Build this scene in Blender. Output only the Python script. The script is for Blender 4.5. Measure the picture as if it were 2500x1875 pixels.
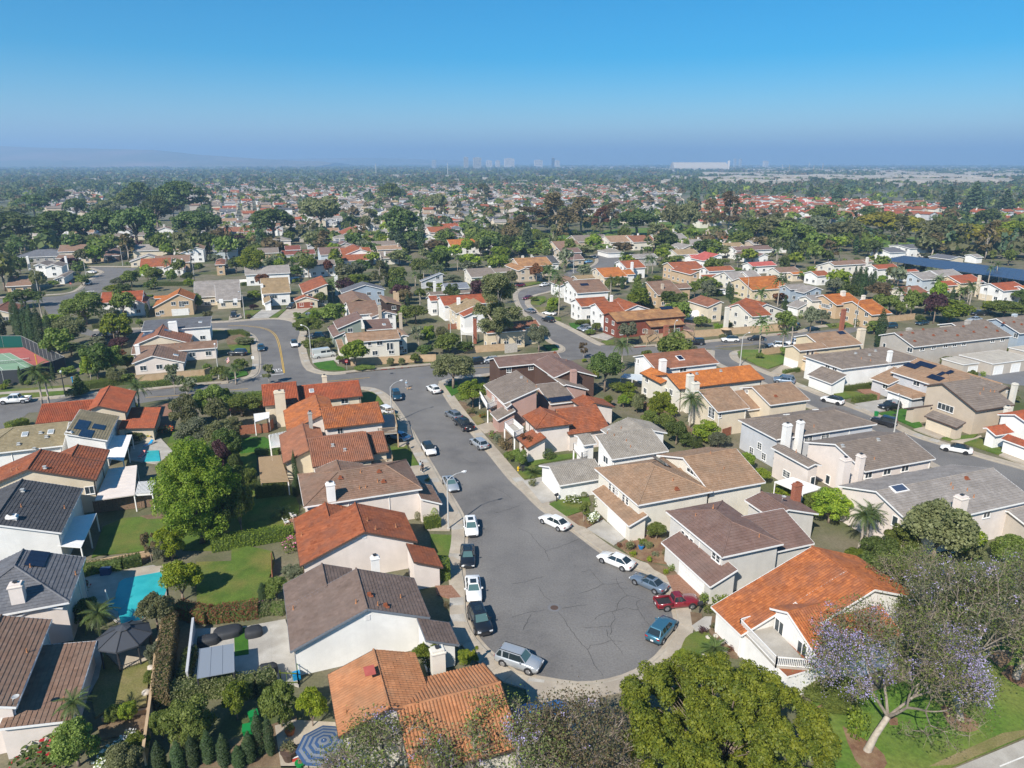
import bpy,math,random
import numpy as np
from mathutils import Vector,Matrix
for _o in list(bpy.data.objects):bpy.data.objects.remove(_o)
SC=bpy.context.scene
COL=SC.collection
R=math.radians
# ---------------------------------------------------------------- camera, sky, sun, exposure
cam=bpy.data.cameras.new('camera');camo=bpy.data.objects.new('camera',cam);COL.objects.link(camo)
cam.sensor_width=36.0;cam.lens=36.0*1735/2500;cam.clip_start=0.5;cam.clip_end=60000
CAMH=48.0
camo.location=(0,0,CAMH);camo.rotation_euler=(R(90-17.303),0,0)
SC.camera=camo
SUN_EL,SUN_DIR=41.0,Vector((-0.50,-0.866,0)).normalized()
wd=bpy.data.worlds.new('World');SC.world=wd;wd.use_nodes=True
nt=wd.node_tree;bg=nt.nodes['Background']
sky=nt.nodes.new('ShaderNodeTexSky');sky.sky_type='NISHITA';sky.sun_disc=False
sky.sun_elevation=R(SUN_EL);sky.sun_rotation=math.atan2(SUN_DIR.x,SUN_DIR.y)
sky.air_density=1.0;sky.dust_density=0.0;sky.ozone_density=6.0;sky.altitude=0
hs=nt.nodes.new('ShaderNodeHueSaturation');hs.inputs['Saturation'].default_value=1.65;hs.inputs['Hue'].default_value=0.491
nt.links.new(sky.outputs[0],hs.inputs['Color']);nt.links.new(hs.outputs[0],bg.inputs[0]);bg.inputs[1].default_value=0.075
sun=bpy.data.lights.new('sun','SUN');suno=bpy.data.objects.new('sun',sun);COL.objects.link(suno)
sun.energy=4.8;sun.angle=R(0.53);sun.color=(1.0,0.93,0.83)
_d=Vector((SUN_DIR.x*math.cos(R(SUN_EL)),SUN_DIR.y*math.cos(R(SUN_EL)),math.sin(R(SUN_EL))))
suno.rotation_euler=_d.to_track_quat('Z','Y').to_euler();suno.location=_d*200
SC.view_settings.view_transform='Standard';SC.view_settings.look='None'
SC.view_settings.exposure=0.63;SC.view_settings.gamma=1.0;SC.view_settings.use_curve_mapping=False
SC.render.engine='CYCLES'
SC.cycles.use_denoising=True
SC.cycles.max_bounces=6;SC.cycles.diffuse_bounces=3;SC.cycles.glossy_bounces=2
SC.cycles.transmission_bounces=3;SC.cycles.transparent_max_bounces=6;SC.cycles.volume_bounces=1
HAZE_DENSITY=0.0002
rng=random.Random(7);nrg=np.random.default_rng(7)
# ---------------------------------------------------------------- materials
MATS={}
def _new(name,rough=0.8,spec=0.3):
 m=bpy.data.materials.new(name);m.use_nodes=True
 b=m.node_tree.nodes['Principled BSDF'];b.inputs['Roughness'].default_value=rough
 b.inputs['Specular IOR Level'].default_value=spec
 MATS[name]=m
 return m,m.node_tree,b
def _n(t,typ,**kw):
 n=t.nodes.new(typ)
 for k,v in kw.items():setattr(n,k,v)
 return n
def _mix(t,fac,a,b,blend='MIX'):
 n=_n(t,'ShaderNodeMix',data_type='RGBA',blend_type=blend)
 for sock,v in((n.inputs[0],fac),(n.inputs[6],a),(n.inputs[7],b)):
  if hasattr(v,'is_output'):t.links.new(v,sock)
  elif isinstance(v,(int,float)):sock.default_value=v
  else:sock.default_value=(*v,1)if len(v)==3 else v
 return n.outputs[2]
def _noise(t,scale,detail=4,coord='Object',rough=0.55,stretch=None):
 tc=_n(t,'ShaderNodeTexCoord');src=tc.outputs[coord]
 if stretch:
  mp=_n(t,'ShaderNodeMapping');mp.inputs['Scale'].default_value=stretch
  t.links.new(src,mp.inputs[0]);src=mp.outputs[0]
 n=_n(t,'ShaderNodeTexNoise');n.inputs['Scale'].default_value=scale
 n.inputs['Detail'].default_value=detail;n.inputs['Roughness'].default_value=rough
 t.links.new(src,n.inputs['Vector'])
 return n.outputs[0]
def _ramp(t,fac,lo,hi):
 n=_n(t,'ShaderNodeMapRange');n.inputs[1].default_value=lo;n.inputs[2].default_value=hi
 t.links.new(fac,n.inputs[0]);return n.outputs[0]
def _bump(t,b,h,dist,strength=0.6):
 n=_n(t,'ShaderNodeBump');n.inputs['Distance'].default_value=dist;n.inputs['Strength'].default_value=strength
 t.links.new(h,n.inputs['Height']);t.links.new(n.outputs[0],b.inputs['Normal'])
def _mulf(t,a,k):
 n=_n(t,'ShaderNodeMath',operation='MULTIPLY',use_clamp=True);t.links.new(a,n.inputs[0]);n.inputs[1].default_value=k
 return n.outputs[0]
def sc3(c,k):return tuple(min(1,x*k)for x in c)
def mottled(name,c1,c2,scale=3.0,rough=0.85,bump=0.0,fine=None,spec=0.25,coord='Object',c3=None,s3=0.15,lo=.35,hi=.65,spots=None):
 m,t,b=_new(name,rough,spec)
 f=_ramp(t,_noise(t,scale,5,coord),lo,hi)
 c=_mix(t,f,c1,c2)
 if c3 is not None:c=_mix(t,_ramp(t,_noise(t,s3,4,coord),.42,.68),c,c3)
 if spots is not None:
  c=_mix(t,_mulf(t,_ramp(t,_noise(t,1.1,2,coord),.70,.80),.6),c,spots);c=_mix(t,_mulf(t,_ramp(t,_noise(t,.045,3,coord,.5,(1,.35,1)),.5,.62),.35),c,sc3(c2,1.22))
 if name.startswith('wall_'):
  c=_mix(t,_mulf(t,_ramp(t,_noise(t,1.0,4,coord,.6,(1.6,1.6,.12)),.5,.74),.3),c,sc3(c1,.84))
 if fine:c=_mix(t,fine,c,_mix(t,_ramp(t,_noise(t,scale*14,3,coord),.3,.7),(.25,.25,.25),(1,1,1)),'MULTIPLY')
 t.links.new(c,b.inputs[0])
 if bump:_bump(t,b,_noise(t,scale*8,4,coord),bump)
 return m
def plain(name,c,rough=0.6,spec=0.4,metal=0.0,coat=0.0):
 m,t,b=_new(name,rough,spec)
 b.inputs['Base Color'].default_value=(*c,1);b.inputs['Metallic'].default_value=metal
 b.inputs['Coat Weight'].default_value=coat;b.inputs['Coat Roughness'].default_value=0.06
 return m
def rooftile(name,c1,c2,c3=None,wear=0.35,rough=0.8,far=False):

 m,t,b=_new(name,rough,0.25)
 at=_n(t,'ShaderNodeAttribute',attribute_name='rnd')
 if far:f=_ramp(t,_noise(t,2.2,3,'Object'),.3,.7)
 else:f=at.outputs['Fac']
 c=_mix(t,f,c1,c2)
 if c3 is not None:
  c=_mix(t,_mulf(t,_ramp(t,_noise(t,0.45,5,'Object'),.42,.66),wear*2),c,c3)
 c=_mix(t,0.6,c,_mix(t,_ramp(t,_noise(t,0.7,6,'Object',.7),.25,.75),(.55,.53,.5),(1.25,1.25,1.25)),'MULTIPLY')
 t.links.new(c,b.inputs[0])
 _bump(t,b,_noise(t,9,3),0.02,.4)
 return m
def leafmat(name,c1,c2,trans=0.32,c3=None):
 m=bpy.data.materials.new(name);m.use_nodes=True;MATS[name]=m
 t=m.node_tree;b=t.nodes['Principled BSDF'];out=t.nodes['Material Output']
 at=_n(t,'ShaderNodeAttribute',attribute_name='rnd');oi=_n(t,'ShaderNodeObjectInfo')
 c=_mix(t,at.outputs['Fac'],c1,c2)
 if c3 is not None:c=_mix(t,_ramp(t,_noise(t,0.35,3),.5,.62),c,c3)
 h=_n(t,'ShaderNodeHueSaturation');t.links.new(c,h.inputs['Color'])
 mr=_n(t,'ShaderNodeMapRange');mr.inputs[3].default_value=0.72;mr.inputs[4].default_value=1.3
 t.links.new(oi.outputs['Random'],mr.inputs[0]);t.links.new(mr.outputs[0],h.inputs['Value'])
 mh=_n(t,'ShaderNodeMapRange');mh.inputs[3].default_value=0.485;mh.inputs[4].default_value=0.512
 t.links.new(oi.outputs['Random'],mh.inputs[0]);t.links.new(mh.outputs[0],h.inputs['Hue'])
 t.links.new(h.outputs[0],b.inputs[0]);b.inputs['Roughness'].default_value=0.55;b.inputs['Specular IOR Level'].default_value=0.3
 tr=_n(t,'ShaderNodeBsdfTranslucent');ms=_n(t,'ShaderNodeMixShader');ms.inputs[0].default_value=trans
 br=_mix(t,1.0,h.outputs[0],(1.5,1.7,.6),'MULTIPLY')
 t.links.new(br,tr.inputs[0]);t.links.new(b.outputs[0],ms.inputs[1]);t.links.new(tr.outputs[0],ms.inputs[2])
 t.links.new(ms.outputs[0],out.inputs[0])
 return m
def carpaint(name,c,metal=0.0):return plain(name,c,0.32,0.5,metal,0.8)
mottled('asphalt',(.148,.142,.138),(.19,.182,.174),0.35,.9,.006,.4,c3=(.225,.215,.202),s3=.09,spots=(.085,.08,.077))
mottled('asphalt_far',(.15,.15,.155),(.18,.18,.185),0.2,.9)
mottled('concrete',(.40,.345,.27),(.49,.43,.345),0.8,.9,.004,.22,c3=(.36,.31,.25),s3=.25)
mottled('concrete_grey',(.41,.385,.34),(.50,.475,.43),0.8,.9,.004,.25,c3=(.35,.325,.285),s3=.3)
mottled('kerb',(.36,.32,.26),(.45,.405,.33),1.2,.9,0,.25)
mottled('red_kerb',(.42,.05,.035),(.5,.09,.07),2,.7,0,.25)
mottled('brickpave',(.24,.12,.075),(.33,.19,.13),5,.9,.005,.3)
mottled('lawn',(.085,.145,.022),(.125,.195,.03),0.5,.95,.03,.55,c3=(.20,.195,.05),s3=.22)
mottled('lawn_lush',(.04,.13,.012),(.065,.175,.02),0.6,.95,.03,.5)
mottled('lawn_dry',(.16,.17,.045),(.24,.21,.085),0.5,.95,.03,.5,c3=(.30,.24,.12),s3=.2)
mottled('park_lawn',(.085,.17,.022),(.12,.22,.03),0.25,.95,.03,.5,c3=(.19,.22,.05),s3=.12)
mottled('soil',(.17,.115,.07),(.26,.185,.115),0.9,.95,.03,.5)
mottled('mulch',(.19,.10,.06),(.28,.165,.10),2.5,.95,.05,.6,c3=(.34,.24,.14),s3=.6)
mottled('yard',(.16,.145,.09),(.23,.20,.14),0.25,.95,.03,.4,c3=(.085,.11,.035),s3=.07)
mottled('far_land',(.07,.095,.04),(.14,.135,.085),0.012,.95,0,None,c3=(.20,.185,.15),s3=.004)
mottled('hill',(.10,.11,.06),(.17,.15,.10),0.004,.95,0,None,c3=(.3,.2,.15),s3=.0012)
plain('tar',(.035,.035,.037),.8,.2)
mottled('paint_white',(.62,.61,.58),(.72,.71,.68),3,.7)
mottled('paint_yellow',(.60,.36,.03),(.68,.42,.06),3,.7)
mottled('court_red',(.36,.10,.085),(.41,.125,.105),.5,.9)
mottled('court_green',(.19,.31,.20),(.23,.35,.235),.5,.9)
def water():
 m,t,b=_new('water',.03,.5)
 c=_mix(t,_ramp(t,_noise(t,.35,3),.35,.65),(.025,.33,.36),(.045,.43,.45))
 t.links.new(c,b.inputs[0]);_bump(t,b,_noise(t,2.2,3),.05,.5)
water()
STU=dict(cream=(.69,.60,.46),white=(.84,.83,.80),pinkwhite=(.76,.68,.62),beige=(.55,.46,.36),tan=(.56,.41,.26),grey=(.42,.40,.37),pink=(.47,.30,.25),paleblue=(.52,.58,.63),blue=(.36,.43,.50),green=(.25,.29,.245),brown=(.11,.065,.05),darkbrown=(.06,.04,.033),yellow=(.68,.57,.40),siding=(.62,.60,.56),orange=(.56,.41,.26),ivory=(.74,.70,.61),stone=(.50,.45,.39),redwood=(.22,.07,.045),warmgrey=(.47,.435,.39),cool=(.55,.56,.58))
for k,c in STU.items():mottled('wall_'+k,sc3(c,.94),c,1.3,.92,.004,.10,c3=sc3(c,.86),s3=.35)
for k,c in dict(white=(.80,.79,.77),brown=(.10,.065,.05),grey=(.30,.30,.31),slate=(.17,.19,.22),cream=(.70,.62,.48),red=(.30,.09,.05),tan=(.40,.29,.18),blue=(.25,.33,.42)).items():
 mottled('trim_'+k,sc3(c,.93),c,4,.6)
ROOF=dict(red=((.30,.075,.035),(.40,.115,.05),(.23,.085,.05)),orange=((.27,.085,.03),(.46,.16,.055),(.22,.10,.065)),bright=((.36,.115,.028),(.52,.19,.05),(.33,.12,.045)),rust=((.26,.075,.03),(.38,.125,.055),(.21,.09,.058)),terracotta=((.36,.155,.07),(.46,.21,.10),(.33,.18,.10)),brownred=((.25,.105,.06),(.33,.145,.085),(.21,.11,.075)),brown=((.205,.125,.085),(.275,.17,.12),(.23,.165,.125)),mauve=((.175,.108,.088),(.21,.135,.112),(.20,.14,.12)),taupe=((.165,.118,.095),(.21,.152,.125),(.185,.14,.118)),tan=((.30,.215,.115),(.38,.275,.16),(.27,.20,.12)),khaki=((.25,.205,.12),(.32,.265,.165),(.23,.2,.13)),grey=((.235,.215,.19),(.31,.285,.25),(.26,.235,.2)),lightbrown=((.29,.18,.11),(.37,.245,.16),(.27,.19,.13)),dark=((.07,.07,.075),(.10,.10,.105),(.085,.085,.088)),slate=((.12,.125,.14),(.165,.17,.185),(.14,.14,.15)),greybrown=((.195,.158,.13),(.25,.205,.17),(.21,.175,.15)),ash=((.27,.245,.225),(.335,.305,.28),(.25,.225,.205)),maroon=((.19,.06,.045),(.24,.085,.06),(.17,.07,.055)),crimson=((.42,.09,.075),(.5,.13,.1),(.38,.1,.08)),gravel=((.47,.43,.36),(.53,.49,.42),(.42,.38,.33)),bluegrey=((.20,.22,.26),(.26,.28,.32),(.22,.23,.26)),mixed=((.33,.16,.075),(.44,.25,.11),(.22,.12,.07)))
for k,(a,b_,c)in ROOF.items():rooftile('roof_'+k,a,b_,c);rooftile('roofplain_'+k,a,b_,c,far=True)
plain('glass',(.035,.05,.06),.06,.8);plain('glass_green',(.05,.13,.12),.06,.8);plain('glass_pale',(.30,.34,.36),.1,.7)
plain('solar',(.012,.016,.035),.12,.7);plain('solar_blue',(.05,.07,.115),.3,.5)
plain('metal',(.45,.46,.47),.4,.5,.7);plain('metal_dark',(.035,.036,.04),.5,.4);plain('galv',(.52,.52,.5),.5,.4,.3)
plain('pole_grey',(.47,.46,.43),.7);plain('white_plastic',(.78,.78,.77),.4);plain('rubber',(.02,.02,.021),.85,.2);plain('rim',(.42,.43,.45),.3,.5,.8);plain('rim_dark',(.05,.05,.055),.4,.5,.6)
plain('lamp_red',(.35,.012,.012),.2,.6);plain('lamp_clear',(.62,.64,.66),.12,.7);plain('car_glass',(.02,.03,.035),.05,.8);plain('car_shade',(.07,.13,.13),.12,.7);plain('car_trim',(.03,.03,.032),.6,.3)
plain('blue_tarp',(.02,.16,.42),.55);plain('navy',(.03,.07,.16),.8);plain('tarp_grey',(.22,.25,.29),.6);plain('cover_black',(.03,.032,.036),.7);plain('gazebo',(.055,.06,.07),.6)
plain('green_plastic',(.01,.21,.05),.4);plain('blue_plastic',(.01,.25,.52),.4);plain('red_plastic',(.5,.04,.03),.5);plain('yellow_plastic',(.72,.47,.02),.5);plain('pink_cloth',(.62,.22,.20),.8);plain('white_cloth',(.74,.73,.70),.8)
plain('skin',(.45,.27,.19),.6);plain('hair',(.03,.02,.015),.7);plain('cloth_black',(.02,.02,.024),.9);plain('cloth_blue',(.30,.42,.52),.9);plain('cloth_grey',(.35,.36,.38),.9);plain('dog_tan',(.42,.27,.14),.9)
mottled('wood',(.18,.115,.075),(.27,.185,.125),6,.9);mottled('wood_red',(.24,.09,.05),(.33,.14,.08),5,.9);mottled('brick',(.26,.085,.05),(.35,.14,.09),7,.9);mottled('stonework',(.40,.36,.31),(.55,.51,.45),4,.9)
mottled('block_wall',(.44,.31,.185),(.53,.385,.245),1.2,.92,.003,.15);mottled('bark',(.17,.13,.10),(.27,.215,.17),5,.95,.03);mottled('bark_pale',(.30,.26,.21),(.42,.37,.31),3,.95,.02);mottled('twig',(.20,.155,.12),(.29,.23,.18),3,.95);mottled('branch',(.19,.16,.13),(.29,.25,.21),3,.95)
plain('courtfence',(.045,.05,.055),.9,.1);plain('courtfence_green',(.012,.085,.07),.9,.1)
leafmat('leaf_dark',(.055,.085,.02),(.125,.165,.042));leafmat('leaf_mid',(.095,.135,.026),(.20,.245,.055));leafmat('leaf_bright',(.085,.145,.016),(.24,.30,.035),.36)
leafmat('leaf_lime',(.14,.20,.012),(.27,.31,.02),.3);leafmat('leaf_olive',(.11,.12,.05),(.21,.215,.10));leafmat('leaf_brown',(.13,.105,.05),(.21,.155,.08));leafmat('leaf_gold',(.15,.16,.02),(.30,.25,.03))
leafmat('leaf_pine',(.045,.08,.02),(.115,.155,.04),.2);leafmat('leaf_cypress',(.028,.055,.02),(.06,.095,.03),.12);leafmat('leaf_palm',(.06,.10,.025),(.13,.17,.05),.2);leafmat('leaf_ficus',(.11,.17,.02),(.30,.35,.036),.36)
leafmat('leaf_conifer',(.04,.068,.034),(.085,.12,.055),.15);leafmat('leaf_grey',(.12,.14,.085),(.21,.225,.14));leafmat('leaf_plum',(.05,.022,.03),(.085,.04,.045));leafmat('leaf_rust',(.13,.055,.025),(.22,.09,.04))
leafmat('petal_purple',(.33,.28,.55),(.52,.46,.74),.3);leafmat('petal_white',(.70,.70,.66),(.8,.8,.77),.2);leafmat('petal_red',(.5,.03,.02),(.62,.07,.04),.2);leafmat('petal_pink',(.6,.13,.3),(.7,.3,.45),.2);leafmat('petal_yellow',(.6,.42,.03),(.7,.5,.06),.2)
CARP=dict(white=(.78,.78,.77),black=(.012,.013,.015),silver=(.42,.45,.48),navy=(.012,.045,.075),blue=(.05,.16,.235),red=(.19,.012,.02),grey=(.20,.22,.25),bluegrey=(.17,.22,.28),palegrey=(.50,.52,.50),wine=(.12,.01,.02),sky=(.16,.35,.55),green=(.02,.06,.05))
for k,c in CARP.items():carpaint('car_'+k,c,0.35 if k in('silver','grey','bluegrey','blue')else 0)
# ---------------------------------------------------------------- mesh helpers
def M(n):return MATS[n]
class MB:
 def __init__(s):s.v=[];s.f=[];s.r=[]
 def add(s,vs,fs,rnd=None):
  o=len(s.v);s.v.extend(vs);s.f.extend([tuple(i+o for i in f)for f in fs])
  s.r.extend([rng.random()if rnd is None else rnd]*len(fs))
 def quad(s,a,b,c,d,rnd=None):s.add([a,b,c,d],[(0,1,2,3)],rnd)
 def box(s,c,d,yaw=0.0,rnd=None,taper=1.0):
  cx,cy,cz=c;hx,hy,hz=d[0]/2,d[1]/2,d[2]/2;ca,sa=math.cos(yaw),math.sin(yaw)
  vs=[]
  for z,k in((-hz,1),(hz,taper)):
   for x,y in((-hx,-hy),(hx,-hy),(hx,hy),(-hx,hy)):
    vs.append((cx+(x*ca-y*sa)*k,cy+(x*sa+y*ca)*k,cz+z))
  s.add(vs,[(3,2,1,0),(4,5,6,7),(0,1,5,4),(1,2,6,5),(2,3,7,6),(3,0,4,7)],rnd)
 def bar(s,a,b,w,h=None,up=(0,0,1)):
  a,b=Vector(a),Vector(b);h=h or w;d=(b-a)
  if d.length<1e-6:return
  d.normalize();u=Vector(up);sd=d.cross(u)
  if sd.length<1e-3:sd=d.cross(Vector((1,0,0)))
  sd.normalize();u=sd.cross(d);sd*=w/2;u*=h/2
  vs=[tuple(p+q)for p in(a,b)for q in(-sd-u,sd-u,sd+u,-sd+u)]
  s.add(vs,[(3,2,1,0),(4,5,6,7),(0,1,5,4),(1,2,6,5),(2,3,7,6),(3,0,4,7)])
 def tube(s,pts,rad,n=6,cap=True):
  pts=[Vector(p)for p in pts];vs=[];fs=[]
  for i,p in enumerate(pts):
   d=(pts[min(i+1,len(pts)-1)]-pts[max(i-1,0)])
   d.normalize()if d.length>1e-9 else None
   a=d.cross(Vector((0,0,1)))
   if a.length<.05:a=d.cross(Vector((1,0,0)))
   a.normalize();b=d.cross(a)
   for k in range(n):
    t=2*math.pi*k/n;vs.append(tuple(p+(a*math.cos(t)+b*math.sin(t))*rad[i]))
  for i in range(len(pts)-1):
   for k in range(n):fs.append((i*n+k,i*n+(k+1)%n,(i+1)*n+(k+1)%n,(i+1)*n+k))
  if cap:fs.append(tuple(range(n-1,-1,-1)));fs.append(tuple((len(pts)-1)*n+k for k in range(n)))
  s.add(vs,fs)
 def lathe(s,prof,c=(0,0,0),n=12):
  vs=[];fs=[]
  for r,z in prof:
   for k in range(n):
    t=2*math.pi*k/n;vs.append((c[0]+r*math.cos(t),c[1]+r*math.sin(t),c[2]+z))
  for i in range(len(prof)-1):
   for k in range(n):fs.append((i*n+k,i*n+(k+1)%n,(i+1)*n+(k+1)%n,(i+1)*n+k))
  fs.append(tuple(range(n-1,-1,-1)));fs.append(tuple((len(prof)-1)*n+k for k in range(n)))
  s.add(vs,fs)
 def poly(s,pts,z,th=0.0):

  from mathutils.geometry import tessellate_polygon
  p=[Vector((x,y,0))for x,y in pts];n=len(pts)
  if sum(pts[i][0]*pts[(i+1)%n][1]-pts[(i+1)%n][0]*pts[i][1]for i in range(n))<0:p.reverse()
  tri=tessellate_polygon([p]);vs=[(q.x,q.y,z)for q in p];fs=[]
  for t in tri:
   a,b,c=(p[i]for i in t)
   fs.append(tuple(t)if(b-a).cross(c-a).z>0 else tuple(reversed(t)))
  if th:
   vs+=[(q.x,q.y,z-th)for q in p]
   fs+=[(i,n+i,n+(i+1)%n,(i+1)%n)for i in range(n)]
  s.add(vs,fs)
 def mesh(s,name,mat,smooth=False):
  me=bpy.data.meshes.new(name);me.from_pydata(s.v,[],s.f)
  a=me.attributes.new('rnd','FLOAT','FACE');a.data.foreach_set('value',np.array(s.r,dtype=np.float32))
  if mat:me.materials.append(M(mat)if isinstance(mat,str)else mat)
  if smooth:me.polygons.foreach_set('use_smooth',[True]*len(me.polygons))
  me.update();return me
def link(name,me,parent=None,loc=None,rz=None,scale=None):
 o=bpy.data.objects.new(name,me);COL.objects.link(o)
 if parent:o.parent=parent
 if loc is not None:o.location=loc
 if rz is not None:o.rotation_euler=(0,0,rz)
 if scale is not None:o.scale=scale
 return o
def part(name,mb,mat,parent,smooth=False,stuff=False):
 if not mb.f:return None
 o=link(name,mb.mesh(name,mat,smooth),parent)
 if stuff:o['kind']='stuff'
 return o
def tag(o,label,cat,group=None):
 o['label']=label;o['category']=cat
 if group:o['group']=group
 return o
def thing(name,label,cat,loc=(0,0,0),rz=0,group=None):
 o=bpy.data.objects.new(name,None);COL.objects.link(o);o.location=loc;o.rotation_euler=(0,0,rz);o.empty_display_size=.3
 return tag(o,label,cat,group)
def struct(name,mb,mat):
 o=link(name,mb.mesh(name,mat));o['kind']='structure';return o
def stuffo(name,mb,mat):
 o=link(name,mb.mesh(name,mat));o['kind']='stuff';return o
def dup(o,loc=None,rz=None,scale=None,parent=None):
 c=o.copy();COL.objects.link(c)
 if parent:c.parent=parent
 if loc is not None:c.location=loc
 if rz is not None:c.rotation_euler=(0,0,rz)
 if scale is not None:c.scale=scale
 for ch in o.children:dup(ch,parent=c)
 return c
def setmat(o,name):
 if not o.material_slots:return
 o.material_slots[0].link='OBJECT';o.material_slots[0].material=M(name)
def fastmesh(name,V,Fq,mat,rnd=None):

 me=bpy.data.meshes.new(name);nv,nf=len(V),len(Fq);k=Fq.shape[1]
 me.vertices.add(nv);me.vertices.foreach_set('co',V.astype(np.float32).ravel())
 me.loops.add(nf*k);me.loops.foreach_set('vertex_index',Fq.astype(np.int32).ravel())
 me.polygons.add(nf);me.polygons.foreach_set('loop_start',np.arange(0,nf*k,k,dtype=np.int32))
 me.update(calc_edges=True)
 a=me.attributes.new('rnd','FLOAT','FACE')
 a.data.foreach_set('value',(nrg.random(nf)if rnd is None else rnd).astype(np.float32))
 for m_ in([mat]if isinstance(mat,str)else mat):me.materials.append(M(m_))
 return me
# ---------------------------------------------------------------- foliage
def cards(P,Nrm,size,aspect=.7,jit=.9):

 n=len(P)
 N=Nrm+nrg.normal(0,jit,(n,3));N/=np.linalg.norm(N,axis=1)[:,None]+1e-9
 T=np.cross(N,nrg.normal(0,1,(n,3)));T/=np.linalg.norm(T,axis=1)[:,None]+1e-9
 B=np.cross(N,T)
 s=(size*(.6+.8*nrg.random(n)))[:,None]
 a=T*s*.5;b=B*s*.5*aspect;k=N*s*.12
 V=np.stack([P-a+k*0,P-b-k,P+a,P+b-k],1).reshape(-1,3)
 return V,np.arange(n*4).reshape(-1,4)
def blobpts(blobs,n,shell=.62,low=-1.0):
 b=np.array(blobs,float);wgt=(b[:,3]*b[:,4]+b[:,3]*b[:,5]+b[:,4]*b[:,5]);wgt/=wgt.sum()
 idx=nrg.choice(len(b),n,p=wgt)
 d=nrg.normal(0,1,(n,3));d/=np.linalg.norm(d,axis=1)[:,None]
 d[:,2]=np.where(d[:,2]<low,-d[:,2],d[:,2])
 r=shell+(1-shell)*nrg.random(n)**.7
 P=b[idx,:3]+d*b[idx,3:6]*r[:,None]
 return P,d
def crownmesh(name,blobs,n,size,mat,low=-.6,shell=.62,jit=.75,upb=.35,aspect=.7):
 P,d=blobpts(blobs,n,shell,low)
 d=d.copy();d[:,2]+=upb
 V,Fq=cards(P,d,size,aspect,jit)
# tint: by clump + by leaf
 rnd=np.clip(.5+.32*np.sin(P[:,0]*2.1+P[:,2]*1.7)*np.cos(P[:,1]*1.9-P[:,2])+.28*nrg.normal(0,1,len(P)),0,1)
 return fastmesh(name,V,Fq,mat,rnd)
TREES={}
def limbs(mb,base_r,h0,tips,lean=(0,0),n=6):
 top=Vector((lean[0],lean[1],h0))
 mb.tube([(0,0,-.1),(lean[0]*.3,lean[1]*.3,h0*.5),top],[base_r*1.25,base_r,base_r*.8],n)
 for t in tips:
  t=Vector(t);m=top.lerp(t,.5)+Vector((0,0,(t-top).length*.08))
  mb.tube([top,m,t],[base_r*.55,base_r*.35,base_r*.12],max(4,n-1),False)
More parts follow.
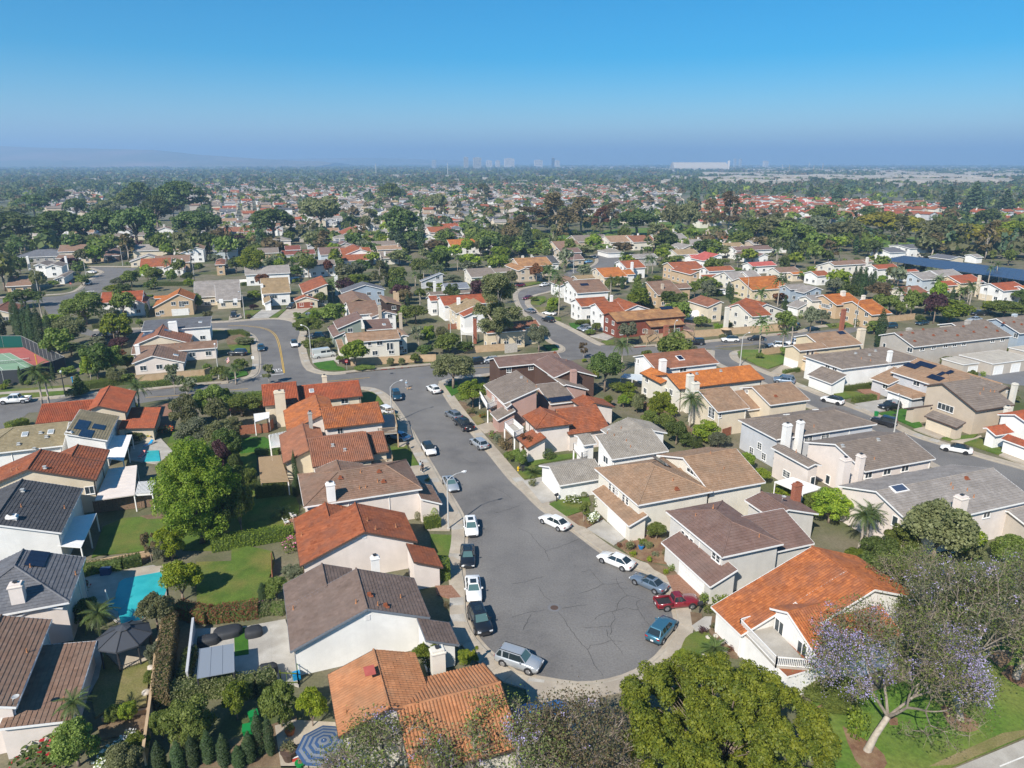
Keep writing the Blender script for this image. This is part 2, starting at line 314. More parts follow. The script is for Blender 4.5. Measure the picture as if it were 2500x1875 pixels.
def archetype(kind,var,lod):

 key=(kind,var,lod)
 if key in TREES:return TREES[key]
 r=random.Random(sum(map(ord,kind))*7+var*13)
 nc=(8500,2600,420)[lod];sz=(.36,.68,1.45)[lod]
 mb=MB();bark='bark';W=8.0;H=9.0;blobs=[];mat='leaf_mid';kw={}
 if kind in('broad','round','bushy'):
  h0={'broad':2.4,'round':1.6,'bushy':.8}[kind];H=8.5;W=8.0;cz=(H+h0)/2;rz=(H-h0)/2;tips=[]
  for i in range(26):
   t=r.random()*2*math.pi;ph=math.asin(r.uniform(-.75,.98));q=r.uniform(.55,.80)
   x,y,z=math.cos(t)*math.cos(ph)*W/2*q,math.sin(t)*math.cos(ph)*W/2*q,cz+math.sin(ph)*rz*q
   k=r.uniform(.85,1.5);blobs.append((x,y,z,k*1.05,k*1.05,k*.85))
   if i%4==0:tips.append((x*.8,y*.8,z))
  blobs.append((0,0,cz,W*.27,W*.27,rz*.62));limbs(mb,.24,h0+.6,tips)
 elif kind=='pine':
  H=12.0;W=12.0;tips=[];nc=int(nc*1.7);sz*=1.15;mat='leaf_pine'
  for i in range(46):
   t=r.random()*2*math.pi;q=math.sqrt(r.random())*.82;x,y=math.cos(t)*W/2*q,math.sin(t)*W/2*q
   z=4.4+math.sqrt(max(0,1-q*q))*6.0*(r.uniform(.25,1)if i%3==0 else 1)+r.uniform(-.7,.5);k=r.uniform(1.0,1.7);blobs.append((x,y,z,k*1.15,k*1.15,k*.8))
   if i%4==0:tips.append((x*.85,y*.85,z-.6))
  limbs(mb,.38,4.2,tips,(.4,.2))
 elif kind=='cypress':
  H=10.0;W=1.9;mat='leaf_cypress';mb.tube([(0,0,-.1),(0,0,2)],[.14,.1],5);nc=int(nc*.7);sz*=.62
  for i in range(22):
   z=.5+i*.43;w=W/2*min(1,.55+z*.25,(H-z)/3.8+.06);blobs.append((r.uniform(-.1,.1),r.uniform(-.1,.1),z,w,w,.55))
  kw=dict(upb=.6,shell=.8,jit=.5,aspect=.4,low=-2)
 elif kind=='conifer':
  H=13.0;W=7.0;mat='leaf_conifer';mb.tube([(0,0,-.1),(0,0,6),(0,0,12)],[.3,.2,.05],6);nc=int(nc*1.1)
  for i in range(44):
   z=1.2+11.4*(i/44);w=W/2*(1-(z-1.2)/12.0)+.15;t=i*2.4;q=.55
   blobs.append((math.cos(t)*w*q,math.sin(t)*w*q,z,w*.55+.12,w*.55+.12,.55))
  kw=dict(upb=.1,jit=.7)
 elif kind=='euca':
  H=15.0;W=8.0;mat='leaf_olive';bark='bark_pale';tips=[];nc=int(nc*1.4)
  for i in range(24):
   z=r.uniform(4.5,14.2);w=W/2*math.sin(min(1,(z-2.5)/9)*math.pi*.75+.25)*r.uniform(.4,.85);t=r.random()*6.28
   k=r.uniform(.75,1.45);blobs.append((math.cos(t)*w,math.sin(t)*w,z,k,k,k*1.05));tips.append((math.cos(t)*w*.9,math.sin(t)*w*.9,z-.3))if i%2==0 else None
  limbs(mb,.30,5.0,tips[:6],(.3,-.2));mb.tube([(.3,-.2,5),(.1,.2,9),(0,0,13)],[.2,.13,.04],5)
  for t in tips[6:]:mb.tube([(.1,.2,8.5),t],[.12,.03],4,False)
  kw=dict(jit=1.0,upb=.1,aspect=.5,shell=.2)
 elif kind=='wispy':
  H=7.0;W=4.5;mat='leaf_olive';bark='bark_pale';tips=[];nc=int(nc*.45)
  for i in range(14):
   z=r.uniform(2.6,6.4);w=W/2*r.uniform(.2,.8);t=r.random()*6.28;k=r.uniform(.5,.9)
   blobs.append((math.cos(t)*w,math.sin(t)*w,z,k,k,k));tips.append((math.cos(t)*w,math.sin(t)*w,z))
  limbs(mb,.10,2.2,tips);kw=dict(jit=1.0,shell=.15)
 elif kind=='shrub':
  H=1.6;W=1.9;nc=(420,150,60)[lod];sz=(.17,.28,.5)[lod]
  for i in range(9):
   t=r.random()*6.28;q=r.uniform(.1,.6);k=r.uniform(.35,.55);blobs.append((math.cos(t)*W/2*q,math.sin(t)*W/2*q,r.uniform(.45,1.1),k,k,k))
  mb.tube([(0,0,-.05),(0,0,.7)],[.05,.03],4);kw=dict(low=-.9)
 elif kind=='topiary':
  H=2.0;W=1.5;nc=(700,250,60)[lod];sz=(.13,.22,.4)[lod]
  blobs=[(0,0,.98,.72,.72,.98)];mb.tube([(0,0,-.05),(0,0,.5)],[.06,.05],5);kw=dict(low=-2,shell=.86,jit=.45)
 k=crownmesh('crown',blobs,nc,sz,mat,**kw)
 TREES[key]=(mb.mesh('trunk',bark,True),k,W,H);return TREES[key]
KINDMAT=dict(broad='leaf_mid',round='leaf_mid',bushy='leaf_mid',pine='leaf_pine',cypress='leaf_cypress',conifer='leaf_conifer',euca='leaf_olive',wispy='leaf_olive',shrub='leaf_mid',topiary='leaf_mid')
TNAME=dict(broad='broadleaf_tree',round='round_tree',bushy='bushy_tree',pine='umbrella_pine',cypress='cypress_tree',conifer='conifer_tree',euca='eucalyptus_tree',wispy='slender_tree',shrub='shrub',topiary='clipped_shrub')
TCNT=[0]
def b_tree(kind,x,y,w,h,label,mat=None,lod=None,group=None,cat=None,z=0):
 if kind=='palm':return b_palm(x,y,h,w,label,group,lod)
 d=math.hypot(x,y)
 if lod is None:lod=0 if d<120 else(1 if d<330 else 2)
 TCNT[0]+=1;var=TCNT[0]%(4 if lod<2 else 3)
 tm,cm,W,H=archetype(kind,var,lod)
 o=thing('garden_bush' if kind=='bushy' and h<3.3 else TNAME[kind],label,cat or('shrub' if kind in('shrub','topiary')else'bush' if kind=='bushy' and h<3.3 else'tree'),(x,y,z),(TCNT[0]*2.399)%6.28,group)
 o.scale=(w/W,w/W,h/H)
 link('trunk' if kind not in('shrub','topiary')else'stem',tm,o)
 c=link('crown' if kind not in('shrub','topiary')else'foliage',cm,o)
 if mat and mat!=KINDMAT[kind]:setmat(c,mat)
 return o
FROND={}
def frondmesh(L,lod=0):
 if(L,lod)in FROND:return FROND[(L,lod)]
 mb=MB();n=9 if lod==0 else 5;pts=[]
 for i in range(n+1):
  s=i/n;pts.append(Vector((L*(s*.92-.06*s*s),0,L*(.42*s-.74*s*s))))
 for i in range(n):
  p,q=pts[i],pts[i+1];s=(i+.5)/n;wd=L*.20*math.sin(math.pi*min(.97,s*.85+.14))
  for sg in(-1,1):
   for k in range(2 if lod==0 else 1):
    a=p.lerp(q,k*.5);b=p.lerp(q,k*.5+(.34 if lod==0 else.8));tip=p.lerp(q,k*.5+.55)+Vector((L*.05,sg*wd,-wd*.35))
    mb.add([tuple(a),tuple(b),tuple(tip)],[(0,1,2)if sg>0 else(1,0,2)])
  mb.bar(p,q,.05,.04)
 FROND[(L,lod)]=mb.mesh('frond','leaf_palm');return FROND[(L,lod)]
PT={}
def b_palm(x,y,h,w,label,group=None,lod=None,fan=False):
 d=math.hypot(x,y);lod=(0 if d<190 else 1)if lod is None else lod
 o=thing('palm_tree',label,'palm tree',(x,y,0),rng.random()*6.28,group)
 mb=MB();tr=.17 if h>4 else.13;nseg=7
 mb.tube([(0.15*math.sin(i*.5),.1*math.sin(i*.3),i/nseg*h*.86-.05)for i in range(nseg+1)],[tr*(1.35-.55*i/nseg)for i in range(nseg+1)],7)
 part('trunk',mb,'bark_pale',o,True)
 hx,hy,hz=0.15*math.sin(nseg*.5),.1*math.sin(nseg*.3),h*.86
 L=round(w*.58,1);nf=26 if lod==0 else 18
 if lod==0:
  for i in range(nf):
   f=link('frond',frondmesh(L,0),o,(hx,hy,hz));t=i*2.4;el=1.0-1.75*(i/nf)**.9
   f.rotation_euler=(0,-el,t);f.scale=[rng.uniform(.85,1.1)]*3
 else:
  fm=frondmesh(L,1);V0=np.array([v.co[:]for v in fm.vertices]);F0=[tuple(p.vertices)for p in fm.polygons];mb=MB()
  for i in range(nf):
   el=1.0-1.75*(i/nf)**.9;m=Matrix.Translation((hx,hy,hz))@Matrix.Rotation(i*2.4,4,'Z')@Matrix.Rotation(-el,4,'Y')
   mb.add([tuple(m@Vector(v))for v in V0],F0)
  part('crown',mb,'leaf_palm',o)
 return o
def b_spiky(x,y,w,h,label,mat='leaf_palm',n=30,cat='plant',group=None,name='spiky_plant'):

 o=thing(name,label,cat,(x,y,0),rng.random()*6,group)
 fm=frondmesh(round(w*.55,1),0)if h<w else None
 for i in range(n):
  el=rng.uniform(.15,1.15)
  if fm:f=link('frond',fm,o,(0,0,h*.25));f.rotation_euler=(0,-el,i*2.4)
  else:
   mb=MB();mb.add([(0,-.06,0),(0,.06,0),(h*.35,.16,h*.6),(h*.35,-.16,h*.6),(h*.55*rng.uniform(.6,1.1),0,h*rng.uniform(.8,1.1))],[(0,1,2,3),(3,2,4)])
   f=part('leaf',mb,mat,o);f.rotation_euler=(0,0,i*2.4)
 if fm:
  mb=MB();mb.tube([(0,0,-.05),(0,0,h*.3)],[.14,.1],6);part('stem',mb,'bark',o)
 return o
def grow(mb,p,d,ln,rad,depth,tips,r,spread=.6,up=.12):

 q=p+d*ln;mid=p+d*(ln*.5)+Vector((r.uniform(-1,1),r.uniform(-1,1),r.uniform(-.5,.5)))*ln*.07
 mb.tube([p,mid,q],[rad,rad*.86,rad*.72],7 if rad>.1 else(5 if rad>.04 else 3),False)
 if depth==0:tips.append((q,d));return
 if depth<=2:tips.append((q,d))
 nb=3 if r.random()<.45 else 2;a0=r.random()*6.28
 for k in range(nb):
  ax=d.orthogonal().normalized();ax.rotate(Matrix.Rotation(a0+k*6.28/nb+r.uniform(-.4,.4),3,d))
  nd=(d+ax*r.uniform(.55,1.15)*spread*1.25+Vector((0,0,up))).normalized()
  grow(mb,q,nd,ln*r.uniform(.66,.86),rad*(.70 if nb==2 else.62),depth-1,tips,r,spread,up)
def b_jacaranda(x,y,w,h,label,flowers=.5,leaves=.5,seed=1,lean=(0,0),depth=6,leafmats=('leaf_olive','leaf_mid'),trunkh=.2):
 r=random.Random(seed);o=thing('jacaranda_tree',label,'tree',(x,y,0))
 mb=MB();tips=[];q=Vector((lean[0],lean[1],h*trunkh));base=MB()
 base.tube([(0,0,-.15),(lean[0]*.4,lean[1]*.4,h*trunkh*.5),q],[.36,.27,.24],10,False);part('trunk',base,'bark_pale',o,True)
 n0=4
 for k in range(n0):
  t=k*6.28/n0+r.uniform(-.4,.4);d=Vector((math.cos(t)*.75,math.sin(t)*.75,.85)).normalized()
  grow(mb,q,d,h*.235,.17,depth-1,tips,r,.62,.10)
# scale the skeleton to the wanted size
 xs=[abs(t[0].x-q.x)for t in tips];hx=sorted(xs)[int(len(xs)*.93)];hz=max(t[0].z for t in tips)-q.z
 kx,kz=w/2/max(hx,.1),(h-q.z)/max(hz,.1)
 sc=lambda p:(q.x+(p[0]-q.x)*kx,q.y+(p[1]-q.y)*kx,q.z+(p[2]-q.z)*kz)
 mb.v=[sc(p)for p in mb.v];part('branches',mb,'branch',o)
 T=np.array([sc(t[0])for t in tips])
# fine twigs
 n=len(T)*7;P=T[nrg.integers(0,len(T),n)];D=nrg.normal(0,1,(n,3));D[:,2]+=.35;D/=np.linalg.norm(D,axis=1)[:,None]
 Lw=(.35+.75*nrg.random(n))[:,None];S=np.cross(D,nrg.normal(0,1,(n,3)));S/=np.linalg.norm(S,axis=1)[:,None];S*=.012
 V=np.stack([P-S,P+S,P+D*Lw+S*.4,P+D*Lw-S*.4],1).reshape(-1,3)
 link('twigs',fastmesh('twigs',V,np.arange(n*4).reshape(-1,4),'twig'),o)['kind']='stuff'
 ends=P+D*Lw
 cl=(np.sin(ends[:,0]*.55+seed)+np.sin(ends[:,1]*.6+seed*2)+np.sin(ends[:,2]*.9+seed*3))/3
 for nm,mat,frac,per,size,spread in(('foliage',leafmats[0],leaves*1.3,9,.19,.36),('foliage',leafmats[1],leaves,10,.2,.42),('blossom','petal_purple',flowers,16,.12,.2)):
  sel=ends[nrg.random(len(ends))<frac*((.05+1.15*(cl>.22))if nm=='blossom' else(.35+.65*(cl>-.3)))]
  if not len(sel):continue
  m=len(sel)*per;PP=np.repeat(sel,per,0)+nrg.normal(0,spread,(m,3))*np.array([1,1,.8])
  V,Fq=cards(PP,np.tile([0,0,.6],(m,1)),size,.6,1.0);link(nm,fastmesh(nm,V,Fq,mat),o)
 return o
def b_hero(kind,x,y,w,h,label,seed=1):

 r=random.Random(seed);o=thing('spreading_tree' if kind=='ficus' else'leafy_tree',label,'tree',(x,y,0))
 mb=MB();tips=[];n=300 if kind=='ficus' else 330;blobs=[]
 if kind=='ficus':
  for i in range(n):
   t=r.random()*6.28;q=math.sqrt(r.random())*.93*(1+.10*math.sin(3*t+1));z=h*(.48+.38*math.sqrt(max(0,1-q*q)))+r.uniform(-1.3,1.0)
   if i%5==0:z=h*r.uniform(.25,.55)
   k=r.uniform(.4,1.0);blobs.append((math.cos(t)*w/2*q,math.sin(t)*w/2*q,z,k,k,k*.85))
 else:
  for i in range(n):
   t=r.random()*6.28;ph=math.asin(r.uniform(-.92,1));q=r.uniform(.62,.97)if i%4 else r.uniform(.3,.7);k=r.uniform(.5,1.15);z=h*.53+math.sin(ph)*h*.46*q;tp=1.08-.38*z/h+.16*math.sin(t*2+z*.8)
   blobs.append((math.cos(t)*math.cos(ph)*w/2*q*tp,math.sin(t)*math.cos(ph)*w/2*q*tp,z,k,k,k*.9))
 for b in blobs[::4]:tips.append((b[0]*.9,b[1]*.9,b[2]-.3))
 top=Vector((0,0,h*.25));mb.tube([(0,0,-.2),(.1,.1,h*.12),top],[.5,.42,.4],9)
 for t in tips:
  t=Vector(t);m1=top.lerp(t,.4)+Vector((0,0,.3));mb.tube([top,m1,t],[.11,.06,.02],4,False)
 part('trunk',mb,'bark',o,True)
 nc=105000 if kind=='ficus' else 60000
 me=crownmesh('crown',blobs,nc,.21 if kind=='ficus' else.24,'leaf_ficus' if kind=='ficus' else'leaf_bright',low=-.75,shell=.45,jit=.7,upb=.6,aspect=.6)
 link('crown',me,o)
 if kind=='ficus':
  P,d=blobpts(blobs,26000,.05,-1);V,Fq=cards(P-np.array([0,0,.5]),d,.26,.6,1);link('crown',fastmesh('crown',V,Fq,'leaf_mid'),o)
 return o
def b_hedge(pts,w,h,label,mat='leaf_mid',closed=False,group=None,size=.17,dens=60,name='hedge',cat='hedge'):
 o=None;P=[];N=[]
 for(x0,y0),(x1,y1)in zip(pts[:-1],pts[1:]):
  L=math.hypot(x1-x0,y1-y0);n=int(max(6,L*(w+2*h)*dens));t=nrg.random(n);s=nrg.random(n)*(w+2*h);dx,dy=(x1-x0)/max(L,.01),(y1-y0)/max(L,.01)
  px=np.where(s<h,-w/2,np.where(s>h+w,w/2,s-h-w/2));pz=np.where(s<h,s,np.where(s>h+w,2*h+w-s,h))
  nx=np.where(s<h,-1.,np.where(s>h+w,1.,0.));nz=np.where((s>=h)&(s<=h+w),1.,.15)
  px=px+nrg.normal(0,.06,n);pz=pz+nrg.normal(0,.07,n)+.06*np.sin(t*L*1.7)
  P.append(np.stack([x0+dx*t*L-dy*px,y0+dy*t*L+dx*px,pz],1));N.append(np.stack([-dy*nx,dx*nx,nz],1))
  for e,sg in((0,-1),(1,1)):
   m=int(max(4,w*h*dens));ex=x0+(x1-x0)*e;ey=y0+(y1-y0)*e;v=(nrg.random(m)-.5)*w
   P.append(np.stack([ex-dy*v,ey+dx*v,nrg.random(m)*h],1));N.append(np.tile([dx*sg,dy*sg,.2],(m,1)))
 P=np.concatenate(P);N=np.concatenate(N);c=P.mean(0)*[1,1,0]
 V,Fq=cards(P-c,N,size,.7,.5)
 o=thing(name,label,cat,tuple(c),0,group);link('foliage',fastmesh('foliage',V,Fq,mat),o)
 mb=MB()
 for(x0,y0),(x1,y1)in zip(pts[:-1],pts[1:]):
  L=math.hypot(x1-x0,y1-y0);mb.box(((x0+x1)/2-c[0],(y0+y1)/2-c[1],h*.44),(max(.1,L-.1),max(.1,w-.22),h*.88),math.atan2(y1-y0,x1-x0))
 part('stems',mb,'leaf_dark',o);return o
def b_flowers(x,y,w,h,label,mat,green='leaf_mid',n=90,size=.13,cat='flowering shrub'):
 o=b_tree('shrub',x,y,w,h,label,green,0,None,cat);o.name='flowering_shrub'
 tm,cm,W,H=archetype('shrub',TCNT[0]%4,0)
 vs=np.array([v.co[:]for v in cm.vertices]);P=vs[nrg.integers(0,len(vs),n)];P=P[P[:,2]>.45]
 V,Fq=cards(P*1.05,np.tile([0,0,1.],(len(P),1)),size*1.3,.9,.8);link('blossom',fastmesh('blossom',V,Fq,mat),o)
 return o
# ---------------------------------------------------------------- ground, roads
ZC=[0.0]
def zstep(base):ZC[0]+=0.0012;return base+ZC[0]
def smooth(P,step=1.6):
 P=[np.array(p,float)for p in P];Q=[2*P[0]-P[1]]+P+[2*P[-1]-P[-2]];D=[]
 for i in range(1,len(Q)-2):
  p0,p1,p2,p3=Q[i-1:i+3]
  for t in np.linspace(0,1,24,endpoint=False):D.append(.5*((2*p1)+(p2-p0)*t+(2*p0-5*p1+4*p2-p3)*t*t+(-p0+3*p1-3*p2+p3)*t**3))
 D=np.array(D+[P[-1]]);s=np.concatenate([[0],np.cumsum(np.linalg.norm(np.diff(D,axis=0),axis=1))]);t=np.linspace(0,s[-1],max(2,int(round(s[-1]/step)))+1)
 return[(float(a),float(b))for a,b in zip(np.interp(t,s,D[:,0]),np.interp(t,s,D[:,1]))]
GP=[];FP=[];AUTO=[]
def unpack(q):
 v=[int(t)/10 for t in q.split()];return list(zip(v[::2],v[1::2]))
def packed(fn):return lambda q,*a,**k:fn(unpack(q),*a,**k)
def b_ground(pts,mat,name,base=.1):
 GP.append((pts,mat,min(p[0]for p in pts),max(p[0]for p in pts),min(p[1]for p in pts),max(p[1]for p in pts)));mb=MB();z=zstep(base);mb.poly(pts,z,max(.02,z));return struct(name,mb,mat)
def offset(pts,d):
 out=[];n=len(pts)
 for i,p in enumerate(pts):
  a,b=pts[max(0,i-1)],pts[min(n-1,i+1)];dx,dy=b[0]-a[0],b[1]-a[1];l=math.hypot(dx,dy)or 1
  out.append((p[0]-dy/l*d,p[1]+dx/l*d))
 return out
def strip(mb,A,B,z,th=0.0):
 for i in range(len(A)-1):
  vs=[(*A[i],z),(*B[i],z),(*B[i+1],z),(*A[i+1],z)]
  fs=[(0,1,2,3)]
  if th:
   vs+=[(*A[i],z-th),(*B[i],z-th),(*B[i+1],z-th),(*A[i+1],z-th)]
   fs+=[(0,3,7,4),(1,5,6,2)]+([(0,4,5,1)]if i==0 else[])+([(3,2,6,7)]if i==len(A)-2 else[])
  mb.add(vs,fs)
def b_kerb(pts,side,walk,red=None,slabs=True,park=0.0):

 s=side;pts=smooth(pts)
 mb=MB();strip(mb,offset(pts,-.45*s),pts,.022,.03);struct('gutter',mb,'concrete')
 mb=MB();strip(mb,pts,offset(pts,.16*s),.13,.15);struct('kerb',mb,'kerb' if not red else'red_kerb')
 if not walk:return
 a,b=offset(pts,(.165+park)*s),offset(pts,(.165+park+walk)*s)
 if not slabs:
  mb=MB();strip(mb,a,b,.128,.14);struct('pavement',mb,'concrete');return
 root=None
 mb=MB();strip(mb,a,b,.10,.12);root=struct('pavement',mb,'kerb')
 for i in range(len(a)-1):
  k=.012;f=lambda p,q,t:(p[0]+(q[0]-p[0])*t,p[1]+(q[1]-p[1])*t)
  A=[f(a[i],a[i+1],k),f(a[i],a[i+1],1-k)];B=[f(b[i],b[i+1],k),f(b[i],b[i+1],1-k)]
  m=MB();strip(m,A,B,.128+rng.uniform(-.004,.004),.04);part('paving_slab',m,'concrete' if rng.random()>.12 else'concrete_grey',root)
def b_line(pts,w,mat,name,z=.03,sm=1):
 pts=smooth(pts,2)if sm else pts
 z=zstep(z);mb=MB();strip(mb,offset(pts,-w/2),offset(pts,w/2),z);return struct(name,mb,mat)
def b_crack(lines):
 mb=MB()
 for pts in map(unpack,lines):
  w=.034
  q=[]
  for a,b in zip(pts[:-1],pts[1:]):
   n=max(2,int(math.hypot(b[0]-a[0],b[1]-a[1])/.45))
   for i in range(n):q.append((a[0]+(b[0]-a[0])*i/n+rng.uniform(-.09,.09),a[1]+(b[1]-a[1])*i/n+rng.uniform(-.09,.09)))
  q.append(pts[-1]);A,B=offset(q,-w/2),offset(q,w/2)
  for i in range(len(q)):
   k=rng.uniform(.4,1.5);A[i]=(q[i][0]+(A[i][0]-q[i][0])*k,q[i][1]+(A[i][1]-q[i][1])*k)
  strip(mb,A,B,.031)
 o=struct('tar_seams',mb,'tar')
GLYPHS=dict(S=[(1,1,0,1),(0,1,0,.5),(0,.5,1,.5),(1,.5,1,0),(1,0,0,0)],T=[(0,1,1,1),(.5,1,.5,0)],O=[(0,0,1,0),(1,0,1,1),(1,1,0,1),(0,1,0,0)],P=[(0,0,0,1),(0,1,1,1),(1,1,1,.5),(1,.5,0,.5)])
def glyph_text(txt,origin,right,up,w,h,mat,name,z=.034,st=.22):

 G=GLYPHS
 R_,U=Vector(right),Vector(up);root=struct(name,(lambda m:(m.quad((origin[0],origin[1],z-.003),(origin[0]+.01,origin[1],z-.003),(origin[0]+.01,origin[1]+.01,z-.003),(origin[0],origin[1]+.01,z-.003)),m)[1])(MB()),mat)
 for i,ch in enumerate(txt):
  mb=MB()
  for k,(x0,y0,x1,y1)in enumerate(G[ch]):
   a=Vector(origin)+R_*(i*w*1.5+x0*w)+U*(y0*h);b=Vector(origin)+R_*(i*w*1.5+x1*w)+U*(y1*h)
   d=(b-a).normalized();n=Vector((-d.y,d.x))*st/2;e=d*st/2;zz=z+k*.0015
   mb.quad((*(a-n-e),zz),(*(b-n+e),zz),(*(b+n+e),zz),(*(a+n-e),zz))
  part('letter',mb,mat,root)
# ---------------------------------------------------------------- houses
def poly2(P):
 e=(P[1]-P[0]).normalized();n=e.cross(P[-1]-P[0]).normalized()
 if n.z<0:n=-n
 s=n.cross(e);
 if s.z<0:s=-s
 return e,s,n
def roof_tiles(mb,P,style,course,o):

 e,s,n=poly2(P);A=[((p-P[0]).dot(e),(p-P[0]).dot(s))for p in P];top=max(b for _,b in A)
 def span(b):
  xs=[]
  for(a0,b0),(a1,b1)in zip(A,A[1:]+A[:1]):
   if abs(b1-b0)<1e-6:
    if abs(b-b0)<1e-4:xs+=[a0,a1]
   elif min(b0,b1)-1e-6<=b<=max(b0,b1)+1e-6:xs.append(a0+(a1-a0)*(b-b0)/(b1-b0))
  return(min(xs),max(xs))if len(xs)>1 else None
 nc=max(1,int(round(top/course)));hstep=.055 if style else.06
 org=P[0]-o
 for k in range(nc):
  b0,b1=top*k/nc,top*(k+1)/nc-(1e-4 if k==nc-1 else 0);s0,s1=span(b0+1e-5),span(b1)
  if not s0 or not s1:continue
  if style==0:
   w=3.0;cut=[s0[0]];x=s0[0]+rng.uniform(.5,2)
   while x<s0[1]-.3:cut.append(x);x+=rng.uniform(.9,2.4)
   cut.append(s0[1])
  else:
   tw=.30 if style==1 else.33;off=0 if style==1 else(k%2)*tw/2
   i0=math.floor((s0[0]-off)/tw);cut=[];x=i0*tw+off
   cut=[s0[0]]+[x+tw*j for j in range(1,int((s0[1]-x)/tw)+1)if s0[0]+.03<x+tw*j<s0[1]-.03]+[s0[1]]
  lo0,hi0=s0;lo1,hi1=s1
  cl=lambda x:min(max(x,lo1),hi1)
  for a,c in zip(cut[:-1],cut[1:]):
   j=rng.uniform(-.012,.012);rn=min(1,max(0,rng.gauss(.5,.26)))
   if cl(c)-cl(a)<1e-4 and c-a<.05:continue
   if style==1:
    prof=[(0,0.),(.2,.065),(.5,.095),(.8,.065),(1,0.)]
    xs=[a+(c-a)*p for p,_ in prof];hs=[h for _,h in prof];m=len(xs);vs=[]
    for x,h in zip(xs,hs):vs.append(tuple(org+e*x+s*b0+n*(h+hstep*.55+j)))
    for x,h in zip(xs,hs):vs.append(tuple(org+e*cl(x)+s*b1+n*(h+j)))
    for x,h in zip(xs,hs):vs.append(tuple(org+e*x+s*b0+n*(h*.2-.01)))
    fs=[(q,q+1,m+q+1,m+q)for q in range(m-1)]+[(2*m+q,2*m+q+1,q+1,q)for q in range(m-1)]
    mb.add(vs,fs,rn)
   else:
    vs=[tuple(org+e*x+s*b+n*h)for x,b,h in((a+.006,b0,hstep+j),(c-.006,b0,hstep+j),(cl(c),b1,.008),(cl(a),b1,.008),(a+.006,b0,-.01),(c-.006,b0,-.01))]
    mb.add(vs,[(0,1,2,3),(4,5,1,0)],rn)
def caps(mb,a,b,o,r=.13):
 L=(b-a).length;n=max(1,int(L/.42))
 for i in range(n):
  p,q=a.lerp(b,i/n)-o,a.lerp(b,(i+1.12)/n)-o;z=Vector((0,0,.04+.012*(i%2)))
  mb.tube([p+z,q+z],[r*1.08,r*.92],5,True)
MESHC={}
def winmesh(w,h,style):
 key=('w',round(w,1),round(h,1),style)
 if key in MESHC:return MESHC[key]
 w,h=key[1],key[2];f=.07;mb=MB()
 for sx in(-1,1):mb.box((sx*(w/2-f/2),.035,0),(f,.09,h))
 for sz_ in(-1,1):mb.box((0,.034,sz_*(h/2-f/2)),(w-2*f,.088,f))
 if style in(0,1)and w>.9:
  for k in range(1,max(2,int(round(w/.95)))):mb.box((-w/2+w*k/max(2,int(round(w/.95))),.03,0),(.06,.075,h-2*f))
 if style==1:
  for k in range(1,3):mb.box((0,.028,-h/2+h*k/3),(w-2*f,.055,.03))
  for k in range(1,int(w/.5)):mb.box((-w/2+w*k/int(w/.5),.027,0),(.028,.052,h-2*f))
 mb.box((0,.06,-h/2-.03),(w+.1,.14,.06))
 g=MB();g.box((0,.006,0),(w-2*f,.03,h-2*f))
 MESHC[key]=(mb.mesh('window','trim_white'),g.mesh('pane','glass'));return MESHC[key]
def garmesh(w,h):
 key=('g',round(w,1),round(h,1))
 if key not in MESHC:
  mb=MB();w,h=key[1:]
  mb.box((0,.01,h/2),(w,.04,h));nx,nz=max(2,int(w/.75)),4
  for i in range(nx):
   for k in range(nz):mb.box((-w/2+w*(i+.5)/nx,.035,h*(k+.5)/nz),(w/nx*.84,.03,h/nz*.76))
  for sx in(-1,1):mb.box((sx*(w/2+.06),.02,h/2),(.12,.10,h+.1))
  mb.box((0,.021,h+.07),(w+.24,.098,.14));MESHC[key]=mb.mesh('garage_door','wall_white')
 return MESHC[key]
def shared(key,fn):
 if key not in MESHC:MESHC[key]=fn()
 return MESHC[key]
def ventmesh(t):
 mb=MB()
 if t=='pipe':mb.tube([(0,0,-.2),(0,0,.42)],[.06,.06],7);mb.tube([(0,0,-.1),(0,0,.12)],[.15,.07],7);return mb.mesh('vent_pipe','roof_terracotta')
 if t=='box':mb.box((0,0,.12),(.42,.42,.4),0,None,.8);mb.box((0,0,.0),(.7,.7,.08));return mb.mesh('roof_vent','roof_rust')
 if t=='metal':mb.box((0,0,.10),(.36,.36,.36),0,None,.85);mb.box((0,0,.0),(.62,.62,.08));mb.box((0,0,.30),(.46,.46,.06));return mb.mesh('roof_vent','galv')
 if t=='dish':
  mb.tube([(0,0,-.1),(0,0,.5),(.15,0,.7)],[.03,.03,.025],5);v=MB()
  mb.lathe([(.02,.0),(.18,.03),(.30,.09),(.29,.10),(.17,.045),(.02,.02)],(.25,0,.7),12);return mb.mesh('satellite_dish','galv')
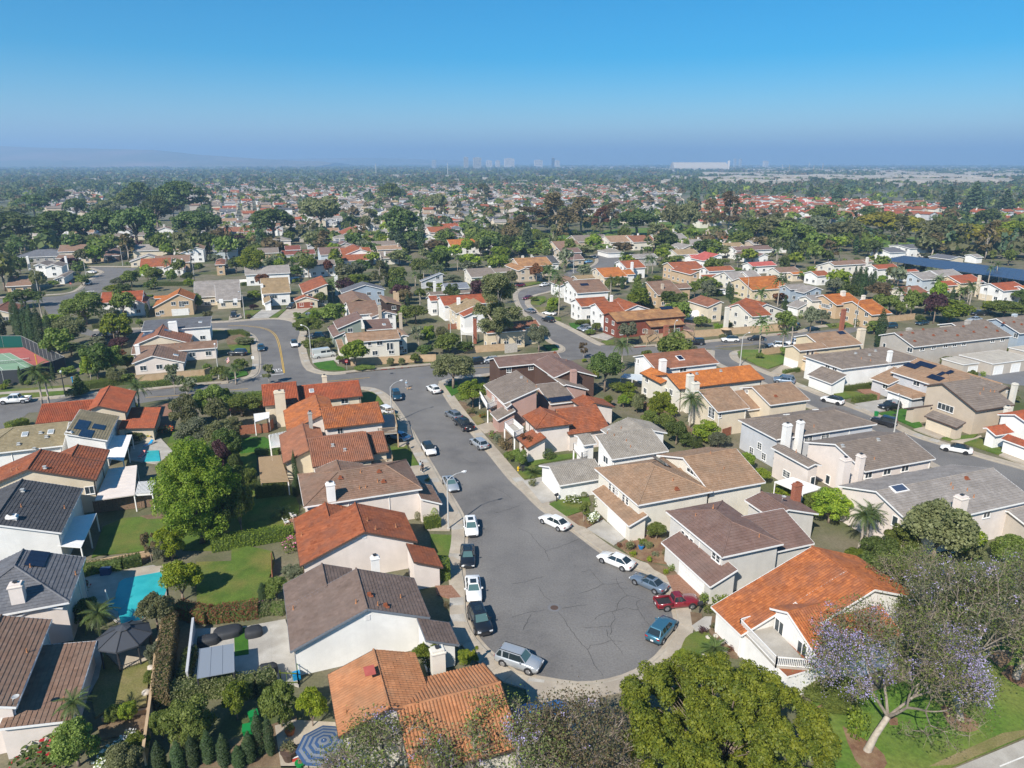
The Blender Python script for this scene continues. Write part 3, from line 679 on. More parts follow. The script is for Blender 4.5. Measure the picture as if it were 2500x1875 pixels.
def b_house(label,wall,roof,trim,style,wings,feats,name='house',cat='house',group=None,detail=None):
 wings=[tuple(w)+(0,0,.45,0)[len(w)-8:]for w in wings];feats=[q for f in feats for q in([('vent',*p,f[1],.35)for p in f[2]]if f[0]=='vent' else[tuple(f)+(0,None)[len(f)-7:]if f[0]=='win' else f])]
 cx=sum(w[0]+w[2]for w in wings)/(2*len(wings));cy=sum(w[1]+w[3]for w in wings)/(2*len(wings))
 o=Vector((cx,cy,0));dist=math.hypot(cx,cy);root=thing(name,label,cat,(cx,cy,0),0,group);FP.append((cx,cy,wings))
 if label!='x':
  q=label.split()[:6]
  while q[-1]in('with','and','of','the','a','in','on','by','under','to','left','right','its','behind','beside','at','half','over','white','brown','grey','long','one','two','two-tone','red','bright','dark','its','roof,','roofs,','for','from','above','vivid','large','small','wide','around'):q.pop()
  AUTO.append(('the '+' '.join(q).rstrip(','),cx,cy))
 lod=detail if detail is not None else(0 if dist<150 else(1 if dist<300 else 2))
 roofm=('roof_' if lod<2 else'roofplain_')+roof
 wm,rm,tm,fm=MB(),MB(),MB(),MB()
 for i,(ax,ay,bx,by,zr,wl,wr,sl,hA,hB,oh,zb)in enumerate(wings):
  A,B=Vector((ax,ay,0)),Vector((bx,by,0));L=(B-A).length;d=(B-A)/L;n=Vector((-d.y,d.x,0))
  pt=lambda u,v,z:A+d*u+n*v+Vector((0,0,z))
  ra,rb=pt(0,0,zr),pt(L,0,zr);slopes=[];zl,zr_=zr-sl*wl,zr-sl*wr
  if wl>.05:slopes.append([pt(L+hB,wl,zl),pt(-hA,wl,zl),ra,rb])
  if wr>.05:slopes.append([pt(-hA,-wr,zr_),pt(L+hB,-wr,zr_),rb,ra])
  if hA>.05:slopes.append([pt(-hA,wl,zl),pt(-hA,-wr,zr_),ra])
  if hB>.05:slopes.append([pt(L+hB,-wr,zr_),pt(L+hB,wl,zl),rb])
  flat=sl<.06
  for P in slopes:
   dn=Vector((0,0,.15));q=[p-o for p in P];m=len(P)
   rm.add([tuple(p)for p in q]+[tuple(p-dn)for p in q],[tuple(range(m)),tuple(range(2*m-1,m-1,-1))]+[(k,m+k,m+(k+1)%m,(k+1)%m)for k in range(m)])
   if lod<2 and not flat:roof_tiles(tm,P,(style if lod==0 else 0),.36 if style==1 else(.40 if lod==0 else.55),o)
  if lod<2 and not flat:
   if wl>.05 and wr>.05:caps(tm,ra,rb,o)
   if hA>.05:caps(tm,ra,pt(-hA,wl,zl),o,.11);caps(tm,ra,pt(-hA,-wr,zr_),o,.11)
   if hB>.05:caps(tm,rb,pt(L+hB,wl,zl),o,.11);caps(tm,rb,pt(L+hB,-wr,zr_),o,.11)
  dz=Vector((0,0,-.08));fw=.20 if lod<2 else.24
  def fas(p,q):fm.bar(p-o+dz,q-o+dz,.05,fw)
  for wv,z_ in((wl,zl),(-wr,zr_)):
   if abs(wv)>.05:
    k=.03 if wv>0 else-.03;fas(pt(-hA,wv+k,z_),pt(L+hB,wv+k,z_))
    if hA<=.05:fas(pt(-.03,wv,z_),pt(-.03,0,zr))
    if hB<=.05:fas(pt(L+.03,wv,z_),pt(L+.03,0,zr))
   else:fas(pt(0,.03 if wv==wl else-.03,zr),pt(L,.03 if wv==wl else-.03,zr))
  if hA>.05:fas(pt(-hA-.03,wl,zl),pt(-hA-.03,-wr,zr_))
  if hB>.05:fas(pt(L+hB+.03,wl,zl),pt(L+hB+.03,-wr,zr_))
# walls under this roof
  j=.004*i;og=min(.35,oh)
  u0=(-hA+oh if hA>.05 else og)+j;u1=(L+hB-oh if hB>.05 else L-og)-j
  v1=(wl-oh if wl>.05 else-.04)-j;v0=-((wr-oh)if wr>.05 else-.04)+j
  def zf(u,v):
   z=zr-sl*abs(v)
   if u<0 and hA>.05:z=min(z,zr-(zr-zl)/hA*(-u))
   if u>L and hB>.05:z=min(z,zr-(zr-zl)/hB*(u-L))
   return z-.13
  pk=v0<0<v1
  def side(seq):
   vs=[tuple(pt(u,v,zb)-o)for u,v in(seq[0],seq[-1])]+[tuple(pt(u,v,zf(u,v))-o)for u,v in reversed(seq)]
   wm.add(vs,[tuple(range(len(vs)))])
  us=[u0]+([0]if hA>.05 and u0<0 else[])+([L]if hB>.05 and u1>L else[])+[u1]
  side([(u,v0)for u in us]);side([(u,v1)for u in reversed(us)])
  side([(u1,v0)]+([(u1,0)]if pk and hB<=.05 else[])+[(u1,v1)]);side([(u0,v1)]+([(u0,0)]if pk and hA<=.05 else[])+[(u0,v0)])
  if zb>.1:wm.add([tuple(pt(u,v,zb)-o)for u,v in((u0,v0),(u0,v1),(u1,v1),(u1,v0))],[(0,1,2,3)])
 if lod==0:
  ax,ay,bx,by,zr,wl,wr,sl,hA,hB,oh,zb=wings[0];A,B=Vector((ax,ay,0)),Vector((bx,by,0));L=(B-A).length;d=(B-A)/L;n=Vector((-d.y,d.x,0))
  for u in(.6,L-.6):
   for w_ in(wl,-wr):
    if abs(w_)>1:
     p=A+d*u+n*(w_-math.copysign(oh-.06,w_))-o;q=A+d*u+n*w_-o;z=zr-sl*abs(w_)-.1;mb=MB();mb.bar((p.x,p.y,0),(p.x,p.y,z-.3),.08);mb.bar((p.x,p.y,z-.3),(q.x,q.y,z-.05),.08);part('downspout',mb,'trim_'+trim,root)
 part('wall',wm,'wall_'+wall,root)
 ro=part('roof',rm,roofm,root)
 if tm.f:t_=part('roof_tiles',tm,roofm,ro,False,True)
 part('fascia',fm,'trim_'+trim,root)
 def frame(i,sd,al,z,out=0.0):
  ax,ay,bx,by,zr,wl,wr,sl,hA,hB,oh,zb=wings[i];j=.004*i;og=min(.35,oh)
  A,B=Vector((ax,ay,0)),Vector((bx,by,0));L=(B-A).length;d=(B-A)/L;n=Vector((-d.y,d.x,0))
  if sd=='A':return A+d*((-hA+oh if hA>.05 else og)+j-out)+n*al+Vector((0,0,z)),-d
  if sd=='B':return A+d*((L+hB-oh if hB>.05 else L-og)-j+out)+n*al+Vector((0,0,z)),d
  if sd=='L':return A+d*al+n*((wl-oh if wl>.05 else-.04)-j+out)+Vector((0,0,z)),n
  return A+d*al-n*((wr-oh if wr>.05 else-.04)-j+out)+Vector((0,0,z)),-n
 if('auto',)in feats:
  feats=[f for f in feats if f!=('auto',)]
  for i,(ax,ay,bx,by,zr,wl,wr,sl,hA,hB,oh,zb)in enumerate(wings):
   L=math.hypot(bx-ax,by-ay);og=min(.35,oh);u0,u1=(-hA+oh if hA>.05 else og),(L+hB-oh if hB>.05 else L-og);v0,v1=-(wr-oh),wl-oh
   for sd,lo,hi in(('A',v0,v1),('B',v0,v1),('L',u0,u1),('R',u0,u1)):
    if hi-lo<1.8:continue
    p,nn=frame(i,sd,(lo+hi)/2,0)
    if nn.dot(-p)/p.length<.25:continue
    m=max(1,int((hi-lo)/3.4))
    for q in range(m):
     al=lo+(hi-lo)*(q+.5)/m;zt=zr-sl*abs(al)if sd in'AB' else(zr-sl*(wl if sd=='L' else wr))
     for z in(1.5,4.1):
      if z>zb and z+.95<zt:feats.append(('win',i,sd,al,z,1.4,1.2,0,None))
 for f in feats:
  k=f[0]
  if k in('win','gar','door','vent_grille'):
   p,nn=frame(f[1],f[2],f[3],f[4]);rz=math.atan2(nn.y,nn.x)-math.pi/2
   if k=='win':
    a,g=winmesh(f[5],f[6],f[7]);w_=link('window',a,root,p-o,rz);gp=link('pane',g,w_)
    if f[8]:setmat(gp,f[8])
   elif k=='gar':
    g=link('garage_door',garmesh(f[5],f[6]),root,p-o,rz)
    if f[7]:setmat(g,f[7])
   elif k=='door':
    w_=link('door',shared('door',lambda:(lambda m:(m.box((0,.02,1.03),(.95,.06,2.06)),m.box((0,.05,1.5),(.6,.03,.7)),m.box((0,.05,.55),(.6,.03,.7)),m.mesh('door','wood_red'))[-1])(MB())),root,p-o,rz)
   else:
    link('vent_grille',shared('vg',lambda:(lambda m:([m.box((0,.03,z*.09),(.5,.04,.05))for z in range(-3,4)],m.mesh('vent_grille','trim_white'))[-1])(MB())),root,p-o,rz)
  elif k=='chim':
   _,x,y,zt,sx,sy,mat=f;yaw=.35;mb=MB();p=Vector((x,y,0))-o
   mb.box((p.x,p.y,(zt-.22)/2),(sx,sy,zt-.22),yaw);c_=part('chimney',mb,mat,root)
   mb=MB();mb.box((p.x,p.y,zt-.27),(sx+.16,sy+.16,.12),yaw);mb.box((p.x,p.y,zt-.10),(sx*.92,sy*.92,.22),yaw);part('chimney_cap',mb,mat,c_)
   if lod==0:mb=MB();mb.tube([(p.x,p.y,zt-.05),(p.x,p.y,zt+.16)],[.15,.15],8);mb.box((p.x,p.y,zt+.18),(.42,.42,.05),yaw);part('flue',mb,'metal_dark' if'brick' not in mat else'roof_rust',c_)
  elif k=='vent':
   m_=shared('v'+f[4],lambda:ventmesh(f[4]));link(m_.name.split('.')[0],m_,root,Vector(f[1:4])-o,f[5])
  elif k in('sol','sky'):
   _,x,y,z,i,sd,nu,nv,sx,sy,mat=f
   ax,ay,bx,by,zr,wl,wr,sl,hA,hB,oh,zb=wings[i];d=(Vector((bx,by,0))-Vector((ax,ay,0))).normalized();n=Vector((-d.y,d.x,0))*(1 if sd=='L' else-1)
   if sd in'AB':n=d*(-1 if sd=='A' else 1);d=Vector((-n.y,n.x,0));h_=hA if sd=='A' else hB;sl=(sl*wl)/h_
   up=(-n+Vector((0,0,sl))).normalized();nn=d.cross(up).normalized()
   if nn.z<0:d=-d;nn=-nn
   rot=Matrix((d,up,nn)).transposed().to_4x4()
   def pan():
    m=MB();m.box((0,0,.10),(sx*.97,sy*.97,.04));return m.mesh('solar_panel' if k=='sol' else'skylight',mat)
   def dome():
    m=MB();m.box((0,0,.06),(sx,sy,.14));return m.mesh('skylight','trim_white')
   for a in range(nu):
    for b in range(nv):
     c=Vector((x,y,z))-o+d*((a-(nu-1)/2)*sx)+up*((b-(nv-1)/2)*sy)+nn*.04
     if k=='sol':q=link('solar_panel',shared(('pan',sx,sy,mat),pan),root)
     else:q=link('skylight',shared(('sky',sx,sy),dome),root)
     q.matrix_local=Matrix.Translation(c)@rot
     if k=='sky':g=link('pane',shared(('skp',sx,sy,mat),lambda:(lambda m:(m.box((0,0,.15),(sx*.8,sy*.8,.06)),m.mesh('pane',mat))[-1])(MB())),q)
  elif k=='balc':
   _,pts,zf_,hr,mat,flr,open_=f
   pts=[Vector((x,y,0))-o for x,y in pts];mb=MB();mb.poly([(p.x,p.y)for p in pts],zf_,.22);fl=part('balcony',mb,flr,root)
   rl=MB();bal=MB()
   for ii,(a,b)in enumerate(zip(pts,pts[1:]+pts[:1])):
    if ii in open_:continue
    rl.bar((a.x,a.y,zf_+hr),(b.x,b.y,zf_+hr),.09,.07);rl.bar((a.x,a.y,zf_+.12),(b.x,b.y,zf_+.12),.06,.06);nb=max(2,int((b-a).length/.16))
    for q in(a,b):rl.bar((q.x,q.y,zf_-.2),(q.x,q.y,zf_+hr+.06),.11)
    for k2 in range(1,nb):
     c=a.lerp(b,k2/nb);m=MB();m.bar((c.x,c.y,zf_+.12),(c.x,c.y,zf_+hr),.05)
     if lod==0:part('baluster',m,mat,fl)
     else:bal.add(m.v,m.f)
   part('railing',rl,mat,fl)
   if bal.f:part('balusters',bal,mat,fl)
   for q in pts[:2]if zf_>1.5 else[]:
    mb=MB();mb.bar((q.x,q.y,0),(q.x,q.y,zf_-.2),.22);part('post',mb,mat,root)
  elif k=='box':
   _,x,y,z,sx,sy,sz_,yaw,mat,nm=f;mb=MB();p=Vector((x,y,z))-o;mb.box(tuple(p),(sx,sy,sz_),yaw);part(nm,mb,mat,root)
 return root
def b_cover(pts,z,th,mat,label,posts=True,slats=0,postmat='trim_white',name='patio_cover',z2=None):

 c=Vector((sum(p[0]for p in pts)/len(pts),sum(p[1]for p in pts)/len(pts),0));root=thing(name,label,'patio cover',tuple(c))
 q=[Vector((*p,0))-c for p in pts];zz=[z]*len(q)
 if z2 is not None:zz[-1]=zz[-2]=z2
 P=[p+Vector((0,0,h))for p,h in zip(q,zz)]
 if slats and len(P)==4:
  for a,b in((0,3),(1,2)):
   mb=MB();mb.bar(P[a]-Vector((0,0,.18)),P[b]-Vector((0,0,.18)),.10,.2);part('beam',mb,mat,root)
  for i in range(slats):
   t=(i+.5)/slats;mb=MB();mb.bar(P[0].lerp(P[3],t),P[1].lerp(P[2],t),.09 if slats>0 else.1,.14);part('slat',mb,mat,root)
 else:
  mb=MB();n=len(P);dn=Vector((0,0,th));mb.add([tuple(p)for p in P]+[tuple(p-dn)for p in P],[tuple(range(n)),tuple(range(2*n-1,n-1,-1))]+[(k,n+k,n+(k+1)%n,(k+1)%n)for k in range(n)]);part('roof_sheet',mb,mat,root)
  if n==4:
   mb=MB();m=max(3,int((P[1]-P[0]).length/1.1))
   for i in range(m+1):mb.bar(P[0].lerp(P[1],i/m)+Vector((0,0,.01)),P[3].lerp(P[2],i/m)+Vector((0,0,.01)),.05,.035)
   part('seam_ribs',mb,mat,root,False,True)
 if posts:
  for p in P[:2]+([P[1].lerp(P[0],.5)]if(P[1]-P[0]).length>5 else[]):
   mb=MB();mb.bar((p.x*.97,p.y*.97,0),(p.x*.97,p.y*.97,p.z-th),.14);part('post',mb,postmat,root)
 return root
def b_fence(pts,h,mat,label,kind='board',name='wooden_fence',cat='fence',th=.05):
 c=Vector((pts[0][0],pts[0][1],0));root=thing(name,label,cat,tuple(c));q=[Vector((*p,0))-c for p in pts]
 if kind=='wall':
  mb=MB();cp=MB()
  for a,b in zip(q[:-1],q[1:]):
   d=(b-a).normalized()*(.001);mb.bar(a+Vector((0,0,h/2))-d,b+Vector((0,0,h/2))+d,.18,h)
   cp.bar(a+Vector((0,0,h+.03)),b+Vector((0,0,h+.03)),.24,.07)
  part('wall',mb,mat,root);part('coping',cp,mat,root);return root
 bd=MB();n=0
 for a,b in zip(q[:-1],q[1:]):
  L=(b-a).length;m=max(1,int(L/(.16 if kind=='board' else.5)));ps=max(1,int(L/2.4))
  for i in range(m):
   p,r=a.lerp(b,(i+.06)/m),a.lerp(b,(i+.94)/m);hh=h+rng.uniform(-.04,.04);j=rng.uniform(-.01,.01)
   bd.bar(p+Vector((0,0,hh/2+.03)),r+Vector((0,0,hh/2+.03)),.025,hh)if kind=='board' else bd.bar((p.x,p.y,.05),(p.x,p.y,hh),.03)
  for i in range(ps+1):
   p=a.lerp(b,i/ps);mb=MB();mb.bar((p.x,p.y,0),(p.x,p.y,h+.08),.1);part('post',mb,mat,root)
  r_=MB();
  for zz in(.35,h-.2):r_.bar(a+Vector((0,0,zz)),b+Vector((0,0,zz)),.05,.08)
  part('rail',r_,mat,root)
 part('boards' if kind=='board' else'pickets',bd,mat,root,False,True);return root
# ---------------------------------------------------------------- vehicles
CARS=dict(sedan=dict(L=4.85,W=1.86,H=1.44,wb=(1.52,-1.42),wr=.335,belt=.93,cab=(1.02,.34,-1.10,-1.95),rw=.60,prof=[(2.42,.42,.58,.70),(2.28,.28,.70,.84),(1.9,.20,.80,.90),(1.0,.19,.93,.93),(0,.19,.93,.93),(-1.2,.19,.94,.93),(-1.95,.22,.97,.92),(-2.3,.30,.96,.86),(-2.42,.42,.88,.76)]),coupe=dict(L=4.6,W=1.78,H=1.38,wb=(1.42,-1.36),wr=.33,belt=.90,cab=(.85,.15,-.95,-1.65),rw=.57,prof=[(2.30,.42,.56,.66),(2.15,.28,.68,.82),(1.8,.20,.78,.88),(.85,.19,.90,.89),(0,.19,.91,.89),(-1.1,.19,.92,.89),(-1.65,.22,.95,.88),(-2.15,.30,.94,.82),(-2.30,.42,.86,.72)]),suv=dict(L=4.75,W=1.94,H=1.72,wb=(1.42,-1.38),wr=.37,belt=1.08,cab=(1.05,.45,-1.90,-2.25),rw=.70,prof=[(2.37,.48,.75,.74),(2.22,.32,.92,.88),(1.85,.25,1.00,.95),(1.05,.24,1.08,.97),(0,.24,1.08,.97),(-1.5,.24,1.09,.97),(-2.2,.28,1.08,.93),(-2.37,.45,1.00,.84)]),hatch=dict(L=4.55,W=1.90,H=1.60,wb=(1.45,-1.45),wr=.37,belt=1.02,cab=(1.15,.42,-1.55,-2.08),rw=.66,prof=[(2.27,.45,.68,.74),(2.12,.30,.86,.88),(1.8,.22,.94,.93),(1.1,.20,1.02,.95),(0,.20,1.02,.95),(-1.5,.21,1.05,.95),(-2.1,.27,1.06,.91),(-2.27,.45,.96,.80)]),jeep=dict(L=4.5,W=1.88,H=1.86,wb=(1.35,-1.30),wr=.42,belt=1.18,cab=(.62,.40,-2.05,-2.15),rw=.80,prof=[(2.2,.55,.95,.70),(2.1,.45,1.10,.76),(1.6,.40,1.14,.80),(.62,.38,1.18,.84),(0,.36,1.18,.86),(-1.5,.38,1.18,.86),(-2.1,.40,1.18,.86),(-2.2,.5,1.15,.84)]),van=dict(L=5.93,W=2.0,H=2.62,wb=(2.0,-1.65),wr=.36,belt=1.5,cab=(2.25,1.45,-2.85,-2.92),rw=.84,prof=[(2.96,.45,.85,.80),(2.86,.32,1.05,.92),(2.5,.26,1.35,.97),(2.2,.26,1.50,.99),(0,.26,1.50,1.0),(-1.5,.26,1.50,1.0),(-2.85,.30,1.50,.99),(-2.96,.42,1.45,.96)]),pickup=dict(L=5.75,W=2.02,H=1.93,wb=(1.92,-1.75),wr=.42,belt=1.22,cab=(1.35,.75,-.85,-1.05),rw=.72,bed=(-1.15,-2.80),prof=[(2.87,.55,.95,.84),(2.75,.42,1.12,.95),(2.2,.36,1.18,.98),(1.35,.34,1.22,1.0),(0,.34,1.22,1.0),(-1.10,.34,1.22,1.0),(-1.13,.34,.80,1.0),(-2.80,.40,.80,.99),(-2.87,.5,.78,.96)]),smallpickup=dict(L=4.95,W=1.76,H=1.62,wb=(1.55,-1.40),wr=.36,belt=1.02,cab=(.95,.42,-.42,-.55),rw=.62,bed=(-.62,-2.40),prof=[(2.47,.48,.78,.72),(2.36,.36,.92,.83),(1.9,.30,.98,.86),(.95,.28,1.02,.88),(0,.28,1.02,.88),(-.58,.28,1.02,.88),(-.61,.28,.66,.88),(-2.40,.34,.66,.87),(-2.47,.42,.64,.84)]))
def carmeshes(t):
 if('car',t)in MESHC:return MESHC[('car',t)]
 c=CARS[t];hw=c['W']/2;k0=hw/max(p[3]for p in c['prof']);out={}
 mb=MB();vs=[];fs=[];m=10
 for x,zb,zt,w in c['prof']:
  w*=k0;mid=zb+(zt-zb)*.55
  vs+=[(x,y,z)for y,z in((-w*.86,zb),(-w*.97,zb+.12),(-w,mid),(-w*.97,zt-.09),(-w*.88,zt),(w*.88,zt),(w*.97,zt-.09),(w,mid),(w*.97,zb+.12),(w*.86,zb))]
 n=len(c['prof'])
 for i in range(n-1):
  for k in range(m):fs.append((i*m+k,(i+1)*m+k,(i+1)*m+(k+1)%m,i*m+(k+1)%m))
 fs+=[tuple(range(m)),tuple((n-1)*m+k for k in range(m-1,-1,-1))]
 mb.add(vs,fs)
 if'bed' in c:
  b0,b1=c['bed'];zt=c['belt']-.02;zf=min(p[2]for p in c['prof']if p[0]<b0)
  for sy in(-1,1):mb.box(((b0+b1)/2,sy*(hw*.94-.02),(zf+zt)/2-.03),(b0-b1,.11,zt-zf+.06))
  mb.box((b1-.02,0,(zf+zt)/2-.03),(.09,hw*1.86,zt-zf+.02))
  g=MB();g.box(((b0+b1)/2,0,zf+.02),(b0-b1-.1,hw*1.72,.05));out['bed_liner']=g.mesh('bed_liner','car_trim')
 out['body']=mb.mesh('body','car_white',True)
 xa,xb,xc,xd=c['cab'];bz=c['belt']-.03;H=c['H'];wb_=hw*.88;wr_=c['rw']*(hw/(c['W']/2));
# glass house
 B=[(xa,-wb_*.86,bz),(xa-.35,-wb_,bz),(xd+.25,-wb_,bz+.02),(xd,-wb_*.88,bz+.02)];T=[(xb,-wr_*.92,H-.07),(xb-.22,-wr_,H-.05),(xc+.2,-wr_,H-.05),(xc,-wr_*.92,H-.08)]
 mir=lambda p:(p[0],-p[1],p[2])
 def gl(nm,faces,shift=0):
  g=MB()
  for f in faces:g.add(list(f),[tuple(range(len(f)))])
  out[nm]=g.mesh(nm,'car_glass')
 gl('windshield',[(mir(B[0]),B[0],T[0],mir(T[0]))][0:1]);gl('rear_window',[(B[3],mir(B[3]),mir(T[3]),T[3])])
 side=[(B[0],B[1],T[1],T[0]),(B[1],B[2],T[2],T[1]),(B[2],B[3],T[3],T[2])]
 gl('side_window',[tuple(reversed(f))for f in side]+[tuple(mir(p)for p in f)for f in side])
 rf=MB();ring=[T[0],T[1],T[2],T[3],mir(T[3]),mir(T[2]),mir(T[1]),mir(T[0])];cx=(xb+xc)/2
 up=[(cx+(p[0]-cx)*.93,p[1]*.86,H)for p in ring];q=8
 rf.add(ring+up+[(cx,0,H+.025)],[(k,(k+1)%q,q+(k+1)%q,q+k)for k in range(q)][::-1]+[(q+k,q+(k+1)%q,2*q)for k in range(q)])
 for s in(1,-1):
  S=(lambda p:(p[0],p[1]*s*1.0,p[2]))
  for a,b in((B[0],T[0]),(B[3],T[3])):rf.bar(S(a),S(b),.07,.06)
  xm=(xb+xc)/2;rf.bar((xm-.02,-wb_*s*1.0,bz),(xm-.02,-wr_*1.01*s,H-.06),.05,.05)
  if t in('suv','van','jeep','hatch'):rf.bar((xd+.75,-wb_*s,bz),(xd+.75,-wr_*1.01*s,H-.06),.16 if t!='van' else 1.6,.07)
 if t=='van':
  rf=MB();rf.add(ring+up+[(cx,0,H+.025)],[(k,(k+1)%q,q+(k+1)%q,q+k)for k in range(q)]+[(q+k,q+(k+1)%q,2*q)for k in range(q)])
  for s in(1,-1):
   for x0,x1 in((xd+.02,-.9),(.35,.55),(1.45,1.5)):rf.add([(x0,-wb_*1.02*s,bz),(x1,-wb_*1.02*s,bz),(x1,-wr_*1.02*s,H-.05),(x0,-wr_*1.02*s,H-.05)],[(0,1,2,3)])
   rf.add([(-.95,-wb_*1.02*s,2.1),(xb,-wb_*.97*s,2.1),(xb,-wr_*1.02*s,H-.05),(-.95,-wr_*1.02*s,H-.05)],[(0,1,2,3)])
  rf.add([(xd-.02,-wb_*.9,bz),(xd-.02,wb_*.9,bz),(xc-.03,wr_*.93,H-.05),(xc-.03,-wr_*.93,H-.05)],[(0,1,2,3)])
 out['roof']=rf.mesh('roof','car_white',False)
 r=c['wr']*1.08;w_=MB();w_.lathe([(r*1.17,-.012),(r*1.17,.012)],(0,0,0),18);me=w_.mesh('wheel_arch','car_trim');me.transform(Matrix.Rotation(math.pi/2,4,'X'));out['arch']=me
 w_=MB();w_.lathe([(r*.62,-.11),(r*.93,-.115),(r,-.08),(r,.08),(r*.93,.115),(r*.62,.11)],(0,0,0),18)
 me=w_.mesh('wheel','rubber');me.transform(Matrix.Rotation(math.pi/2,4,'X'));out['wheel']=me
 w_=MB();w_.lathe([(r*.10,-.118),(r*.64,-.112),(r*.66,0),(r*.64,.112),(r*.10,.118)],(0,0,0),14)
 for k in range(5):
  a=k*1.2566
  for sg in(-1,1):w_.bar((math.cos(a)*r*.1,math.sin(a)*r*.1,sg*.122),(math.cos(a)*r*.6,math.sin(a)*r*.6,sg*.118),.06,.02)
 me=w_.mesh('rim','rim');me.transform(Matrix.Rotation(math.pi/2,4,'X'));out['rim']=me
 p0=c['prof'][1];p1=c['prof'][-2];xf=c['prof'][0][0];xr=c['prof'][-1][0]
 h_=MB();h_.box((0,0,0),(.22,.36,.13));out['headlight']=h_.mesh('headlight','lamp_clear');out['_hl']=(xf-.10,hw*.66,p0[2]-.17)
 h_=MB();h_.box((0,0,0),(.14,.30 if t not in('van','pickup','smallpickup')else.14,.16 if t not in('van','pickup','smallpickup')else.36));out['tail_light']=h_.mesh('tail_light','lamp_red');out['_tl']=(xr+.05,hw*.70 if t not in('van','pickup','smallpickup')else hw*.88,p1[2]-.18 if t not in('pickup','smallpickup')else c['belt']-.25)
 h_=MB();h_.box((xf-.02,0,p0[1]+.13),(.07,hw*1.1,.26));out['grille']=h_.mesh('grille','car_trim');h_=MB();h_.box((xr+.0,0,p1[1]+.08),(.08,hw*1.5,.10));out['bumper']=h_.mesh('rear_bumper','car_trim')
 h_=MB();h_.box((0,0,0),(.03,.32,.16));out['plate']=h_.mesh('license_plate','white_plastic')
 h_=MB();h_.box((0,0,0),(.12,.22,.15));out['mirror']=h_.mesh('wing_mirror','car_white');out['_mi']=(xa-.45,hw*.90+.14,bz+.08)
 h_=MB();h_.box((cx+.15,0,H+.022),(.85,.72,.02));out['sunroof']=h_.mesh('sunroof','car_glass')
 MESHC[('car',t)]=out;return out
def b_car(t,x,y,yaw,col,label,feats=(),cat=None,group=None):
 m=carmeshes(t);c=CARS[t]
 nm={'pickup':'pickup_truck','smallpickup':'pickup_truck','van':'parked_van','suv':'parked_suv','jeep':'parked_suv'}.get(t,'parked_car')
 o=thing(nm,label,cat or{'pickup':'pickup truck','smallpickup':'pickup truck','van':'van','suv':'suv','jeep':'suv'}.get(t,'car'),(x,y,.03),yaw,group)
 cm='car_'+col;d=math.hypot(x,y)
 b=link('body',m['body'],o);setmat(b,cm);r=link('roof',m['roof'],o);setmat(r,'car_black' if'blackroof' in feats else cm)
 if'blackroof' in feats:setmat(r,'car_glass')
 for k in('windshield','rear_window','side_window'):
  g=link(k,m[k],o)
  if k=='windshield' and'shade' in feats:setmat(g,'car_shade')
 if'bed_liner' in m:link('bed_liner',m['bed_liner'],o)
 for wx in c['wb']:
  for s in(-1,1):
   link('wheel_arch',m['arch'],o,(wx,s*(c['W']/2-.015),c['wr']*1.08-.03));w=link('wheel',m['wheel'],o,(wx,s*(c['W']/2-.085),c['wr']*1.08-.03));rm=link('rim',m['rim'],w)
   if'darkrim' in feats:setmat(rm,'rim_dark')
 if d<400:
  for s in(-1,1):
   x0,y0,z0=m['_hl'];link('headlight',m['headlight'],o,(x0,s*y0,z0));x0,y0,z0=m['_tl'];link('tail_light',m['tail_light'],o,(x0,s*y0,z0))
   x0,y0,z0=m['_mi'];q=link('wing_mirror',m['mirror'],o,(x0,s*y0,z0));setmat(q,cm)
  link('grille',m['grille'],o);link('rear_bumper',m['bumper'],o);xr=c['prof'][-1][0]
  link('license_plate',m['plate'],o,(xr-.035,0,c['prof'][-2][1]+.3))
  if'sunroof' in feats:link('sunroof',m['sunroof'],o)
 if'rack' in feats:
  mb=MB()
  for s in(-1,1):mb.bar((.5,s*.62,c['H']+.04),(-1.9,s*.62,c['H']+.04),.05)
  part('roof_rail',mb,'car_trim',o)
 return o
# ---------------------------------------------------------------- street furniture and yard things
def b_lamp(x,y,h,yaw,arm,label,mat='pole_grey'):
 o=thing('street_lamp',label,'street lamp',(x,y,0),yaw);mb=MB()
 mb.tube([(0,0,0),(0,0,h*.5),(0,0,h)],[.13,.105,.08],8);mb.box((0,0,.12),(.34,.34,.24));part('pole',mb,mat,o)
 if arm:
  mb=MB();mb.tube([(0,0,h-.05),(arm*.25,0,h+.45),(arm*.6,0,h+.75),(arm,0,h+.85)],[.055,.05,.045,.04],6);part('arm',mb,'galv',o)
  mb=MB();mb.tube([(arm-.1,0,h+.86),(arm+.3,0,h+.87),(arm+.62,0,h+.84)],[.07,.15,.08],8);hd=part('lamp_head',mb,'white_plastic',o)
  mb=MB();mb.box((arm+.3,0,h+.73),(.4,.2,.05));part('lens',mb,'lamp_clear',hd)
 else:
  mb=MB();mb.lathe([(.04,0),(.2,.1),(.24,.35),(.08,.5)],(0,0,h),8);part('lamp_head',mb,'white_plastic',o)
 return o
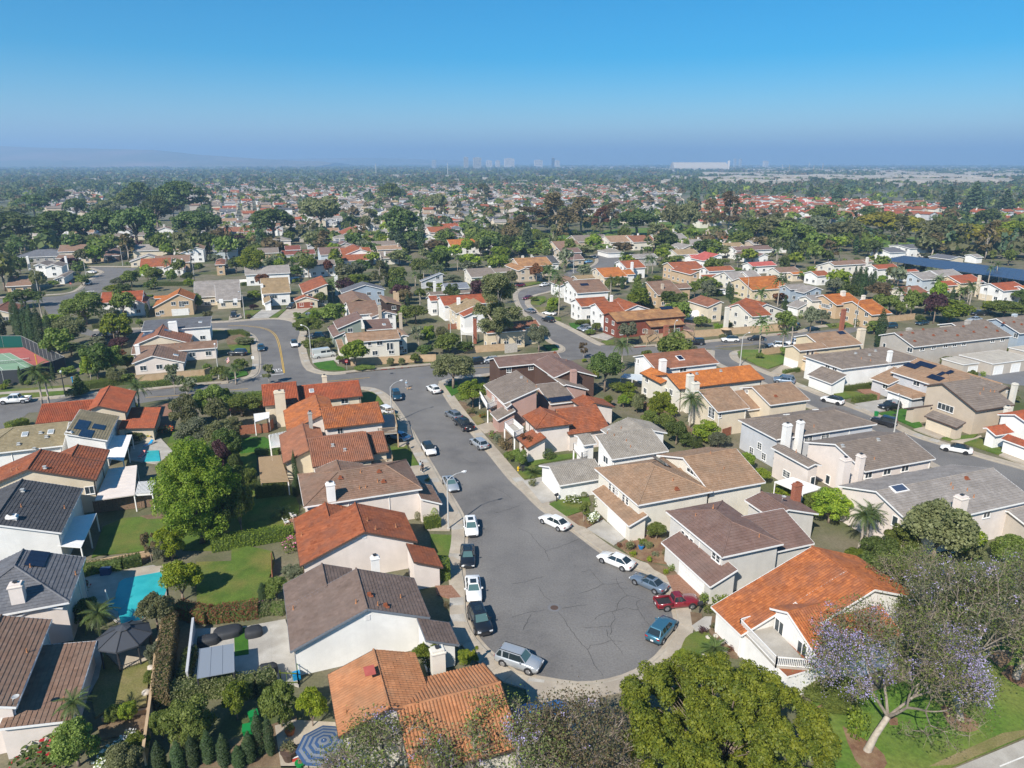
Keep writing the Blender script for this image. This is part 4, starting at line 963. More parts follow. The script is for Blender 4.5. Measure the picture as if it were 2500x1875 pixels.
def b_sign(x,y,yaw,kind,label,h=2.3):
 o=thing({'stop':'stop_sign','post':'street_sign'}[kind],label,'sign',(x,y,0),yaw);mb=MB();mb.tube([(0,0,0),(0,0,h+.3)],[.035,.035],6);part('post',mb,'galv',o)
 if kind=='stop':
  mb=MB();n=8;vs=[(.06,.38*math.cos(math.pi/8+k*math.pi/4),h+.38*math.sin(math.pi/8+k*math.pi/4))for k in range(n)]+[(.03,.38*math.cos(math.pi/8+k*math.pi/4),h+.38*math.sin(math.pi/8+k*math.pi/4))for k in range(n)]
  mb.add(vs,[tuple(range(n)),tuple(range(2*n-1,n-1,-1))]+[(k,n+k,n+(k+1)%n,(k+1)%n)for k in range(n)]);p=part('plate',mb,'red_plastic',o)
  glyph_on(p,'STOP',h,.072)
 else:
  mb=MB();mb.box((.05,0,h),(.03,.62,.75));part('plate',mb,'white_plastic',o)
 return o
def glyph_on(parent,txt,zc,x,w=.09,hh=.20):
 G=GLYPHS
 for i,ch in enumerate(txt):
  mb=MB();y0=-.24+i*.135
  for k,(a,b,c,d)in enumerate(G[ch]):mb.bar((x+k*.001,y0+a*w,zc-hh/2+b*hh),(x+k*.001,y0+c*w,zc-hh/2+d*hh),.025,.006,(1,0,0))
  part('letter',mb,'white_plastic',parent)
def b_bin(x,y,yaw,mat,label,w=.6,h=1.05):
 o=thing('wheeled_bin',label,'bin',(x,y,0),yaw);mb=MB();mb.box((0,0,h*.46),(w*.8,w*.85,h*.86),0,None,1.15);part('body',mb,mat,o)
 mb=MB();mb.box((0,0,h*.94),(w*1.05,w*1.08,.07));part('lid',mb,mat,o)
 for s in(-1,1):mb=MB();mb.tube([(-w*.42,s*w*.3,.1),(-w*.42,s*w*.42,.1)],[.1,.1],8);part('wheel',mb,'rubber',o)
def b_mailbox(x,y,yaw,label,mat='metal_dark'):
 o=thing('mailbox',label,'mailbox',(x,y,0),yaw);mb=MB();mb.bar((0,0,0),(0,0,1.1),.1);part('post',mb,mat,o)
 mb=MB();mb.box((0,0,1.17),(.5,.42,.16));mb.tube([(-.25,0,1.25),(.25,0,1.25)],[.21,.21],10);part('box',mb,mat,o)
def b_hydrant(x,y,label):
 o=thing('fire_hydrant',label,'fire hydrant',(x,y,0));mb=MB();mb.lathe([(.16,0),(.16,.06),(.11,.08),(.11,.55),(.15,.58),(.13,.68),(.04,.76)],(0,0,0),10);part('body',mb,'yellow_plastic',o)
 mb=MB();mb.tube([(-.2,0,.45),(.2,0,.45)],[.06,.06],8);mb.tube([(0,-.22,.4),(0,0,.4)],[.08,.08],8);part('outlet',mb,'yellow_plastic',o)
def b_hoop(x,y,yaw,label):
 o=thing('basketball_hoop',label,'basketball hoop',(x,y,0),yaw);mb=MB();mb.box((-.3,0,.15),(.9,.7,.3));part('base',mb,'metal_dark',o)
 mb=MB();mb.tube([(-.3,0,.2),(-.3,0,2.9),(.3,0,3.1)],[.05,.05,.04],6);part('pole',mb,'metal_dark',o)
 mb=MB();mb.box((.36,0,3.25),(.04,1.2,.8));bd=part('backboard',mb,'glass_pale',o);mb=MB()
 for a in range(12):t=a*.5236;mb.bar((.62+.23*math.cos(t),.23*math.sin(t),3.05),(.62+.23*math.cos(t+.5236),.23*math.sin(t+.5236),3.05),.03)
 part('rim',mb,'red_plastic',bd)
def b_umbrella(x,y,w,h,label,mat,open_=True,stripe=None):
 o=thing('parasol',label,'parasol',(x,y,0),.3);mb=MB();mb.tube([(0,0,0),(0,0,h)],[.03,.03],6);part('pole',mb,'white_plastic',o)
 if open_:
  n=8;rings=9
  for a in range(n):
   for b in range(rings):
    r0,r1=w/2*b/rings,w/2*(b+1)/rings;t0,t1=a*6.2832/n,(a+1)*6.2832/n;zf=lambda r:h-.05-.55*(r/(w/2))**1.3
    A_=[(r0,t0),(r1,t0),(r1,t1),(r0,t1)];key=mat if(stripe is None or b%2==0)else stripe
    CAN.setdefault((o.name,key),MB()).add([(r*math.cos(t),r*math.sin(t),zf(r))for r,t in A_],[(0,1,2,3)])
  for key in[k for k in CAN if k[0]==o.name]:part('canopy' if key[1]==mat else'stripe',CAN.pop(key),key[1],o)
 else:
  mb=MB();mb.lathe([(.10,h*.45),(.19,h*.5),(.14,h*.75),(.04,h+.05)],(0,0,0),9);part('canopy',mb,mat,o)
CAN={}
def b_gazebo(x,y,w,h,yaw,label):
 o=thing('gazebo',label,'gazebo',(x,y,0),yaw);n=8;P=[(w/2*math.cos(k*math.pi/4),w/2*math.sin(k*math.pi/4))for k in range(n)]
 for k in range(n):
  a,b=P[k],P[(k+1)%n];mb=MB();z0,z1=h*.70,h*.95;q=.22
  mb.add([(a[0],a[1],z0),(b[0],b[1],z0),(b[0]*q,b[1]*q,z1),(a[0]*q,a[1]*q,z1),(a[0],a[1],z0-.16),(b[0],b[1],z0-.16)],[(0,1,2,3),(4,5,1,0)]);part('roof_panel',mb,'gazebo',o)
  mb=MB();mb.add([(a[0]*.28,a[1]*.28,h*.985),(b[0]*.28,b[1]*.28,h*.985),(0,0,h*1.06)],[(0,1,2)]);part('cupola_panel',mb,'gazebo',o)
  mb=MB();mb.bar((a[0],a[1],z0+.03),(a[0]*.22,a[1]*.22,z1+.03),.07);part('rib',mb,'metal_dark',o)
  mb=MB();mb.bar((a[0]*.92,a[1]*.92,0),(a[0]*.92,a[1]*.92,z0-.05),.13);part('post',mb,'metal_dark',o)
  if k%2==0:
   c_,d_=(a[0]*.92,a[1]*.92),(b[0]*.92,b[1]*.92);mb=MB();mb.bar((*c_,.75),(*d_,.75),.05);mb.bar((*c_,.15),(*d_,.15),.05)
   for i in range(1,9):t=i/9;mb.bar((c_[0]+(d_[0]-c_[0])*t,c_[1]+(d_[1]-c_[1])*t,.15),(c_[0]+(d_[0]-c_[0])*t,c_[1]+(d_[1]-c_[1])*t,.75),.025)
   part('railing',mb,'metal_dark',o)
def b_covered(x,y,w,d,h,yaw,label,mat='cover_black',name='covered_furniture',cat='furniture cover'):

 o=thing(name,label,cat,(x,y,0),yaw);mb=MB();n=14;prof=[(1,0),(1.0,.55),(.97,.85),(.80,1.0),(.4,1.04)];vs=[];fs=[]
 for r,z in prof:
  for k in range(n):
   t=2*math.pi*k/n;e=1/(abs(math.cos(t))**4+abs(math.sin(t))**4)**.25;j=rng.uniform(.96,1.04);vs.append((math.cos(t)*e*w/2*r*j,math.sin(t)*e*d/2*r*j,z*h*rng.uniform(.95,1.03)+.0))
 for i in range(len(prof)-1):
  for k in range(n):fs.append((i*n+k,i*n+(k+1)%n,(i+1)*n+(k+1)%n,(i+1)*n+k))
 fs.append(tuple((len(prof)-1)*n+k for k in range(n)));mb.add(vs,fs);part('cover',mb,mat,o,True)
 mb=MB();mb.tube([(math.cos(k*.449)*w/2*1.0/(abs(math.cos(k*.449))**4+abs(math.sin(k*.449))**4)**.25,math.sin(k*.449)*d/2/(abs(math.cos(k*.449))**4+abs(math.sin(k*.449))**4)**.25,.05)for k in range(15)],[.03]*15,4);part('hem',mb,mat,o)
def b_lounger(x,y,yaw,label,mat='white_plastic',cush='blue_plastic'):
 o=thing('pool_lounger',label,'lounger',(x,y,0),yaw);mb=MB();mb.box((0,0,.32),(1.9,.66,.06));part('frame',mb,mat,o)
 mb=MB();mb.box((-.25,0,.39),(1.3,.56,.08));mb.bar((.4,0,.38),(1.0,0,.85),.56,.08,(0,0,1));part('cushion',mb,cush,o)
 for sx in(-.8,.8):
  for sy in(-.28,.28):mb=MB();mb.bar((sx,sy,0),(sx,sy,.3),.05);part('leg',mb,mat,o)
def b_chair(x,y,yaw,label,mat='white_plastic'):
 o=thing('garden_chair',label,'chair',(x,y,.1),yaw);mb=MB();mb.box((0,0,.42),(.62,.62,.06));part('seat',mb,mat,o)
 mb=MB();mb.bar((-.28,0,.45),(-.5,0,1.05),.6,.05,(1,0,0));part('backrest',mb,mat,o)
 for sx in(-.26,.26):
  for sy in(-.26,.26):mb=MB();mb.bar((sx,sy,0),(sx,sy,.4),.05);part('leg',mb,mat,o)
 for sy in(-.33,.33):mb=MB();mb.bar((-.35,sy,.65),(.28,sy,.65),.06);part('armrest',mb,mat,o)
def b_table(x,y,yaw,w,d,label,mat='wood',h=.75):
 o=thing('garden_table',label,'table',(x,y,0),yaw);mb=MB();mb.box((0,0,h),(w,d,.05));part('table_top',mb,mat,o)
 for sx in(-1,1):
  for sy in(-1,1):mb=MB();mb.bar((sx*(w/2-.08),sy*(d/2-.08),0),(sx*(w/2-.08),sy*(d/2-.08),h),.06);part('leg',mb,mat,o)
def b_pot(x,y,r,h,mat,label,plant=None):
 o=thing('flower_pot',label,'pot',(x,y,0));mb=MB();mb.lathe([(r*.65,0),(r,h*.85),(r*1.1,h*.86),(r*1.1,h),(r*.9,h)],(0,0,0),12);part('pot',mb,mat,o)
 mb=MB();mb.lathe([(r*.88,h-.05),(r*.3,h+.02)],(0,0,0),10);part('soil',mb,'soil',o)
 if plant:tm,cm,W,H=archetype('shrub',0,0);c=link('plant',cm,o,(0,0,h-.25),0,(r*2.2/W,r*2.2/W,.7));setmat(c,plant)
def b_post(x,y,h,label,name='post',cat='post',mat='galv',r=.05):
 o=thing(name,label,cat,(x,y,0));mb=MB();mb.tube([(0,0,0),(0,0,h)],[r,r],6);part('shaft',mb,mat,o);mb=MB();mb.box((0,0,h),(r*3,r*3,r*1.5));part('cap',mb,mat,o);return o
def b_flag(x,y,z,yaw,label):
 o=thing('flag',label,'flag',(x,y,z),yaw);mb=MB();mb.tube([(0,0,0),(1.1,0,1.1)],[.02,.02],5);part('pole',mb,'white_plastic',o)
 for k in range(7):
  mb=MB();a=.16*k;mb.quad((.35+a*.15,0,.42-a),(1.1+a*.12,.05,1.05-a),(1.1+(a+.15)*.12,.05,1.05-a-.15),(.35+(a+.15)*.15,0,.42-a-.15));part('stripe',mb,'red_plastic' if k%2==0 else'white_cloth',o)
 mb=MB();mb.quad((.33,-.012,.44),(.70,.012,.76),(.74,.012,.40),(.37,-.012,.06));part('canton',mb,'navy',o)
def b_manhole(x,y,r,label,mat='trim_brown'):
 o=thing('manhole_cover',label,'manhole cover',(x,y,.03),0);mb=MB();mb.lathe([(r,-.005),(r,.008),(r*.95,.012)],(0,0,0),20);part('plate',mb,mat,o)
 mb=MB();mb.lathe([(r*1.7,-.008),(r*1.7,.003)],(0,0,0),24);part('collar',mb,'asphalt_far',o)
def b_person(x,y,yaw,label,top,trousers,hair='hair',stride=.25,arm=.1,hold=None,hat=None):
 o=thing('person',label,'person',(x,y,.13 if hold!='leash' else.03),yaw)
 J=[(0,0,.95),(0,0,1.15),(0,0,1.38),(0,0,1.50),(.02,0,1.60),(.03,0,1.70)];Rr=[(.155,.11),(.15,.10),(.17,.11),(.06,.06),(.095,.085),(.07,.07)]
 V=list(J);E_=[(i,i+1)for i in range(5)];RR=list(Rr)
 def ch(root,pts,rad):
  k=root
  for p,r in zip(pts,rad):V.append(p);RR.append((r,r));E_.append((k,len(V)-1));k=len(V)-1
 for s,f in((1,stride),(-1,-stride)):
  ch(0,[(f*.1,s*.10,.86),(f*.55+.03,s*.10,.48),(f*.9-.02,s*.10,.09),(f*.9+.14,s*.11,.045)],[.105,.07,.05,.045])
  a=arm if s>0 else-arm*.3
  ch(2,[(0,s*.20,1.38),(a*.3-.03,s*.25,1.12),(a+.08,s*.24,.92+max(0,a)*.7),(a+.13,s*.24,.84+max(0,a)*.8)],[.06,.045,.035,.04])
 me=bpy.data.meshes.new('body');me.from_pydata(V,E_,[]);b=link('body',me,o);me.materials.append(M('skin'))
 sk=b.modifiers.new('skin','SKIN');
 for v,r in zip(me.skin_vertices[0].data,RR):v.radius=r
 me.skin_vertices[0].data[0].use_root=True;sd=b.modifiers.new('sub','SUBSURF');sd.levels=1;sd.render_levels=1
 mb=MB();mb.lathe([(.10,.98),(.19,1.0),(.185,1.15),(.20,1.36),(.14,1.46),(.07,1.50)],(0,0,0),10)
 for s in(-1,1):a=arm if s>0 else-arm*.3;mb.tube([(0,s*.17,1.40),(a*.3-.03,s*.25,1.12)],[.085,.07],7)
 part('shirt',mb,top,o,True)
 mb=MB()
 for s,f in((1,stride),(-1,-stride)):mb.tube([(0,s*.08,1.0),(f*.1,s*.10,.84),(f*.55+.03,s*.10,.48),(f*.9-.02,s*.10,.10)],[.13,.125,.09,.07],8)
 part('trousers',mb,trousers,o,True)
 mb=MB();mb.lathe([(.105,1.63),(.112,1.70),(.09,1.77),(.03,1.80)],(.015,0,0),9);part('hat' if hat else'hair',mb,hat or hair,o,True)
 mb=MB()
 for s,f in((1,stride),(-1,-stride)):mb.box((f*.9+.06,s*.105,.04),(.28,.10,.08))
 part('shoes',mb,'white_plastic',o)
 return o
def b_dog(x,y,yaw,label):
 o=thing('dog',label,'dog',(x,y,.03),yaw)
 V=[(-.3,0,.48),(0,0,.46),(.28,0,.48),(.42,0,.60),(.52,0,.70),(.68,0,.66)];RR=[(.10,.11),(.11,.11),(.13,.15),(.08,.09),(.085,.08),(.04,.04)];E_=[(i,i+1)for i in range(5)]
 def ch(root,pts,rad):
  k=root
  for p,r in zip(pts,rad):V.append(p);RR.append((r,r));E_.append((k,len(V)-1));k=len(V)-1
 for s in(-1,1):
  ch(0,[(-.30,s*.09,.36),(-.24,s*.09,.28),(-.38,s*.09,.17),(-.36,s*.09,.03)],[.075,.05,.03,.03]);ch(2,[(.26,s*.09,.34),(.25,s*.09,.18),(.27,s*.09,.03)],[.05,.035,.03])
 ch(0,[(-.45,0,.55),(-.62,0,.66)],[.035,.02])
 me=bpy.data.meshes.new('body');me.from_pydata(V,E_,[]);b=link('body',me,o);me.materials.append(M('dog_tan'));b.modifiers.new('skin','SKIN')
 for v,r in zip(me.skin_vertices[0].data,RR):v.radius=r
 me.skin_vertices[0].data[1].use_root=True;sd=b.modifiers.new('sub','SUBSURF');sd.levels=1;sd.render_levels=1
 mb=MB()
 for s in(-1,1):mb.add([(.48,s*.05,.77),(.54,s*.07,.77),(.50,s*.10,.68)],[(0,1,2)])
 part('ear',mb,'dog_tan',o)
def b_courtfence(pts,h,label,green=()):
 root=thing('court_fence',label,'fence',(*pts[0],0));c=Vector((*pts[0],0));q=[Vector((*p,0))-c for p in pts]
 for i,(a,b)in enumerate(zip(q[:-1],q[1:])):
  mb=MB();mb.bar(a+Vector((0,0,h/2+.05)),b+Vector((0,0,h/2+.05)),.03,h-.1);part('windscreen',mb,'courtfence_green' if i in green else'courtfence',root)
  m=max(1,int((b-a).length/3.2))
  for k in range(m+1):p=a.lerp(b,k/m);mb=MB();mb.tube([p,p+Vector((0,0,h+.1))],[.05,.05],6);part('post',mb,'galv',root)
  mb=MB();mb.bar(a+Vector((0,0,h+.06)),b+Vector((0,0,h+.06)),.06);part('rail',mb,'galv',root)
def b_net(a,b,label):
 o=thing('tennis_net',label,'net',(*a,0));a_,b_=Vector((0,0,0)),Vector((b[0]-a[0],b[1]-a[1],0));mb=MB();n=22
 for i in range(n+1):p=a_.lerp(b_,i/n);mb.bar(p+Vector((0,0,.1)),p+Vector((0,0,.95)),.025)
 for z in(.1,.3,.5,.7,.9):mb.bar(a_+Vector((0,0,z)),b_+Vector((0,0,z)),.03)
 part('netting',mb,'metal_dark',o,False,True);mb=MB();mb.bar(a_+Vector((0,0,1)),b_+Vector((0,0,1)),.07);part('tape',mb,'white_cloth',o)
 for p in(a_,b_):mb=MB();mb.tube([p,p+Vector((0,0,1.1))],[.05,.05],6);part('post',mb,'metal_dark',o)
def b_box(name,label,cat,x,y,z,sx,sy,sz,yaw,mat,capmat=None):
 o=thing(name,label,cat,(x,y,z),yaw);mb=MB();mb.box((0,0,sz/2),(sx,sy,sz));part('body',mb,mat,o)
 mb=MB();mb.box((0,0,sz+.02),(sx*1.04,sy*1.04,.05));part('lid',mb,capmat or mat,o)
def b_stone(x,y,r,label,mat='stonework'):
 mb=MB();mb.lathe([(r*.8,-.05),(r,r*.25),(r*.8,r*.6),(r*.3,r*.8)],(0,0,0),8);mb.v=[(a*rng.uniform(.8,1.15),b*rng.uniform(.8,1.15),c)for a,b,c in mb.v]
 o=link('garden_rock',mb.mesh('garden_rock',mat,True),None,(x,y,.1));tag(o,label,'rock')
# ---------------------------------------------------------------- far country
def pix(x,y,z=0.0):

 p=R(17.303);d=y*math.cos(p)-(z-CAMH)*math.sin(p);yy=y*math.sin(p)+(z-CAMH)*math.cos(p)
 return 1250+1735*x/d,937.5-1735*yy/d
def inpoly(x,y,P):
 c=False;j=len(P)-1
 for i in range(len(P)):
  if(P[i][1]>y)!=(P[j][1]>y)and x<(P[j][0]-P[i][0])*(y-P[i][1])/(P[j][1]-P[i][1])+P[i][0]:c=not c
  j=i
 return c
def f1(*p):return[(x*.3752,330+y*.3752)for x,y in p]
def f2(*p):return[(830+x*.3752,330+y*.3752)for x,y in p]
def f3(*p):return[(1660+x*.3797,330+y*.3797)for x,y in p]
Z_HOUSE=[f1((1280,345),(2212,330),(2212,800),(1900,780),(1420,640),(1400,500),(1180,420)),f1((300,380),(640,380),(650,500),(560,560),(300,500)),f1((0,690),(400,700),(1500,700),(2212,790),(2212,640),(1900,640),(1400,640)),f2((0,420),(700,440),(1180,440),(1180,560),(1150,640),(860,700),(500,800),(0,800)),f2((0,330),(2212,340),(2212,440),(1500,440),(0,430)),f2((1800,430),(2212,420),(2212,560),(2060,600),(1800,600)),f2((1300,650),(2212,640),(2212,800),(1300,800)),f2((650,520),(1200,500),(1180,800),(500,800)),f3((0,640),(300,640),(640,700),(640,790),(0,790))]
Z_RED=[f3((260,405),(600,415),(1500,455),(1960,480),(1960,560),(1500,560),(1050,590),(800,560),(600,560),(350,560),(100,600),(100,480)),f3((2000,500),(2200,510),(2200,560),(2000,550))]
Z_PARK=[f2((1150,640),(1480,630),(2060,600),(2060,570),(2212,560),(2212,660),(1300,700),(1160,720)),f3((0,560),(60,590),(380,610),(360,660),(0,660)),f3((1300,640),(1560,660),(1560,780),(1250,780))]
Z_INDUS=[f3((200,190),(2212,200),(2212,360),(1400,380),(600,355),(300,320),(200,240)),f2((1600,180),(2212,190),(2212,250),(1200,215)),f2((1500,160),(1700,170),(1700,200),(900,200),(900,170))]
Z_NONE=[[(2140,634),(2540,700),(2540,660),(2190,624)]]
Z_HOUSE+=[f2((0,330),(2212,330),(2212,570),(0,570)),f1((1000,330),(2212,330),(2212,560),(1400,560))]
Z_PINES=f1((-100,470),(1420,450),(1950,480),(1950,740),(-100,770))
TAKEN=[]
LANDMARKS=[]
def nearest_mark(x,y):
 best=min(LANDMARKS,key=lambda l:(l[1]-x)**2+((l[2]-y)*.7)**2)
 dx,dy=x-best[1],y-best[2];r=math.hypot(dx,dy)
 rel=('just behind' if r<40 else'far behind')if dy>abs(dx)*1.1 else('in front of' if dy<-abs(dx)*1.1 else('right of' if dx>0 else'left of'))
 return rel,best[0]
USED={}
ORD=['','next ','third ','fourth ','fifth ','sixth ','seventh ','eighth ','ninth ','tenth ','eleventh ','twelfth ','thirteenth ','fourteenth ']
def unique_label(core,x,y):
 rel,nm=nearest_mark(x,y);lab=f'{core} {rel} {nm}';k=USED.get(lab,0);USED[lab]=k+1
 o=ORD[k]if k<len(ORD)else ORD[k%len(ORD)]+'farther '
 q=(o+lab).split()[:16]
 while q[-1]in('with','and','of','the','a','in','on','by','under','to','its','behind','beside','at','half','over'):q.pop()
 return' '.join(q)
def b_far():
 mb=MB();S=14000.0;n=14
 mb.add([(-S,-600,-.06),(S,-600,-.06),(S,S,-.06),(-S,S,-.06)],[(0,1,2,3)]);struct('ground',mb,'far_land')
 mb=MB();mb.add([(-340,-40,-.02),(340,-40,-.02),(560,640,-.02),(-560,640,-.02)],[(0,1,2,3)]);struct('ground',mb,'yard')
 for i,zp in enumerate(Z_PARK):
  P=[]
  for u,v in zp:
   t=math.tan(math.atan((v-937.5)/1735)+R(17.303));d=CAMH/max(t,.01);P.append((d*math.cos(0)*0+(u-1250)/1735*(d*math.cos(R(17.303))+CAMH*math.sin(R(17.303))),d))
  m=MB();m.poly(P,.03+.002*i);struct('lawn',m,'park_lawn')
# -------- houses: six kinds, copied
 kinds=[]
 def proto(label,wall,roof,wings,chim):
  h=b_house(label,wall,roof,'white',-1,wings,([('chim',*chim,.9,.8,'wall_ivory')]if chim else[])+[('win',0,'R',u,z,1.4,1.2,0,None)for u in(2.2,6.0,9.6)for z in(1.5,4.0)if z<wings[0][4]-wings[0][7]*wings[0][6]-.7],'house','house','houses of the far suburb',2)
  h.location=(0,0,0);return h
 W=lambda x0,y0,x1,y1,zr,w,p,hA=0,hB=0:(x0,y0,x1,y1,zr,w,w,p,hA,hB,.4,0)
 base=[([W(-6,0,6,0,6.9,5,.36)],(3,1.5,8)),([W(-6.5,0,6.5,0,6.6,4.6,.36),W(3,-6.5,3,2,5.6,3.2,.38)],(-5,2,7.8)),([W(-3,0,3,0,4.3,5,.32,4,4)],(4,0,5.4)),([W(-7,0,5,0,4.4,4.6,.34),W(-4,-6,-4,3,4.2,3.4,.36)],(5,1,5.6)),([W(-5,1,6,1,7,5,.36),W(-6,-4.5,3,-4.5,3.6,2.6,.3)],(5.4,2,8)),([W(-2,0,3,0,6.7,5,.34,3.5,3.5),W(-4,-5,-4,2,4.4,3,.36)],None)]
 protos=[proto('x','white','brown',w,c)for w,c in base]
 used=[False]*len(protos)
 cols_g=['brown','greybrown','grey','lightbrown','ash','tan','rust','slate','mauve','red','greybrown','ash','dark'];cols_r=['rust','red','brownred','orange','rust','crimson','red'];walls=['white','ivory','cream','pinkwhite','stone','cool','beige','white']
 a=R(20);ca,sa=math.cos(a),math.sin(a);spots=[]
 for iu in range(-130,131):
  for iv in range(6,110):
   u=iu*16.5+rng.uniform(-1.5,1.5);v=iv*25+(7 if iv%2 else-3.5)+rng.uniform(-1.5,1.5);x,y=u*ca-v*sa+300,u*sa+v*ca
   if y<260 or y>2400:continue
   px_,py_=pix(x,y)
   if not(-40<px_<2540)or py_>640:continue
   red=any(inpoly(px_,py_,P)for P in Z_RED);hs=red or any(inpoly(px_,py_,P)for P in Z_HOUSE)
   if not hs or any(inpoly(px_,py_,P)for P in Z_PARK+Z_NONE):continue
   if any((x-tx)**2+(y-ty)**2<tr*tr for tx,ty,tr in TAKEN):continue
   if rng.random()<(.06 if red else.14):continue
   spots.append((math.hypot(x,y),x,y,red))
 spots.sort();nh=[0]
 stuffm={}
 for d,x,y,red in spots:
  k=rng.randrange(len(protos));col=rng.choice(cols_r if red else cols_g);wl=rng.choice(walls);rz=a+rng.choice([0,math.pi/2,math.pi,-math.pi/2])
  if nh[0]<FAR_HOUSES:
   nh[0]+=1;o=protos[k]if not used[k]else dup(protos[k]);used[k]=True
   o.location=(x,y,0);o.rotation_euler=(0,0,rz);s=rng.uniform(.92,1.1);o.scale=(s,s,s)
   cn=dict(brown='brown',greybrown='grey brown',grey='grey',lightbrown='light brown',ash='pale grey',tan='tan',rust='rust red',slate='slate',mauve='mauve',red='red',brownred='brown red',orange='orange',crimson='crimson',dark='charcoal')[col]
   wn=dict(white='white',ivory='ivory',cream='cream',pinkwhite='pinkish',stone='stone coloured',cool='pale grey',beige='beige')[wl]
   o['label']=unique_label(f'{wn} house with {cn} roof',x,y);o['group']='houses of the far suburb'
   for c in o.children:
    if c.name.startswith('roof'):setmat(c,'roofplain_'+col)
    if c.name.startswith('wall'):setmat(c,'wall_'+wl)
    if c.name.startswith('chimney'):setmat(c,'wall_'+wl)
  else:
   mr=stuffm.setdefault('roofplain_'+col,MB());mw=stuffm.setdefault('wall_'+wl,MB());L,wd,h=rng.uniform(10,14),rng.uniform(8,10),rng.choice([2.8,4.8,5])
   c_,s_=math.cos(rz),math.sin(rz);T=lambda q:(x+q[0]*c_-q[1]*s_,y+q[0]*s_+q[1]*c_,q[2]);l2,w2=L/2,wd/2;zr=h+wd*.18
   mw.add([T(q)for q in((-l2,-w2,0),(l2,-w2,0),(l2,w2,0),(-l2,w2,0),(-l2,-w2,h),(l2,-w2,h),(l2,w2,h),(-l2,w2,h),(-l2,0,zr),(l2,0,zr))],[(0,1,5,4),(1,2,6,9,5),(2,3,7,6),(3,0,4,8,7)])
   k_=.5;mr.add([T(q)for q in((-l2-k_,-w2-k_,h-.1),(l2+k_,-w2-k_,h-.1),(l2+k_,0,zr+.1),(-l2-k_,0,zr+.1),(l2+k_,w2+k_,h-.1),(-l2-k_,w2+k_,h-.1))],[(0,1,2,3),(3,2,4,5)])
   mw.box((x+l2*.6*c_,y+l2*.6*s_,(zr+.9)/2),(.9,.8,zr+.9),rz)
 for k,m in stuffm.items():stuffo('distant_roofs' if'roof' in k else'distant_walls',m,k)
 for i,u_ in enumerate(used):
  if not u_:
   for c in list(protos[i].children):bpy.data.objects.remove(c)
   bpy.data.objects.remove(protos[i])
# -------- trees: individuals near, masses beyond
 n_ind=0;cand=[]
 for _ in range(7500):
  y=230+(1600-230)*rng.random()**1.1;x=rng.uniform(-.78,.78)*y*1.02
  px_,py_=pix(x,y)
  if not(-60<px_<2560)or py_>640:continue
  hs=any(inpoly(px_,py_,P)for P in Z_HOUSE);red=any(inpoly(px_,py_,P)for P in Z_RED)
  if any(inpoly(px_,py_,P)for P in Z_PARK)and rng.random()<.85:continue
  if any(inpoly(px_,py_,P)for P in Z_NONE):continue
  if inpoly(px_,py_,Z_PINES)and rng.random()<.8:continue
  if rng.random()<(.55 if hs else.5):continue
  if red and rng.random()<.6:continue
  if any((x-tx)**2+(y-ty)**2<(tr*.72)**2 for tx,ty,tr in TAKEN):continue
  cand.append((math.hypot(x,y),x,y,hs or red))
 cand.sort();mass={}
 kindn=dict(broad='broad',round='rounded',bushy='low bushy',pine='spreading',conifer='conical',euca='tall loose',cypress='columnar')
 for d,x,y,hs in cand:
  kind=rng.choices(['broad','round','bushy','pine','conifer','euca','cypress'],[30,18,16 if hs else 6,8,9,8,4])[0]
  mt={'broad':['leaf_mid','leaf_dark','leaf_olive','leaf_mid','leaf_olive','leaf_mid','leaf_brown'],'round':['leaf_mid','leaf_dark','leaf_ficus'],'bushy':['leaf_mid','leaf_ficus','leaf_olive'],'pine':['leaf_pine'],'conifer':['leaf_conifer'],'euca':['leaf_olive','leaf_olive','leaf_brown'],'cypress':['leaf_cypress']}[kind];mt=rng.choice(mt)
  h={'broad':9.5,'round':8.5,'bushy':5.5,'pine':12,'conifer':14,'euca':15,'cypress':10}[kind]*rng.uniform(.7,1.45)*(.85 if hs else 1);w={'broad':9.5,'round':8.5,'bushy':6.5,'pine':12,'conifer':7,'euca':8.5,'cypress':2.2}[kind]*rng.uniform(.8,1.5)
  if n_ind<FAR_TREES:
   n_ind+=1;cn={'leaf_mid':'green','leaf_dark':'dark green','leaf_olive':'olive','leaf_brown':'brownish','leaf_ficus':'yellow green','leaf_pine':'dark','leaf_conifer':'dark','leaf_cypress':'dark'}[mt]
   b_tree(kind,x,y,w,h,unique_label(f'{cn} {kindn[kind]} tree',x,y),mt,2,'trees of the far suburb')
  else:mass.setdefault(mt,[]).append((x,y,w,h,kind))
 for _ in range(9000):
  y=1300*math.exp(rng.random()*2.15);x=rng.uniform(-.8,.8)*y*1.02;px_,py_=pix(x,y)
  if any(inpoly(px_,py_,P)for P in Z_INDUS)and rng.random()<.1:continue
  if any(inpoly(px_,py_,P)for P in Z_RED+Z_HOUSE)and rng.random()<.6:continue
  g_=1+y/5000;mass.setdefault(rng.choice(['leaf_mid','leaf_dark','leaf_olive','leaf_dark','leaf_conifer','leaf_brown']if rng.random()<.75 else['leaf_dark']),[]).append((x,y,rng.uniform(8,14)*g_*(1.6 if y>3000 else 1),rng.uniform(6,13),'broad'))
